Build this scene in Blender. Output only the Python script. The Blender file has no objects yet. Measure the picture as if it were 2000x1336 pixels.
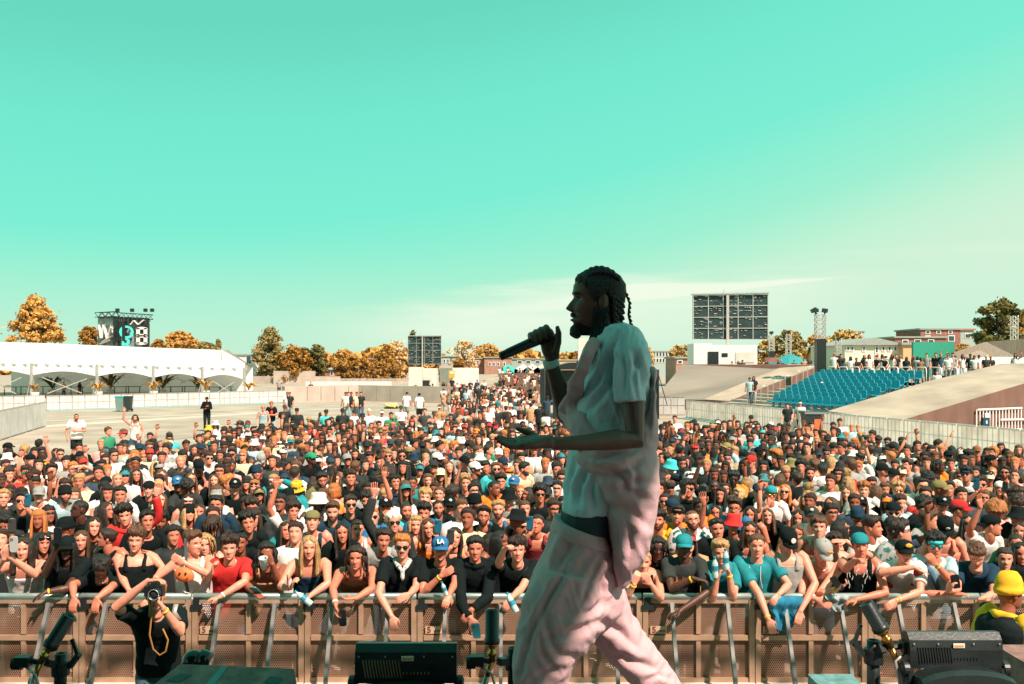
import bpy, math, random
import numpy as np
from math import sin, cos, pi, radians, sqrt, atan2
random.seed(11); RNG = np.random.default_rng(11)
C = bpy.context.scene.collection
SC = bpy.context.scene
F_PX, HOR, CAMZ = 1944.4, 710.0, 3.45
def P(px, py, Y):
    return np.array([(px-1000)/F_PX*Y, Y, CAMZ-(py-HOR)/F_PX*Y])
def gY(py, z=0.0):
    return (CAMZ-z)*F_PX/(py-HOR)
A_ = np.array
def unit(v):
    v = np.asarray(v, float); n = np.linalg.norm(v); return v/n if n > 1e-9 else v
# ------------------------------------------------------------------ noise
def _h(ix, iy, iz, s):
    n = (ix*374761393 + iy*668265263 + iz*2147483647 + s*1274126177).astype(np.int64) & 0xffffffff
    n = ((n ^ (n >> 13))*1274126177) & 0xffffffff
    n = ((n ^ (n >> 16))*2246822519) & 0xffffffff
    return ((n ^ (n >> 15)) & 0xffff)/32767.5-1.0
def vnoise(Pt, f, s=0):
    q = np.asarray(Pt)*f; i = np.floor(q).astype(np.int64); u = q-i; u = u*u*(3-2*u)
    o = 0
    for dx in (0, 1):
        wx = u[:, 0] if dx else 1-u[:, 0]
        for dy in (0, 1):
            wy = u[:, 1] if dy else 1-u[:, 1]
            for dz in (0, 1):
                wz = u[:, 2] if dz else 1-u[:, 2]
                o = o+wx*wy*wz*_h(i[:, 0]+dx, i[:, 1]+dy, i[:, 2]+dz, s)
    return o
# ------------------------------------------------------------------ mesh builder
class G:
    def __init__(s): s.V = []; s.F = []; s.M = []; s.n = 0
    def add(s, V, Fs, m=0):
        V = np.asarray(V, float).reshape(-1, 3); s.V.append(V)
        for f in Fs: s.F.append([i+s.n for i in f])
        if isinstance(m, (list, np.ndarray)): s.M.extend(int(k) for k in m)
        else: s.M.extend([m]*len(Fs))
        s.n += len(V); return s
    def verts(s): return np.concatenate(s.V) if s.V else np.zeros((0, 3))
    def box(s, c, d, m=0, R=None):
        c = A_(c, float); d = A_(d, float)/2
        v = A_([[x, y, z] for x in (-1, 1) for y in (-1, 1) for z in (-1, 1)])*d
        if R is not None: v = v@np.asarray(R).T
        return s.add(v+c, [[0, 1, 3, 2], [4, 6, 7, 5], [0, 4, 5, 1], [2, 3, 7, 6], [0, 2, 6, 4], [1, 5, 7, 3]], m)
    def bar(s, a, b, w, h=None, m=0):
        a = A_(a, float); b = A_(b, float); h = h or w; t = unit(b-a)
        ref = A_([0, 0, 1.]) if abs(t[2]) < .9 else A_([0, 1., 0])
        u = unit(np.cross(t, ref)); v = np.cross(t, u)
        return s.box((a+b)/2, (np.linalg.norm(b-a), w, h), m, np.stack([t, u, v], 1))
    def tube(s, Pts, R, n=8, m=0, flat=None, cap=True, ref=None):
        V, Fs = tube(Pts, R, n, cap, flat, ref); return s.add(V, Fs, m)
    def rings(s, Rg, m=0, cap=True):
        V, Fs = rings(Rg, cap); return s.add(V, Fs, m)
    def prism(s, poly, off, m=0):
        poly = np.asarray(poly, float); n = len(poly); v = np.concatenate([poly, poly+A_(off, float)])
        return s.add(v, [list(range(n))[::-1], list(range(n, 2*n))]+[[i, (i+1) % n, n+(i+1) % n, n+i] for i in range(n)], m)
    def lathe(s, prof, c, n=16, m=0, R=None):
        Rg = []
        for r, z in prof:
            v = A_([[r*cos(2*pi*k/n), r*sin(2*pi*k/n), z] for k in range(n)])
            if R is not None: v = v@np.asarray(R).T
            Rg.append(v+A_(c, float))
        return s.rings(Rg, m)
def rings(Rg, cap=True):
    n = len(Rg[0]); k = len(Rg); V = np.concatenate(Rg); Fs = []
    for i in range(k-1):
        a = i*n; b = a+n
        for j in range(n):
            j2 = (j+1) % n; Fs.append([a+j, a+j2, b+j2, b+j])
    if cap: Fs.append(list(range(n))[::-1]); Fs.append(list(range((k-1)*n, k*n)))
    return V, Fs
def tube(Pts, R, n=8, cap=True, flat=None, ref=None):
    Pts = np.asarray(Pts, float); k = len(Pts); R = np.asarray(R, float)
    if R.ndim == 0: R = np.full(k, float(R))
    T = np.gradient(Pts, axis=0)
    T = T/np.maximum(np.linalg.norm(T, axis=1, keepdims=True), 1e-9)
    r0 = A_(ref, float) if ref is not None else (A_([0, 1., 0]) if abs(T[0][1]) < .8 else A_([1., 0, 0]))
    u = unit(r0-T[0]*np.dot(r0, T[0])); Rg = []; an = np.arange(n)*2*pi/n
    for i in range(k):
        u = unit(u-T[i]*np.dot(u, T[i])); v = np.cross(T[i], u)
        f = 1.0 if flat is None else flat
        Rg.append(Pts[i]+R[i]*(np.cos(an)[:, None]*u*f+np.sin(an)[:, None]*v))
    return rings(Rg, cap)
def ell_ring(c, a, b, n=16, e=2.0):
    an = np.arange(n)*2*pi/n; ca, sa = np.cos(an), np.sin(an)
    x = np.sign(ca)*np.abs(ca)**(2/e); y = np.sign(sa)*np.abs(sa)**(2/e)
    return A_(c)+x[:, None]*A_(a)+y[:, None]*A_(b)
def normals(V, Fs):
    N = np.zeros_like(V); Q = np.asarray([f if len(f) == 4 else [f[0], f[1], f[2], f[2]] for f in Fs if len(f) <= 4])
    fn = np.cross(V[Q[:, 2]]-V[Q[:, 0]], V[Q[:, 3]]-V[Q[:, 1]])
    for k in range(4): np.add.at(N, Q[:, k], fn)
    return N/np.maximum(np.linalg.norm(N, axis=1, keepdims=True), 1e-9)
_tmp = None
def remesh(V, Fs, voxel, smooth=4):
    global _tmp
    if _tmp is None: _tmp = bpy.data.scenes.new('temporary')
    me = bpy.data.meshes.new('t'); me.from_pydata(np.asarray(V).tolist(), [], [list(f) for f in Fs]); me.update()
    o = bpy.data.objects.new('t', me); _tmp.collection.objects.link(o)
    md = o.modifiers.new('r', 'REMESH'); md.mode = 'VOXEL'; md.voxel_size = voxel; md.adaptivity = 0
    if smooth:
        sm = o.modifiers.new('s', 'SMOOTH'); sm.factor = .5; sm.iterations = smooth
    _tmp.view_layers[0].update(); dg = _tmp.view_layers[0].depsgraph
    ev = o.evaluated_get(dg); m2 = ev.to_mesh()
    nv = len(m2.vertices); co = np.empty(nv*3); m2.vertices.foreach_get('co', co)
    F2 = [list(p.vertices) for p in m2.polygons]
    ev.to_mesh_clear(); bpy.data.objects.remove(o); bpy.data.meshes.remove(me)
    return co.reshape(-1, 3), F2
def mesh_of(name, V, Fs, mats, M=None, smooth=True):
    me = bpy.data.meshes.new(name); me.from_pydata(np.asarray(V).tolist(), [], [list(map(int, f)) for f in Fs])
    for m in (mats if isinstance(mats, (list, tuple)) else [mats]): me.materials.append(m)
    if M is not None: me.polygons.foreach_set('material_index', np.asarray(M, dtype=np.int32))
    me.polygons.foreach_set('use_smooth', np.full(len(me.polygons), bool(smooth)))
    me.update(); return me
def link(name, me, parent=None, loc=(0, 0, 0), color=None):
    o = bpy.data.objects.new(name, me); C.objects.link(o); o.location = tuple(loc)
    if parent is not None: o.parent = parent
    if color is not None: o.color = (*color, 1)
    return o
def obj(name, g, mats, parent=None, loc=(0, 0, 0), smooth=False, color=None):
    """links a builder as ONE object; vertices are given in world space when loc is the thing's base"""
    V = g.verts()-A_(loc, float)
    return link(name, mesh_of(name, V, g.F, mats, g.M, smooth), parent, (0, 0, 0) if parent is not None else loc, color)
def empty(name, loc=(0, 0, 0)):
    o = bpy.data.objects.new(name, None); C.objects.link(o); o.location = tuple(loc); o.empty_display_size = .2; return o
def tag(o, label, cat=None, group=None, kind=None):
    if label: o['label'] = label
    if cat: o['category'] = cat
    if group: o['group'] = group
    if kind: o['kind'] = kind
    return o
def part(name, g, mats, thing, smooth=False, color=None):
    t = thing; off = A_([0, 0, 0.])
    while t is not None: off = off+A_(t.location); t = t.parent
    return link(name, mesh_of(name, g.verts()-off, g.F, mats, g.M, smooth), thing, (0, 0, 0), color)
def copy_tree(o, parent=None):
    c = o.copy(); C.objects.link(c); c.parent = parent
    for ch in list(o.children): copy_tree(ch, c)
    return c
def text_mesh(s, size, depth=.004, bold=0):
    cu = bpy.data.curves.new('t', 'FONT'); cu.body = s; cu.size = size; cu.extrude = depth; cu.offset = bold
    cu.align_x = 'CENTER'; cu.align_y = 'CENTER'; cu.resolution_u = 3
    o = bpy.data.objects.new('t', cu)
    global _tmp
    if _tmp is None: _tmp = bpy.data.scenes.new('temporary')
    _tmp.collection.objects.link(o); _tmp.view_layers[0].update(); dg = _tmp.view_layers[0].depsgraph
    m2 = o.evaluated_get(dg).to_mesh(); V = A_([v.co[:] for v in m2.vertices]); Fs = [list(p.vertices) for p in m2.polygons]
    o.evaluated_get(dg).to_mesh_clear(); bpy.data.objects.remove(o); return V, Fs
def add_text(g, s, size, c, right=(1, 0, 0), up=(0, 0, 1), m=0, depth=.004, bold=0):
    V, Fs = text_mesh(s, size, depth, bold); r = unit(A_(right, float)); u = unit(A_(up, float)); n = np.cross(r, u)
    g.add(A_(c)+V[:, :1]*r+V[:, 1:2]*u+V[:, 2:3]*n, Fs, m)
# ------------------------------------------------------------------ materials
def newmat(name):
    m = bpy.data.materials.new(name); m.use_nodes = True; nt = m.node_tree
    return m, nt, nt.nodes, nt.links, nt.nodes['Principled BSDF']
def mat(name, col, rough=.7, metal=0., var=.12, scale=6., bump=0., col2=None, detail=4, stretch=None, bscale=None, coat=0):
    m, nt, N, L, b = newmat(name)
    b.inputs['Roughness'].default_value = rough; b.inputs['Metallic'].default_value = metal
    if coat: b.inputs['Coat Weight'].default_value = coat
    tc = N.new('ShaderNodeTexCoord'); no = N.new('ShaderNodeTexNoise'); no.inputs['Scale'].default_value = scale; no.inputs['Detail'].default_value = detail
    src = tc.outputs['Object']
    if stretch:
        mp = N.new('ShaderNodeMapping'); mp.inputs['Scale'].default_value = stretch; L.new(src, mp.inputs[0]); src = mp.outputs[0]
    L.new(src, no.inputs['Vector'])
    rp = N.new('ShaderNodeValToRGB'); c1 = A_(col); c2 = A_(col2) if col2 is not None else c1
    rp.color_ramp.elements[0].position = .3; rp.color_ramp.elements[1].position = .7
    rp.color_ramp.elements[0].color = (*np.clip(c1*(1-var), 0, 1), 1); rp.color_ramp.elements[1].color = (*np.clip(c2*(1+var), 0, 1), 1)
    L.new(no.outputs['Fac'], rp.inputs[0]); L.new(rp.outputs[0], b.inputs['Base Color'])
    if bump:
        bp = N.new('ShaderNodeBump'); bp.inputs['Strength'].default_value = bump; bp.inputs['Distance'].default_value = .02
        n2 = N.new('ShaderNodeTexNoise'); n2.inputs['Scale'].default_value = bscale or scale*6; n2.inputs['Detail'].default_value = 3
        L.new(src, n2.inputs['Vector']); L.new(n2.outputs['Fac'], bp.inputs['Height']); L.new(bp.outputs[0], b.inputs['Normal'])
    return m
def objmat(name, rough, mul=(1, 1, 1), var=.15, scale=18., bump=0., bscale=60., kind=None, stretch=(1, 1, 1), c2=(.01, .015, .015), spec=.5):
    """material whose colour is the object's own colour (one material for many shirts, hair, skins)"""
    m, nt, N, L, b = newmat(name); b.inputs['Roughness'].default_value = rough; b.inputs['Specular IOR Level'].default_value = spec
    oi = N.new('ShaderNodeObjectInfo'); tc = N.new('ShaderNodeTexCoord'); mp = N.new('ShaderNodeMapping'); mp.inputs['Scale'].default_value = stretch
    L.new(tc.outputs['Object'], mp.inputs[0]); no = N.new('ShaderNodeTexNoise'); no.inputs['Scale'].default_value = scale; no.inputs['Detail'].default_value = 4
    L.new(mp.outputs[0], no.inputs['Vector'])
    rp = N.new('ShaderNodeValToRGB'); e = rp.color_ramp.elements; e[0].position = .3; e[1].position = .7
    e[0].color = (*(A_(mul)*(1-var)), 1); e[1].color = (*np.clip(A_(mul)*(1+var), 0, 4), 1); L.new(no.outputs['Fac'], rp.inputs[0])
    mx = N.new('ShaderNodeMix'); mx.data_type = 'RGBA'; mx.blend_type = 'MULTIPLY'; mx.inputs[0].default_value = 1
    L.new(oi.outputs['Color'], mx.inputs[6]); L.new(rp.outputs[0], mx.inputs[7]); out = mx.outputs[2]
    if kind:
        if kind == 'stripe':
            w = N.new('ShaderNodeTexWave'); w.bands_direction = 'Z'; w.inputs['Scale'].default_value = 4.2; w.inputs['Distortion'].default_value = .6; L.new(tc.outputs['Object'], w.inputs[0]); f = w.outputs['Fac']
        elif kind == 'floral':
            w = N.new('ShaderNodeTexNoise'); w.inputs['Scale'].default_value = 17; w.inputs['Detail'].default_value = 1; L.new(tc.outputs['Object'], w.inputs[0]); f = w.outputs['Fac']
        else:
            w = N.new('ShaderNodeTexBrick'); w.inputs['Scale'].default_value = 9; L.new(tc.outputs['Object'], w.inputs[0]); f = w.outputs['Fac']
        r2 = N.new('ShaderNodeValToRGB'); r2.color_ramp.interpolation = 'CONSTANT'; r2.color_ramp.elements[1].position = .55
        L.new(f, r2.inputs[0]); m2 = N.new('ShaderNodeMix'); m2.data_type = 'RGBA'; L.new(r2.outputs[0], m2.inputs[0])
        L.new(out, m2.inputs[6]); m2.inputs[7].default_value = (*c2, 1); out = m2.outputs[2]
    L.new(out, b.inputs['Base Color'])
    if bump:
        bp = N.new('ShaderNodeBump'); bp.inputs['Strength'].default_value = bump; bp.inputs['Distance'].default_value = .01
        n2 = N.new('ShaderNodeTexNoise'); n2.inputs['Scale'].default_value = bscale; n2.inputs['Detail'].default_value = 3
        L.new(mp.outputs[0], n2.inputs['Vector']); L.new(n2.outputs['Fac'], bp.inputs['Height']); L.new(bp.outputs[0], b.inputs['Normal'])
    return m
M = {}
M['skin'] = objmat('skin', .48, var=.10, scale=30, bump=.12, bscale=120)
M['eye'] = objmat('eye', .25, mul=(.10, .09, .09), var=.05)
M['brow'] = objmat('brow', .8, mul=(.22, .2, .2), var=.1)
M['lip'] = objmat('lip', .4, mul=(.72, .42, .42), var=.05)
M['beard'] = objmat('beard', .85, mul=(.13, .12, .12), var=.4, scale=90)
M['sclera'] = mat('sclera', (.55, .55, .5), .3)
SKINM = [M['skin'], M['eye'], M['brow'], M['lip'], M['beard']]
M['cloth'] = objmat('cloth', .92, var=.16, scale=9, bump=.4, bscale=28, spec=.12)
M['stripe'] = objmat('striped_cloth', .9, kind='stripe', bump=.3, bscale=28, spec=.2)
M['floral'] = objmat('floral_cloth', .9, kind='floral', bump=.3, bscale=28, c2=(.02, .13, .14), spec=.2)
M['plaid'] = objmat('plaid_cloth', .9, kind='plaid', bump=.3, bscale=28, c2=(.03, .06, .06), spec=.2)
M['hair'] = objmat('hair', .55, var=.45, scale=26, bump=.9, bscale=70, stretch=(2.2, 2.2, .5))
M['denim'] = mat('denim', (.06, .13, .2), .9, var=.3)
M['dark_trousers'] = mat('dark_trousers', (.012, .018, .02), .9)
M['shoe'] = mat('shoe', (.35, .36, .34), .6)
M['lens'] = mat('lens', (.006, .012, .014), .06, var=.02)
M['lens_gold'] = mat('lens_gold', (.5, .2, .02), .08, metal=.6)
M['lens_mirror'] = mat('lens_mirror', (.05, .4, .45), .05, metal=.8)
M['band'] = mat('wristband_yellow', (.85, .5, .03), .6)
M['white_band'] = mat('wristband_white', (.7, .72, .68), .6)
M['phone'] = mat('phone_black', (.012, .016, .018), .2)
M['phone_case'] = objmat('phone_case', .3, var=.05)
M['glassy'] = mat('phone_glass', (.02, .03, .035), .05)
M['bottle'] = mat('bottle_plastic', (.45, .62, .62), .08, var=.2, scale=20)
M['bottle_cap'] = mat('bottle_cap', (.02, .25, .38), .4)
M['label_white'] = mat('label_white', (.75, .68, .66), .6)
M['concrete'] = mat('concrete', (.46, .36, .31), .9, var=.14, scale=.8, bump=.3)
M['pale_panel'] = mat('pale_panel', (.64, .55, .50), .8, var=.10, scale=1.5)
M['white_paint'] = mat('white_paint', (.78, .68, .67), .6, var=.05, scale=3)
M['tent'] = mat('tent_vinyl', (.88, .80, .80), .5, var=.04, scale=.7)
_t = M['tent'].node_tree; _b = _t.nodes['Principled BSDF']; _tr = _t.nodes.new('ShaderNodeBsdfTranslucent'); _tr.inputs[0].default_value = (.8, .74, .70, 1); _mx = _t.nodes.new('ShaderNodeMixShader'); _mx.inputs[0].default_value = .22; _t.links.new(_b.outputs[0], _mx.inputs[1]); _t.links.new(_tr.outputs[0], _mx.inputs[2]); _t.links.new(_mx.outputs[0], _t.nodes['Material Output'].inputs[0])
M['steel'] = mat('galvanised_steel', (.55, .48, .46), .42, metal=.5, var=.15, scale=9)
M['alu'] = mat('aluminium', (.66, .58, .56), .35, metal=.7, var=.12, scale=8)
M['black_metal'] = mat('black_metal', (.010, .014, .016), .45, var=.3, scale=8)
M['black_plastic'] = mat('black_plastic', (.012, .017, .018), .38, var=.3, scale=14, bump=.06)
M['brass'] = mat('brass', (.55, .28, .08), .3, metal=.9, var=.2, scale=20)
# ------------------------------------------------------------------ people: head
_Z = A_([-.118, -.106, -.086, -.06, -.03, 0, .03, .06, .09, .108, .118])
_W = A_([.004, .032, .050, .060, .067, .072, .076, .075, .061, .037, .002])
_FR = A_([.058, .085, .091, .090, .090, .088, .094, .091, .071, .041, .002])
_BK = A_([-.050, -.02, .022, .062, .084, .094, .100, .098, .077, .043, .002])
_HW = A_([0.0, 0, 0, 0, 0, 0, 0, 0, 0, 0, 0])
def head_base(a, z):
    w = np.interp(z, _Z, _W); f = np.interp(z, _Z, _FR); b = np.interp(z, _Z, _BK)
    s, c = np.sin(a), np.cos(a)
    x = w*np.sign(s)*np.abs(s)**.88; y = np.where(c > 0, -f*np.abs(c)**.9, b*np.abs(c)**.95)
    return np.stack([x, y, z], -1)
def ss_(x): x = np.clip(x, 0, 1); return x*x*(3-2*x)
def gs(x, m, s): return np.exp(-((x-m)/s)**2)
def head_face(a, z, wf=1.0, nose=1.0, smile=0.):
    p = head_base(a, z); x, y = p[..., 0].copy(), p[..., 1].copy(); fr = np.cos(a) > 0
    ax = np.abs(x)
    nz = np.clip((.026-z)/.052, 0, 1)*ss_((z+.049)/.020)
    d = .0275*nose*nz*gs(x, 0, .0085+.0095*np.clip((.02-z)/.06, 0, 1))
    d = d-.0125*gs(ax, .031, .015)*gs(z, .007, .0105)+.004*gs(ax, .026, .02)*gs(z, .028, .008)
    d = d+.0045*gs(ax, .040, .017)*gs(z, -.028, .016)
    d = d+.0075*gs(x, 0, .019)*(gs(z, -.0575, .0055)+gs(z, -.0705, .0065))-.004*gs(x, 0, .024)*gs(z, -.064, .0028)
    d = d-.004*gs(x, 0, .02)*gs(z, -.083, .006)+.006*gs(x, 0, .017)*gs(z, -.100, .009)
    y = np.where(fr, y-d, y); p[..., 1] = y; p[..., 0] = x*wf
    return p
def head_grid(nu, nv):
    u = np.arange(nu)/nu*2*pi; a = u-.42*np.sin(u)
    e = (np.arange(nv)+.5)/nv*pi-pi/2; z = .118*(.45*np.sin(e)+.55*e/(pi/2))
    Z, Aa = np.meshgrid(z, a, indexing='ij'); return Aa, Z
def grid_faces(nv, nu, wrap=True, flip=False):
    Fs = []
    for i in range(nv-1):
        for j in range(nu if wrap else nu-1):
            j2 = (j+1) % nu; q = [i*nu+j, i*nu+j2, (i+1)*nu+j2, (i+1)*nu+j]; Fs.append(q[::-1] if flip else q)
    return Fs
def face_mat(c, beard=0, smile=0.):
    x, y, z = c[:, 0], c[:, 1], c[:, 2]; ax = np.abs(x); m = np.zeros(len(c), int); fr = y < -.035
    if beard:
        j = fr | (ax > .03)
        bz = np.clip(-.052+ (ax/.07)**2*.045, -.06, .0)
        if beard == 1: m[(z < bz) & (y < .012) & (z > -.125)] = 4
        if beard == 2: m[fr & (ax < .027) & (z < -.044)] = 4
        if beard == 3: m[fr & (ax < .026) & (z < -.044) & (z > -.055)] = 4
    lipz = -.064+smile*.25*(ax/.022)**2*.02
    m[fr & (ax < .022) & (np.abs(z-lipz) < .0085-.004*(ax/.022))] = 3
    m[fr & (ax > .013) & (ax < .050) & (np.abs(z-(.0265-.10*np.maximum(ax-.032, 0))) < .0045)] = 2
    m[fr & (((ax-.0315)/.0145)**2+((z-.0065)/.0058)**2 < 1)] = 1
    return m
def rotz(t): return A_([[cos(t), -sin(t), 0], [sin(t), cos(t), 0], [0, 0, 1]])
def rotx(t): return A_([[1, 0, 0], [0, cos(t), -sin(t)], [0, sin(t), cos(t)]])
def roty(t): return A_([[cos(t), 0, sin(t)], [0, 1, 0], [-sin(t), 0, cos(t)]])
# ------------------------------------------------------------------ people: hair and hats in head space
def ss(x): x = np.clip(x, 0, 1); return x*x*(3-2*x)
def hairline(a, back=-.075):
    aa = np.abs((a+pi) % (2*pi)-pi)
    return np.interp(aa, [0, .35, .7, 1.05, 1.3, 1.55, 1.75, 2.1, 2.6, pi], [.068, .066, .056, .038, -.008, -.014, .004, -.035, back+.01, back])
def hair_shell(nu, nv, top, side, namp=.0, nf=40, seed=0, back=-.075, fringe=0., lift=0., jag=.009, part_=0.):
    Aa, Z0 = head_grid(nu, nv)
    a1 = (Aa+pi) % (2*pi)-pi; jq = np.stack([a1.ravel()*7, a1.ravel()*0+seed*.7, a1.ravel()*0], 1)
    hl = hairline(Aa, back)-fringe*gs(a1, 0, .8)+part_*gs(a1, 0, .22)+jag*(vnoise(jq, 1.0, seed)+.6*vnoise(jq, 2.7, seed+2)).reshape(Aa.shape)
    t = np.linspace(0, 1, nv)[:, None]; Zt = hl+(.1178-hl)*(1-(1-t)**1.25)     # rows from hairline to crown
    p = head_base(Aa, Zt); m = ss(t/.30)*np.ones_like(Zt)
    th = side+(top-side)*ss((Zt-.02)/.07); ctr = A_([0, .004, -.01]); d = p-ctr; d = d/np.linalg.norm(d, axis=-1, keepdims=True)
    q = p.reshape(-1, 3); nz = (vnoise(q, nf, seed)*.55+vnoise(q, nf*2.1, seed+5)*.4).reshape(Zt.shape)
    sq = np.stack([Aa.ravel()*5.5+vnoise(q, 12, seed)*1.6, (t*np.ones_like(Aa)).ravel()*1.6, Aa.ravel()*0+seed], 1); nz = nz+.75*vnoise(sq, 1.6, seed+8).reshape(Zt.shape)
    off = (th*m-.004*(1-m))+nz*namp*m
    p = p+d*off[..., None]; p[..., 1] -= lift*ss((Zt-.05)/.06)*m*gs(((Aa+pi) % (2*pi)-pi), 0, 1.1)
    V = p.reshape(-1, 3); Fs = grid_faces(nv, nu); Fs.append(list(range((nv-1)*nu, nv*nu)))
    return V, Fs
def hair_curtain(g, n, m, length, seed, front=.95, wave=.0, thick=.028):
    a = np.linspace(front, 2*pi-front, n); s = np.linspace(0, 1, m)
    S, Aa = np.meshgrid(s, a, indexing='ij'); z = .075-(.075+length)*S
    zc = np.maximum(z, -.02); p = head_base(Aa, zc); p[..., 2] = z
    q = np.stack([Aa*3, S*2+seed, Aa*0+seed*3.1], -1).reshape(-1, 3)
    str_ = (vnoise(q*A_([3.2, .7, 1]), 2.2, seed)*.011+vnoise(q*A_([7, .8, 1]), 2.2, seed+1)*.006).reshape(S.shape)
    wv = wave*np.sin(S*14+Aa*2.5)*S
    rad = p[..., :2]/np.maximum(np.linalg.norm(p[..., :2], axis=-1, keepdims=True), 1e-6)
    sh = np.clip((z+.19)/-.1, 0, 1)
    o = (.016+thick*ss(S*2.5)*(1-.25*S))+str_*(.4+S)+wv
    outer = p.copy(); outer[..., :2] += rad*o[..., None]; outer[..., 1] += (.02*sh+.012*S)*np.where(np.cos(Aa) < .2, 1, -1.2)
    inner = p.copy(); inner[..., :2] += rad*(o*.15-.004)[..., None]; inner[..., 1] += (.02*sh+.012*S)*np.where(np.cos(Aa) < .2, 1, -1.2)
    tip = (vnoise(np.stack([a*6, a*0+seed, a*0], -1), 1.3, seed+3)*.03); outer[..., 2] += tip[None]*S**3; inner[..., 2] += tip[None]*S**3
    V = np.concatenate([outer.reshape(-1, 3), inner.reshape(-1, 3)]); k = n*m
    Fs = grid_faces(m, n, False, True)+[[i+k for i in f] for f in grid_faces(m, n, False, False)]
    bd = [j for j in range(n)]+[i*n+n-1 for i in range(1, m)]+[(m-1)*n+j for j in range(n-2, -1, -1)]+[i*n for i in range(m-2, 0, -1)]
    for i in range(len(bd)):
        x, y = bd[i], bd[(i+1) % len(bd)]; Fs.append([x, y, y+k, x+k])
    g.add(V, Fs)
def make_hair(style, nu, nv, seed):
    g = G(); r = random.Random(seed)
    if style == 's': g.add(*hair_shell(nu, nv, .026, .009, .014, 34, seed, lift=.008))
    elif style == 'q': g.add(*hair_shell(nu, nv, .036, .006, .017, 26, seed, lift=.018))      # swept / quiff
    elif style == 'm': g.add(*hair_shell(nu, nv, .030, .022, .018, 24, seed, back=-.095, fringe=.016, jag=.016))   # mop
    elif style == 'c': g.add(*hair_shell(int(nu*1.25), int(nv*1.25), .044, .02, .024, 44, seed, fringe=.014, jag=.014))
    elif style == 'z': g.add(*hair_shell(nu, nv, .005, .003, .001, 40, seed))
    elif style == 'a': g.add(*hair_shell(int(nu*1.25), int(nv*1.25), .085, .062, .018, 36, seed, back=-.06))
    elif style == 'b':
        g.add(*hair_shell(nu, nv, .013, .010, .004, 40, seed)); V, Fs = head_blob((0, .085, .075), .036, seed); g.add(V, Fs)
    elif style == 't':
        g.add(*hair_shell(nu, nv, .013, .010, .004, 40, seed))
        pts = [(0, .085, .03), (0, .125, .0), (0, .13, -.08), (.01, .115, -.17), (.0, .11, -.23)]; g.tube(pts, [.02, .028, .026, .02, .006], 7)
    elif style in 'lw':
        g.add(*hair_shell(nu, nv, .015, .012, .006, 30, seed, part_=.030)); hair_curtain(g, max(18, nu), max(7, nv//3), r.uniform(.21, .31), seed, r.uniform(.82, 1.0), .012 if style == 'w' else .003)
    elif style == 'h':    # chin-length
        g.add(*hair_shell(nu, nv, .024, .018, .008, 24, seed)); hair_curtain(g, max(18, nu), max(6, nv//4), .10, seed, .9, .006, .03)
    elif style == 'd':
        g.add(*hair_shell(nu, nv, .02, .014, .008, 60, seed))
        for k in range(34):
            a = r.uniform(.55, 2*pi-.55); z = r.uniform(.02, .10); p = head_base(A_(a), A_(z)); o = unit(p*A_([1, 1, .2]))
            L_ = r.uniform(.10, .27) if abs(a-pi) < 1.9 else r.uniform(.05, .11)
            g.tube([p, p+o*.03+A_([0, 0, -.01]), p+o*.042+A_([0, 0, -.4*L_]), p+o*.035+A_([r.uniform(-.02, .02), 0, -L_-.03])], [.009, .010, .009, .005], 5)
    return g
def head_blob(c, r, seed, n=9, m=7, amp=.15):
    e = np.linspace(-pi/2, pi/2, m); V = []
    for k in e:
        for j in range(n): V.append([cos(k)*cos(2*pi*j/n), cos(k)*sin(2*pi*j/n), sin(k)])
    V = A_(V); V = V*(1+amp*vnoise(V, 2.3, seed)[:, None])*r+A_(c); return V, grid_faces(m, n)
def cap_mesh(nu=18, nv=8, brim=1, seed=0):
    g = G(); Rg = []
    for k in range(nv):
        t = k/(nv-1); e = t*pi/2; w = cos(e)**.8 if t < 1 else .01
        Rg.append(ell_ring((0, .004, .045+.088*sin(e)**.95), (.091*w, 0, 0), (0, .112*w, 0), nu, 2.15))
    g.rings([Rg[0]+A_([0, 0, -.012])]+Rg)
    V, Fs = head_blob((0, .004, .134), .009, 1, 6, 4, 0); g.add(V, Fs)
    if brim:
        n = 11; a = np.linspace(-1.25, 1.25, n); V = []
        for s_, dz in ((0, 0), (.5, .003), (1, 0)):
            for q in a:
                V.append([sin(q)*(.088-.004*s_), -cos(q)*.098-(.076*s_*cos(q*.78)**.8), .042+.004-.020*s_-(sin(q)**2)*.020*(.4+s_*.8)+dz])
        V = A_(V); k = len(V); V2 = V-A_([0, 0, .006]); Fs = grid_faces(3, n, False)+[[i+k for i in f[::-1]] for f in grid_faces(3, n, False)]
        for i in range(n-1): Fs.append([2*n+i, 2*n+i+1, 2*n+i+1+k, 2*n+i+k])
        for e in (0, n-1): Fs += [[e, n+e, n+e+k, e+k], [n+e, 2*n+e, 2*n+e+k, n+e+k]]
        g.add(np.concatenate([V, V2]), Fs)
    return g
def bucket_mesh(nu=20):
    g = G(); Rg = []
    for rx, ry, z in ((.136, .156, -.012), (.128, .148, -.004), (.098, .116, .042), (.093, .110, .052), (.087, .103, .105), (.080, .094, .125), (.06, .07, .131), (.01, .01, .132)):
        Rg.append(ell_ring((0, .002, z), (rx, 0, 0), (0, ry, 0), nu))
    Rg = [ell_ring((0, .002, .036), (.092, 0, 0), (0, .11, 0), nu), ell_ring((0, .002, -.014), (.132, 0, 0), (0, .152, 0), nu)]+Rg
    g.rings(Rg); return g
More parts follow.
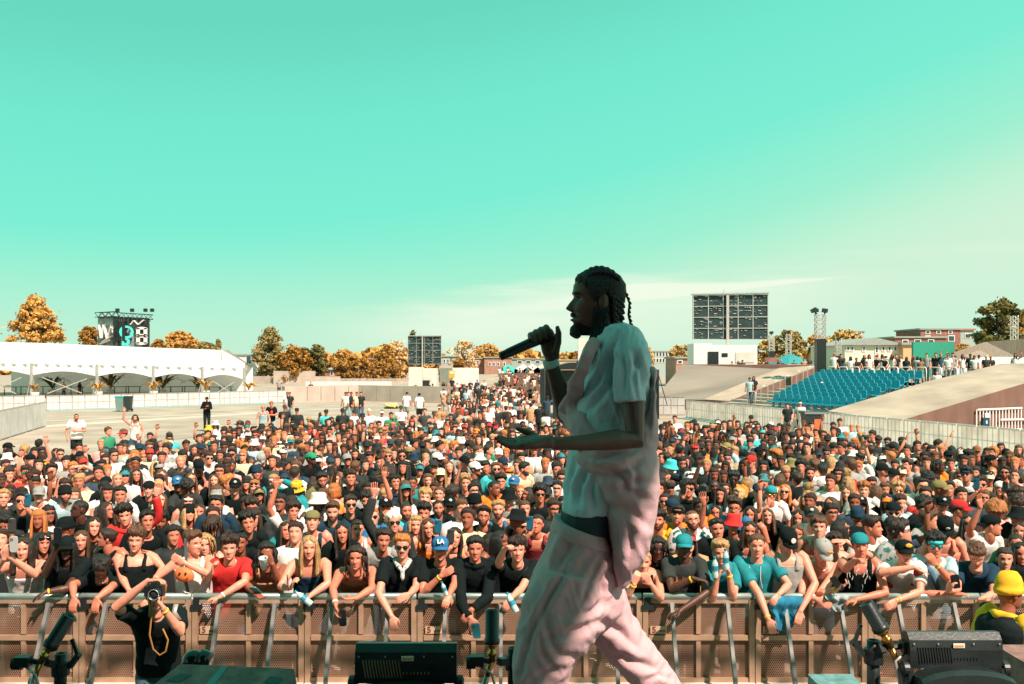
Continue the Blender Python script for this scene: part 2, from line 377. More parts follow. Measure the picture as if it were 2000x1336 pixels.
def beanie_mesh(nu=20, tall=.0, thick=0.):
    g = G(); Rg = []
    for r, z in ((.090, .006), (.097, .008), (.099+thick, .030), (.097+thick, .052), (.094, .056), (.095, .085), (.08, .118+tall*.5), (.055, .138+tall), (.01, .147+tall)):
        Rg.append(ell_ring((0, .008, z), (r*.94, 0, 0), (0, r*1.13, 0), nu))
    g.rings(Rg); return g
def band_mesh(nu=22):
    g = G(); Rg = []
    for r, z in ((.085, .028), (.091, .028), (.091, .064), (.085, .064)): Rg.append(ell_ring((0, .003, z), (r*.93, 0, 0), (0, r*1.17, 0), nu))
    g.rings(Rg); return g
def glasses_mesh(big=1., z0=.006, up=0):
    g = G()
    for sx in (-1, 1):
        c = A_([sx*.033, -.099+up*.004, z0+up*.062]); V = []; n = 10
        for dy in (0, .004):
            for k in range(n): q = 2*pi*k/n; V.append(c+A_([cos(q)*.027*big, dy+abs(cos(q))*.004*(1 if cos(q)*sx > 0 else 0), sin(q)*.019*big]))
        g.add(V, [list(range(n)), list(range(n, 2*n))[::-1]]+[[i, n+i, n+(i+1) % n, (i+1) % n] for i in range(n)], 0)
        g.bar((sx*.058, -.092, z0+.008+up*.06), (sx*.080, .005, z0+.010+up*.05), .004, .007, 1)
    g.bar((-.01, -.1, z0+.008+up*.062), (.01, -.1, z0+.008+up*.062), .004, .005, 1); return g
# ------------------------------------------------------------------ people: hands, arms, bodies
def hand(g, W, d, nrm, curl=.5, size=1.0, n=6, m=0, point=False, spread=.0):
    d = unit(d); nrm = unit(nrm-d*np.dot(nrm, d)); s = np.cross(d, nrm); W = A_(W)
    k = size; Rg = []
    for t, w, h in ((-.012, .024, .020), (.012, .029, .019), (.045, .040, .016), (.080, .043, .014), (.092, .038, .010)):
        Rg.append(ell_ring(W+d*t*k+nrm*.004*k, s*w*k, nrm*h*k, max(8, n+2), 2.6))
    g.rings(Rg, m)
    for i, (o, L, c) in enumerate(((-.031, .066, 1.1), (-.0105, .076, 1.0), (.0105, .080, 1.0), (.031, .070, .9))):
        cu = curl*c
        if point and i == 3: cu = .05
        q = -o*spread*8; dd = unit(d-s*q*4); nn = unit(nrm-dd*np.dot(nrm, dd)); p = W+d*.084*k+s*o*k; pts = [p-dd*.014*k, p]
        for seg, tt in ((.45, .75), (.31, 1.1), (.24, .9)):
            an = cu*tt; dd, nn = unit(dd*cos(an)+nn*sin(an)), unit(nn*cos(an)-dd*sin(an)); p = p+dd*L*seg*k; pts.append(p)
        g.tube(pts, [.0095*k, .0095*k, .0088*k, .008*k, .0055*k], n, m)
    p = W+d*.018*k+s*.026*k; t1 = unit(d*.62+s*.66+nrm*.30); t2 = unit(d*.86+s*(.2-.3*curl)+nrm*(.25+.5*curl))
    g.tube([p-t1*.012*k, p, p+t1*.040*k, p+t1*.040*k+t2*.028*k, p+t1*.040*k+t2*.05*k], [.013*k, .0135*k, .0115*k, .010*k, .006*k], n, m)
def bez(p0, p1, p2, n):
    t = np.linspace(0, 1, n)[:, None]; return (1-t)**2*p0+2*t*(1-t)*p1+t*t*p2
TT = A_([-.14, -.05, .04, .25, .48, .68, .84, .94, 1.0])
TW = A_([.120, .158, .166, .146, .157, .176, .182, .140, .074])
TD = A_([.085, .108, .114, .100, .110, .118, .106, .084, .064])
def spine_fn(pelv, neck, fw):
    mid = (pelv+neck)/2; up = A_([0, 0, 1.]); ctrl = pelv+up*.30+(mid-pelv)*.25
    def f(t):
        if t <= 0: return pelv+t*A_([0, 0, 1.])*.58
        if t > 1: return neck+(t-1)*unit(neck-ctrl)*.55
        return (1-t)**2*pelv+2*t*(1-t)*ctrl+t*t*neck
    return f
def torso_rings(f, rx, ts, add=0., n=16, wmul=1., wmin=0., dmin=0.):
    Rg = []
    for t in ts:
        e = 1e-2; tg = unit(f(t+e)-f(t-e)); w = max(np.interp(t, TT, TW)*wmul+add, wmin if t < .75 else 0); d = max(np.interp(t, TT, TD)*wmul+add*1.1, dmin if t < .75 else 0)
        b = unit(np.cross(tg, rx)); r2 = unit(rx-tg*np.dot(rx, tg)); Rg.append(ell_ring(f(t), r2*w, b*d, n, 2.35))
    return Rg
ARM_UP, ARM_FO = .295, .265
def ik(S, Wt, hint, s=1.):
    L1, L2 = ARM_UP*s, ARM_FO*s; v = Wt-S; D = np.linalg.norm(v)
    if D > (L1+L2)*.995: Wt = S+v/D*(L1+L2)*.995; v = Wt-S; D = np.linalg.norm(v)
    D = max(D, abs(L1-L2)+.02); a = (L1*L1-L2*L2+D*D)/(2*D); h = sqrt(max(L1*L1-a*a, 0)); u = unit(v)
    hp = A_(hint)-u*np.dot(hint, u); return S+u*a+unit(hp)*h, Wt
class Person:
    pass
def person(Hc, s=1., yaw=0., hyaw=None, hpitch=0., hroll=0., arms=None, skin=(.5, .25, .15), hair='s', haircol=(.03, .02, .015), top='t', topcol=(.02, .03, .03), pat=None,
           hat=None, hatcol=(.02, .02, .02), glasses=None, beard=0, lod=1, seed=0, wf=1., base_y=None, legs='trousers', smile=0., nose=1., feet=True, legcol=None, stance=0., pelv=None, build=1.0, voxel=.007, hat_back=False):
    """builds one person: the body is the thing, hair and clothes are its children"""
    rnd = random.Random(seed); Hc = A_(Hc, float); hyaw = yaw if hyaw is None else hyaw
    nu, nv, ns = ((48, 44, 12), (30, 26, 9), (20, 18, 7))[lod]
    rx = A_([cos(yaw), sin(yaw), 0]); fw = A_([sin(yaw), -cos(yaw), 0])
    R = rotz(hyaw)@roty(hroll)@rotx(hpitch)
    neck = Hc+A_([0, 0, -.152*s])-fw*.028*s+A_([0, 0, -.0])-fw*.03*max(0, hpitch)
    if pelv is None:
        pz = min(.93*s, neck[2]-.30); dz = neck[2]-pz; T = .565*s; off = sqrt(max(T*T-dz*dz, 0))
        if dz > T: pz = neck[2]-T; off = 0
        pelv = A_([neck[0], neck[1], 0])-fw*off; pelv[2] = pz
        if base_y is not None: pelv[1] = base_y
    else: pelv = A_(pelv, float)
    base = A_([pelv[0], pelv[1], 0.]); f = spine_fn(pelv, neck, fw)
    body = G(); core = G()
    ts = [-.12, -.02, .12, .3, .5, .68, .82, .9, .95, 1.0]
    core.rings(torso_rings(f, rx, ts, 0, 2*ns, build))
    up = unit(f(1.0)-f(.9)); nb = f(.97)
    core.tube([nb-up*.03, nb+up*.03, Hc+R@A_([0, .018, -.085])*s, Hc+R@A_([0, .016, -.03])*s], [.068*s, .056*s, .052*s, .05*s], 2*ns)
    sh = f(.88); r2 = rx; S = {}
    for sd in (-1, 1): S[sd] = sh+r2*sd*.168*s*build+up*.008
    arms = arms or {}; ap = {}
    for sd in (-1, 1):
        a = arms.get(sd, 'd')
        if a is None: continue
        if isinstance(a, str):
            o = lambda x, y, z: S[sd]+rx*sd*x*s+fw*y*s+A_([0, 0, z*s])
            if a == 'd': Wt = o(.07, .10, -.50); hint = rx*sd*.5-fw; hd = (0, 0, -1); pn = -rx*sd; cu = .45
            elif a == 'up': Wt = o(.06, .12, .50); hint = rx*sd+fw*.2; hd = A_([0, 0, 1.])+fw*.15; pn = fw; cu = .12
            elif a == 'wave': Wt = o(.16, .22, .42); hint = rx*sd+A_([0, 0, -.6]); hd = A_([0, 0, 1.])+rx*sd*.2; pn = fw; cu = .2
            elif a == 'point': Wt = o(.05, .48, .20); hint = rx*sd+A_([0, 0, -1.]); hd = fw+A_([0, 0, .3]); pn = A_([0, 0, -1.]); cu = .9
            elif a == 'phone': Wt = o(-.09, .34, .12); hint = rx*sd*.8+A_([0, 0, -1.]); hd = A_([0, 0, 1.])-rx*sd*.15; pn = -fw; cu = .55
            elif a == 'high': Wt = o(.0, .30, .38); hint = rx*sd*.8+A_([0, 0, -.8]); hd = A_([0, 0, 1.]); pn = -fw; cu = .55
            elif a == 'brow': Wt = Hc+R@A_([sd*.15, -.10, .05])*s; hint = rx*sd+A_([0, 0, -.5]); hd = -rx*sd+fw*.25; pn = A_([0, 0, -1.])-fw*.3; cu = .15
            elif a == 'mouth': Wt = Hc+R@A_([sd*.07, -.13, -.16])*s; hint = rx*sd+A_([0, 0, -1.]); hd = A_([0, 0, 1.])-rx*sd*.5; pn = -fw; cu = .7
            elif a == 'chest': Wt = S[sd]-rx*sd*.13+fw*.22+A_([0, 0, -.17]); hint = rx*sd+A_([0, 0, -1.]); hd = -rx*sd+A_([0, 0, .25]); pn = -fw; cu = .4
            elif a == 'fold': Wt = S[sd]-rx*sd*.20+fw*.17+A_([0, 0, -.27]); hint = rx*sd+A_([0, 0, -.8]); hd = -rx*sd+A_([0, 0, .1]); pn = -fw; cu = .4
            else: Wt = o(.0, .36, -.22); hint = rx*sd+A_([0, 0, -1.]); hd = fw; pn = A_([0, 0, -1.]); cu = .4
            E, Wt = ik(S[sd], Wt, hint, s); pt_ = False; sp = .05
        else:
            Wt = A_(a['w'], float); hd = A_(a.get('d', (0, -.3, -1)), float); pn = A_(a.get('n', (0, 1, 0)), float); cu = a.get('c', .45); pt_ = a.get('p', False); sp = a.get('sp', .02)
            if 'e' in a:
                E = A_(a['e'], float)
            else: E, Wt = ik(S[sd], Wt, A_(a.get('h', (sd, .3, -1)), float), s)
        hd = A_(hd, float); pn = A_(pn, float)
        q = unit(E-S[sd]); r = unit(Wt-E); bl = s*(.92+.16*(build-.9))
        pts = [S[sd]-q*.05-rx*sd*.035, S[sd], S[sd]+(E-S[sd])*.35, S[sd]+(E-S[sd])*.75, E, E+(Wt-E)*.28, E+(Wt-E)*.68, Wt, Wt+r*.02]
        core.tube(pts, A_([.060, .060, .050, .043, .041, .043, .034, .0265, .025])*bl, ns+1)
        ap[sd] = (S[sd], E, Wt, hd, pn, cu)
        hand(core, Wt+r*.012, hd, pn, cu, .98*s, 6 if lod < 2 else 4, 0, pt_, sp)
    if legs in ('shorts', 'skirt'):
        for sd in (-1, 1):
            hp = pelv+rx*sd*.085-A_([0, 0, .02]); ft = base+rx*sd*.11+A_([0, 0, .09]); kn = (hp+ft)/2+fw*.02
            core.tube([hp, (hp+kn)/2, kn, kn*.6+ft*.4, ft], [.085, .075, .052, .056, .036], ns)
    V, Fs = core.verts(), core.F
    if lod == 0:
        V, Fs = remesh(V, Fs, voxel, 3)
    body.add(V, Fs, 0)
    Aa, Z = head_grid(nu, nv); hv = head_face(Aa, Z, wf, nose, smile).reshape(-1, 3); hf = grid_faces(nv, nu)
    hf.append(list(range(nu))[::-1]); hf.append(list(range((nv-1)*nu, nv*nu)))
    fc = A_([hv[f4[:4]].mean(0) for f4 in hf]); hm = face_mat(fc, beard, smile)
    hs_ = s*.955; body.add(Hc+(hv@R.T)*hs_, hf, hm)
    for sx in (-1, 1):
        V2, F2 = head_blob((0, 0, 0), 1, 3, 8, 6, .05); V2 = V2*A_([.010, .018, .031])+A_([sx*.074*wf, .008, -.004]); body.add(Hc+(V2@R.T)*hs_, F2, 0)
    o = obj('person', body, SKINM, loc=base, smooth=True, color=skin)
    hm4 = lambda g: [Hc+(v@R.T)*hs_ for v in g.V]
    def kid(name, g, mats, col, local=True):
        if local: g.V = hm4(g)
        return part(name, g, mats, o, True, col)
    if hair and hair != '-' and not (hat and hat[0] in 'NKCB' and hair in 'z'):
        if hat and hat[0] in 'CBKN' and hair in 'scqma': hs = 'z' if hair in 'sq' else 'm'
        else: hs = hair
        if hat and hat[0] in 'CBKN' and hs == 'm':
            g = G(); g.add(*hair_shell(nu, nv, .004, .026, .012, 34, seed, back=-.09)); 
        else: g = make_hair(hs, nu, nv, seed)
        kid('hair', g, [M['hair']], haircol)
    if hat:
        t = hat[0]
        if t in 'CB':
            g = cap_mesh(18 if lod else 28, 8 if lod else 11)
            if t == 'B': g.V = [v*A_([-1, -1, 1])+A_([0, .006, .006]) for v in g.V]
            kid('cap', g, [M['cloth']], hatcol)
        elif t == 'K': kid('bucket_hat', bucket_mesh(20 if lod else 32), [M['cloth']], hatcol)
        elif t == 'N': kid('beanie', beanie_mesh(36 if lod == 0 else 20, .03 if lod == 0 else .005, .003 if lod == 0 else 0), [M['cloth']], hatcol)
        elif t == 'H': kid('headband', band_mesh(), [M['cloth']], hatcol)
        elif t == 'V':
            g = cap_mesh(18, 8); g.V = [g.V[2]] if len(g.V) > 2 else g.V; g2 = G(); b = band_mesh(); g2.add(b.verts(), b.F); cm = cap_mesh(); 
            g2.add(cm.V[2], [[i-cm.V[0].shape[0]-cm.V[1].shape[0] for i in f] for f in cm.F if min(f) >= cm.V[0].shape[0]+cm.V[1].shape[0]]); kid('visor', g2, [M['cloth']], hatcol)
    if glasses:
        lm = {'S': 'lens', 'O': 'lens_gold', 'M': 'lens_mirror', 'U': 'lens', 'G': 'lens'}[glasses]
        g = glasses_mesh(.8 if glasses == 'G' else 1.05, up=1 if glasses == 'U' else 0)
        if glasses == 'G':
            g = G()
            for sx in (-1, 1):
                c = A_([sx*.032, -.098, .004]); g.tube([c+A_([cos(q)*.021, 0, sin(q)*.017]) for q in np.linspace(0, 2*pi, 13)], .0022, 4, 1)
                g.bar((sx*.054, -.094, .008), (sx*.078, .005, .010), .003, .004, 1)
            g.bar((-.011, -.1, .008), (.011, -.1, .008), .003, .003, 1)
        kid('sunglasses' if glasses != 'G' else 'glasses', g, [M[lm], M['black_plastic']], None)
    if top not in ('x',):
        g = G(); lo = .10 if top == 'crop' else -.10
        if top in ('v', 'bikini'):
            tsv = [lo, .0, .15, .35, .55, .7, .78]; g.rings(torso_rings(f, rx, tsv, .012, 2*ns, build, .150 if top == 'v' else 0, .11 if top == 'v' else 0))
            for sd in (-1, 1):
                g.tube([f(.70)+rx*sd*.085+fw*.125, f(.78)+rx*sd*.085+fw*.122, f(.88)+rx*sd*.088+fw*.100, f(.95)+rx*sd*.090+fw*.055, f(.99)+rx*sd*.090+up*.012, f(.95)+rx*sd*.09-fw*.055, f(.88)+rx*sd*.088-fw*.095, f(.76)+rx*sd*.085-fw*.118], .021, 8, flat=.75)
        else:
            long = top in ('h', 'j'); ad = .014 if not long else .022
            g.rings(torso_rings(f, rx, [lo, .02, .18, .38, .56, .7, .82, .89, .945, .985, 1.005], ad, 2*ns, build, .172, .125))
            for sd in (-1, 1):
                if sd not in ap: continue
                S0, E, Wt = ap[sd][:3]; q = E-S0; u = unit(q)
                if long: pts = [S0-u*.06-rx*sd*.05, S0, S0+q*.45, E, E+(Wt-E)*.4, E+(Wt-E)*.88, E+(Wt-E)*.95]; rr = [.066, .068, .062, .058, .054, .047, .038]
                else: pts = [S0-u*.06-rx*sd*.05, S0-u*.01, S0+q*.3, S0+q*.62, S0+q*.66]; rr = [.064, .068, .066, .069, .056]
                g.tube(pts, A_(rr)*(.9+.1*build), ns+2)
            if top == 'h': g.tube([f(.97)+rx*.09+fw*.03, f(1.02)+rx*.075-fw*.055, f(1.03)-fw*.10, f(1.02)-rx*.075-fw*.055, f(.97)-rx*.09+fw*.03, f(.95)+fw*.075, f(.97)+rx*.09+fw*.03], .032, 7)
        if lod == 0:
            V, Fs = remesh(g.verts(), g.F, .010 if top not in ('v', 'bikini') else .0075, 5 if top not in ('v', 'bikini') else 2); N = normals(V, Fs)
            wv = vnoise(V*A_([1, 1, .55]), 13, seed)*.6+vnoise(V*A_([1, 1, .7]), 27, seed+1)*.35
            V = V+N*(wv*.0085)[:, None]; g = G(); g.add(V, Fs)
        else:
            V = g.verts(); V = V+(np.stack([vnoise(V, 9, seed), vnoise(V, 9, seed+3), V[:, 0]*0], 1)*.010); g.V = [V]
        part('shirt' if top not in ('v', 'bikini') else 'tank_top', g, [M[pat] if pat else M['cloth']], o, True, topcol)
    if legs:
        g = G()
        Rr = torso_rings(f, rx, [-.16, -.06, .02, .10], .010, 2*ns, build); g.rings(Rr)
        for sd in (-1, 1):
            hp = pelv+rx*sd*.088-A_([0, 0, .02]); ft = base+rx*sd*(.10+stance)+A_([0, 0, .07])+fw*(.06*sd if stance else 0); kn = (hp+ft)/2+fw*.03
            if legs == 'trousers': g.tube([hp+A_([0, 0, .04]), hp-A_([0, 0, .05]), (hp+kn)/2, kn, (kn+ft)/2, ft], A_([.08, .098, .088, .072, .066, .060]), ns+1)
            else: g.tube([hp+A_([0, 0, .04]), hp-A_([0, 0, .05]), (hp+kn)/2, kn+A_([0, 0, .06])], A_([.08, .10, .098, .092]), ns+1)
            if feet: sg_ = G(); sg_.tube([ft+A_([0, 0, -.03])-fw*.05, ft+A_([0, 0, -.035])+fw*.05, ft+A_([0, 0, -.045])+fw*.15], [.045, .045, .028], 8); part('shoe', sg_, [M['shoe']], o, True)
        part('trousers' if legs == 'trousers' else 'shorts', g, [M['cloth'], M['shoe']], o, True, legcol or rnd.choice([(.012, .018, .02), (.05, .09, .13), (.015, .02, .022), (.25, .26, .22), (.08, .12, .15)]))
    p = Person(); p.o = o; p.S = S; p.ap = ap; p.f = f; p.Hc = Hc; p.R = R; p.base = base; p.rx = rx; p.fw = fw; p.s = s
    return p
def wristband(p, sd, m='band', t=.93, r=.031):
    S0, E, Wt = p.ap[sd][:3]; u = unit(Wt-E); c = E+(Wt-E)*t; g = G(); g.tube([c-u*.009, c-u*.008, c+u*.008, c+u*.009], [r*.9, r, r, r*.9], 10); part('wristband', g, [M[m]], p.o, True)
def phone_thing(c, right, up, label, col=(.012, .016, .018), group='phones held up in the crowd', back=True):
    right = unit(right); up = unit(up-right*np.dot(up, right)); n = np.cross(right, up); R = np.stack([right, up, n], 1); g = G(); w, h, d = .039, .078, .0045
    pr = []
    for k in range(16):
        a = 2*pi*k/16; pr.append([np.sign(cos(a))*min(abs(cos(a))*1.35, 1)*w, np.sign(sin(a))*min(abs(sin(a))*1.25, 1)*h])
    Rg = [A_([[x*q, y*(1-(1-q)*.5), z] for x, y in pr])@R.T+c for q, z in ((.94, -d), (1, -d*.6), (1, d*.6), (.94, d))]
    g.rings(Rg); o = tag(obj('phone', g, [M['phone_case']], loc=c, smooth=False, color=col), label, 'phone', group)
    s_ = G(); s_.box(A_(c)+R@A_([0, 0, -d-.0012]), (w*1.8, h*1.86, .0015), 0, R); part('screen', s_, [M['glassy']], o)
    k = G()
    for q in ((-.022, .055), (-.022, .037), (-.008, .046)): k.lathe([(.0065, 0), (.0065, .003), (.001, .0032)], A_(c)+R@A_([q[0], q[1], d]), 8, 0, R)
    part('camera_lens', k, [M['glassy']], o); return o
def bottle_thing(c, axis, label, cap=True, s=1.):
    axis = unit(axis); ref = A_([1, 0, 0.]) if abs(axis[0]) < .8 else A_([0, 1., 0]); u = unit(np.cross(axis, ref)); v = np.cross(axis, u); R = np.stack([u, v, axis], 1)
    g = G(); g.lathe([(.002, 0), (.028*s, 0), (.031*s, .006), (.031*s, .05*s), (.028*s, .06*s), (.031*s, .07*s), (.031*s, .13*s), (.026*s, .15*s), (.012*s, .175*s), (.012*s, .19*s), (.002, .19*s)], c, 12, 0, R)
    o = tag(obj('water_bottle', g, [M['bottle']], loc=c, smooth=True), label, 'bottle', 'drinks held along the front row')
    k = G(); k.lathe([(.002, .186*s), (.015*s, .186*s), (.015*s, .205*s), (.002, .206*s)], c, 10, 0, R); part('bottle_cap', k, [M['bottle_cap']], o)
    l = G(); l.lathe([(.0315*s, .072*s), (.0318*s, .074*s), (.0318*s, .118*s), (.0315*s, .12*s)], c, 12, 0, R); part('bottle_label', l, [M['bottle_cap']], o); return o
# ------------------------------------------------------------------ camera, light, sky
cam = bpy.data.cameras.new('camera'); co = bpy.data.objects.new('camera', cam); C.objects.link(co); SC.camera = co
cam.sensor_width = 36; cam.lens = 35; cam.shift_y = .021; cam.clip_start = .05; cam.clip_end = 3000
co.location = (0, 0, CAMZ); co.rotation_euler = (radians(90), 0, 0)
SUN_EL, SUN_AZ = radians(49), A_([.60, -.80])
sd_ = A_([SUN_AZ[0]*cos(SUN_EL), SUN_AZ[1]*cos(SUN_EL), sin(SUN_EL)])
sl = bpy.data.lights.new('sun', 'SUN'); sl.energy = 5.0; sl.angle = radians(.5); sl.color = (1.0, .81, .68)
so = bpy.data.objects.new('sun', sl); C.objects.link(so)
import mathutils
so.rotation_euler = mathutils.Vector(sd_).to_track_quat('Z', 'Y').to_euler(); so.location = (20, -20, 40)
w = bpy.data.worlds.new('World'); SC.world = w; w.use_nodes = True
N, L = w.node_tree.nodes, w.node_tree.links; N.clear()
out = N.new('ShaderNodeOutputWorld'); bg = N.new('ShaderNodeBackground'); L.new(bg.outputs[0], out.inputs[0])
sky = N.new('ShaderNodeTexSky'); sky.sky_type = 'NISHITA'; sky.sun_disc = False; sky.sun_elevation = SUN_EL; sky.sun_rotation = atan2(SUN_AZ[0], SUN_AZ[1])
tc = N.new('ShaderNodeTexCoord'); sp = N.new('ShaderNodeSeparateXYZ'); L.new(tc.outputs['Generated'], sp.inputs[0])
def mth(op, a, b=None, c=None):
    n = N.new('ShaderNodeMath'); n.operation = op
    for i, v in enumerate((a, b, c)):
        if v is None: continue
        if isinstance(v, (int, float)): n.inputs[i].default_value = v
        else: L.new(v, n.inputs[i])
    return n.outputs[0]
# the air's own colour: turquoise overhead, paler to the right and towards the horizon
rp = N.new('ShaderNodeValToRGB'); e = rp.color_ramp.elements
e[0].position = 0; e[0].color = (.62, .86, .66, 1); e[1].position = 1; e[1].color = (.09, .62, .45, 1)
for p_, c_ in ((.035, (.54, .86, .64, 1)), (.085, (.34, .85, .62, 1)), (.17, (.195, .83, .635, 1)), (.26, (.170, .79, .61, 1)), (.345, (.14, .68, .505, 1))):
    x = e.new(p_); x.color = c_
hv = mth('ADD', mth('MULTIPLY', sp.outputs[2], 1.0), mth('MULTIPLY', mth('MULTIPLY_ADD', sp.outputs[0], 1.2, 1.0), mth('MULTIPLY', sp.outputs[0], -.19))); L.new(hv, rp.inputs[0])
mp = N.new('ShaderNodeMapping'); mp.inputs['Scale'].default_value = (2.2, 1, 22); mp.inputs['Rotation'].default_value = (0, radians(-9), 0); L.new(tc.outputs['Generated'], mp.inputs[0])
cn = N.new('ShaderNodeTexNoise'); cn.inputs['Scale'].default_value = 1.6; cn.inputs['Detail'].default_value = 6; cn.inputs['Roughness'].default_value = .55; L.new(mp.outputs[0], cn.inputs['Vector'])
# thin cloud bank: rises to the right, fades downward
top = mth('ADD', mth('MULTIPLY', sp.outputs[0], .075), .069)
dz = mth('SUBTRACT', top, sp.outputs[2])
up = N.new('ShaderNodeMapRange'); up.interpolation_type = 'SMOOTHSTEP'; up.inputs[1].default_value = -.010; up.inputs[2].default_value = .016; L.new(mth('ADD', dz, mth('MULTIPLY', mth('SUBTRACT', cn.outputs['Fac'], .5), .07)), up.inputs[0])
lo = N.new('ShaderNodeMapRange'); lo.interpolation_type = 'SMOOTHSTEP'; lo.inputs[1].default_value = .085; lo.inputs[2].default_value = .0; lo.inputs[3].default_value = .25; lo.inputs[4].default_value = 1; L.new(dz, lo.inputs[0])
xr = N.new('ShaderNodeMapRange'); xr.interpolation_type = 'SMOOTHSTEP'; xr.inputs[1].default_value = -.24; xr.inputs[2].default_value = -.03; L.new(sp.outputs[0], xr.inputs[0])
wisp = N.new('ShaderNodeMapRange'); wisp.inputs[1].default_value = .42; wisp.inputs[2].default_value = .72; L.new(cn.outputs['Fac'], wisp.inputs[0])
cl = mth('MULTIPLY', mth('MULTIPLY', up.outputs[0], lo.outputs[0]), xr.outputs[0])
xe = N.new('ShaderNodeMapRange'); xe.interpolation_type = 'SMOOTHSTEP'; xe.inputs[1].default_value = .20; xe.inputs[2].default_value = .38; xe.inputs[3].default_value = 1; xe.inputs[4].default_value = .2; L.new(sp.outputs[0], xe.inputs[0])
cl = mth('MULTIPLY', mth('MULTIPLY', cl, xe.outputs[0]), mth('ADD', mth('MULTIPLY', wisp.outputs[0], .5), .55))
mx = N.new('ShaderNodeMix'); mx.data_type = 'RGBA'; zc = mth('ADD', mth('MULTIPLY', sp.outputs[0], .067), mth('ADD', .0615, mth('MULTIPLY', mth('SUBTRACT', cn.outputs['Fac'], .5), .012)))
wd = mth('MAXIMUM', mth('MULTIPLY', mth('SUBTRACT', .345, sp.outputs[0]), .040), .0004)
stk = mth('MAXIMUM', mth('SUBTRACT', 1.0, mth('DIVIDE', mth('ABSOLUTE', mth('SUBTRACT', sp.outputs[2], zc)), wd)), 0.0)
se = N.new('ShaderNodeMapRange'); se.interpolation_type = 'SMOOTHSTEP'; se.inputs[1].default_value = .25; se.inputs[2].default_value = .335; se.inputs[3].default_value = 1; se.inputs[4].default_value = 0; L.new(sp.outputs[0], se.inputs[0]); stk = mth('MULTIPLY', stk, se.outputs[0])
sx_ = N.new('ShaderNodeMapRange'); sx_.interpolation_type = 'SMOOTHSTEP'; sx_.inputs[1].default_value = -.12; sx_.inputs[2].default_value = .16; L.new(sp.outputs[0], sx_.inputs[0])
cl = mth('MINIMUM', mth('ADD', mth('MULTIPLY', cl, 1.0), mth('MULTIPLY', mth('POWER', stk, .7), mth('MULTIPLY', sx_.outputs[0], .9))), 1.0); L.new(mth('MULTIPLY', cl, .92), mx.inputs[0]); hz = N.new('ShaderNodeMapRange'); hz.interpolation_type = 'SMOOTHSTEP'; hz.inputs[1].default_value = .13; hz.inputs[2].default_value = .0; hz.inputs[3].default_value = 0; hz.inputs[4].default_value = .75; L.new(sp.outputs[2], hz.inputs[0])
hm_ = N.new('ShaderNodeMix'); hm_.data_type = 'RGBA'; L.new(hz.outputs[0], hm_.inputs[0]); L.new(rp.outputs[0], hm_.inputs[6]); hm_.inputs[7].default_value = (.56, .84, .66, 1)
L.new(hm_.outputs[2], mx.inputs[6]); mx.inputs[7].default_value = (.90, .95, .79, 1)
# tinted Nishita light added under the air colour
tint = N.new('ShaderNodeMix'); tint.data_type = 'RGBA'; tint.blend_type = 'MULTIPLY'; tint.inputs[0].default_value = 1
L.new(sky.outputs[0], tint.inputs[6]); tint.inputs[7].default_value = (.02, .05, .032, 1)
ad = N.new('ShaderNodeMix'); ad.data_type = 'RGBA'; ad.blend_type = 'ADD'; ad.inputs[0].default_value = .12; L.new(mx.outputs[2], ad.inputs[6]); L.new(tint.outputs[2], ad.inputs[7])
L.new(ad.outputs[2], bg.inputs[0]); bg.inputs[1].default_value = .595
SC.view_settings.view_transform = 'Standard'; SC.view_settings.look = 'None'; SC.view_settings.exposure = .75; SC.view_settings.gamma = 1
# ------------------------------------------------------------------ ground
M['asphalt'] = mat('asphalt_pale', (.34, .26, .215), .95, var=.14, scale=.35, col2=(.40, .31, .26), bump=.2, bscale=30)
def sheet(name, poly, z, m, kind='structure'):
    g = G(); g.add([(x, y, z) for x, y in poly], [list(range(len(poly)))]); return tag(obj(name, g, [m]), None, kind=kind)
g = G(); xs = [-900, -60, -20, 0, 20, 60, 900]; ys = [-60, 9, 40, 80, 140, 400, 2200]
V = [(x, y, 0) for y in ys for x in xs]; g.add(V, grid_faces(len(ys), len(xs), False)); tag(obj('ground', g, [M['asphalt']]), 'pale paved ground of the open arena', kind='structure')
M['pit'] = mat('pit_floor', (.14, .13, .11), .9, var=.3, scale=3)
sheet('pit_floor', [(-14, 4.6), (14, 4.6), (14, 9.9), (-14, 9.9)], .004, M['pit'])
M['paving_light'] = mat('paving_light', (.52, .42, .37), .95, var=.08, scale=.6)
M['paving_line'] = mat('paving_seam', (.22, .20, .16), .95, var=.1)
for k, (p0, p1, wd, mt_) in enumerate((((0, 838), (520, 806), 1.6, 'paving_light'), ((0, 826), (700, 797), .9, 'paving_light'), ((200, 871), (470, 846), .10, 'paving_line'), ((300, 832), (560, 828), .10, 'paving_line'), ((330, 846), (470, 846), .10, 'paving_line'))):
    a = P(*p0, gY(p0[1])); b = P(*p1, gY(p1[1])); n = unit(np.cross(b-a, (0, 0, 1)))*wd/2
    sheet('paving_band' if mt_ == 'paving_light' else 'paving_seam', [(a-n)[:2], (b-n)[:2], (b+n)[:2], (a+n)[:2]], .004+.004*k, M[mt_])
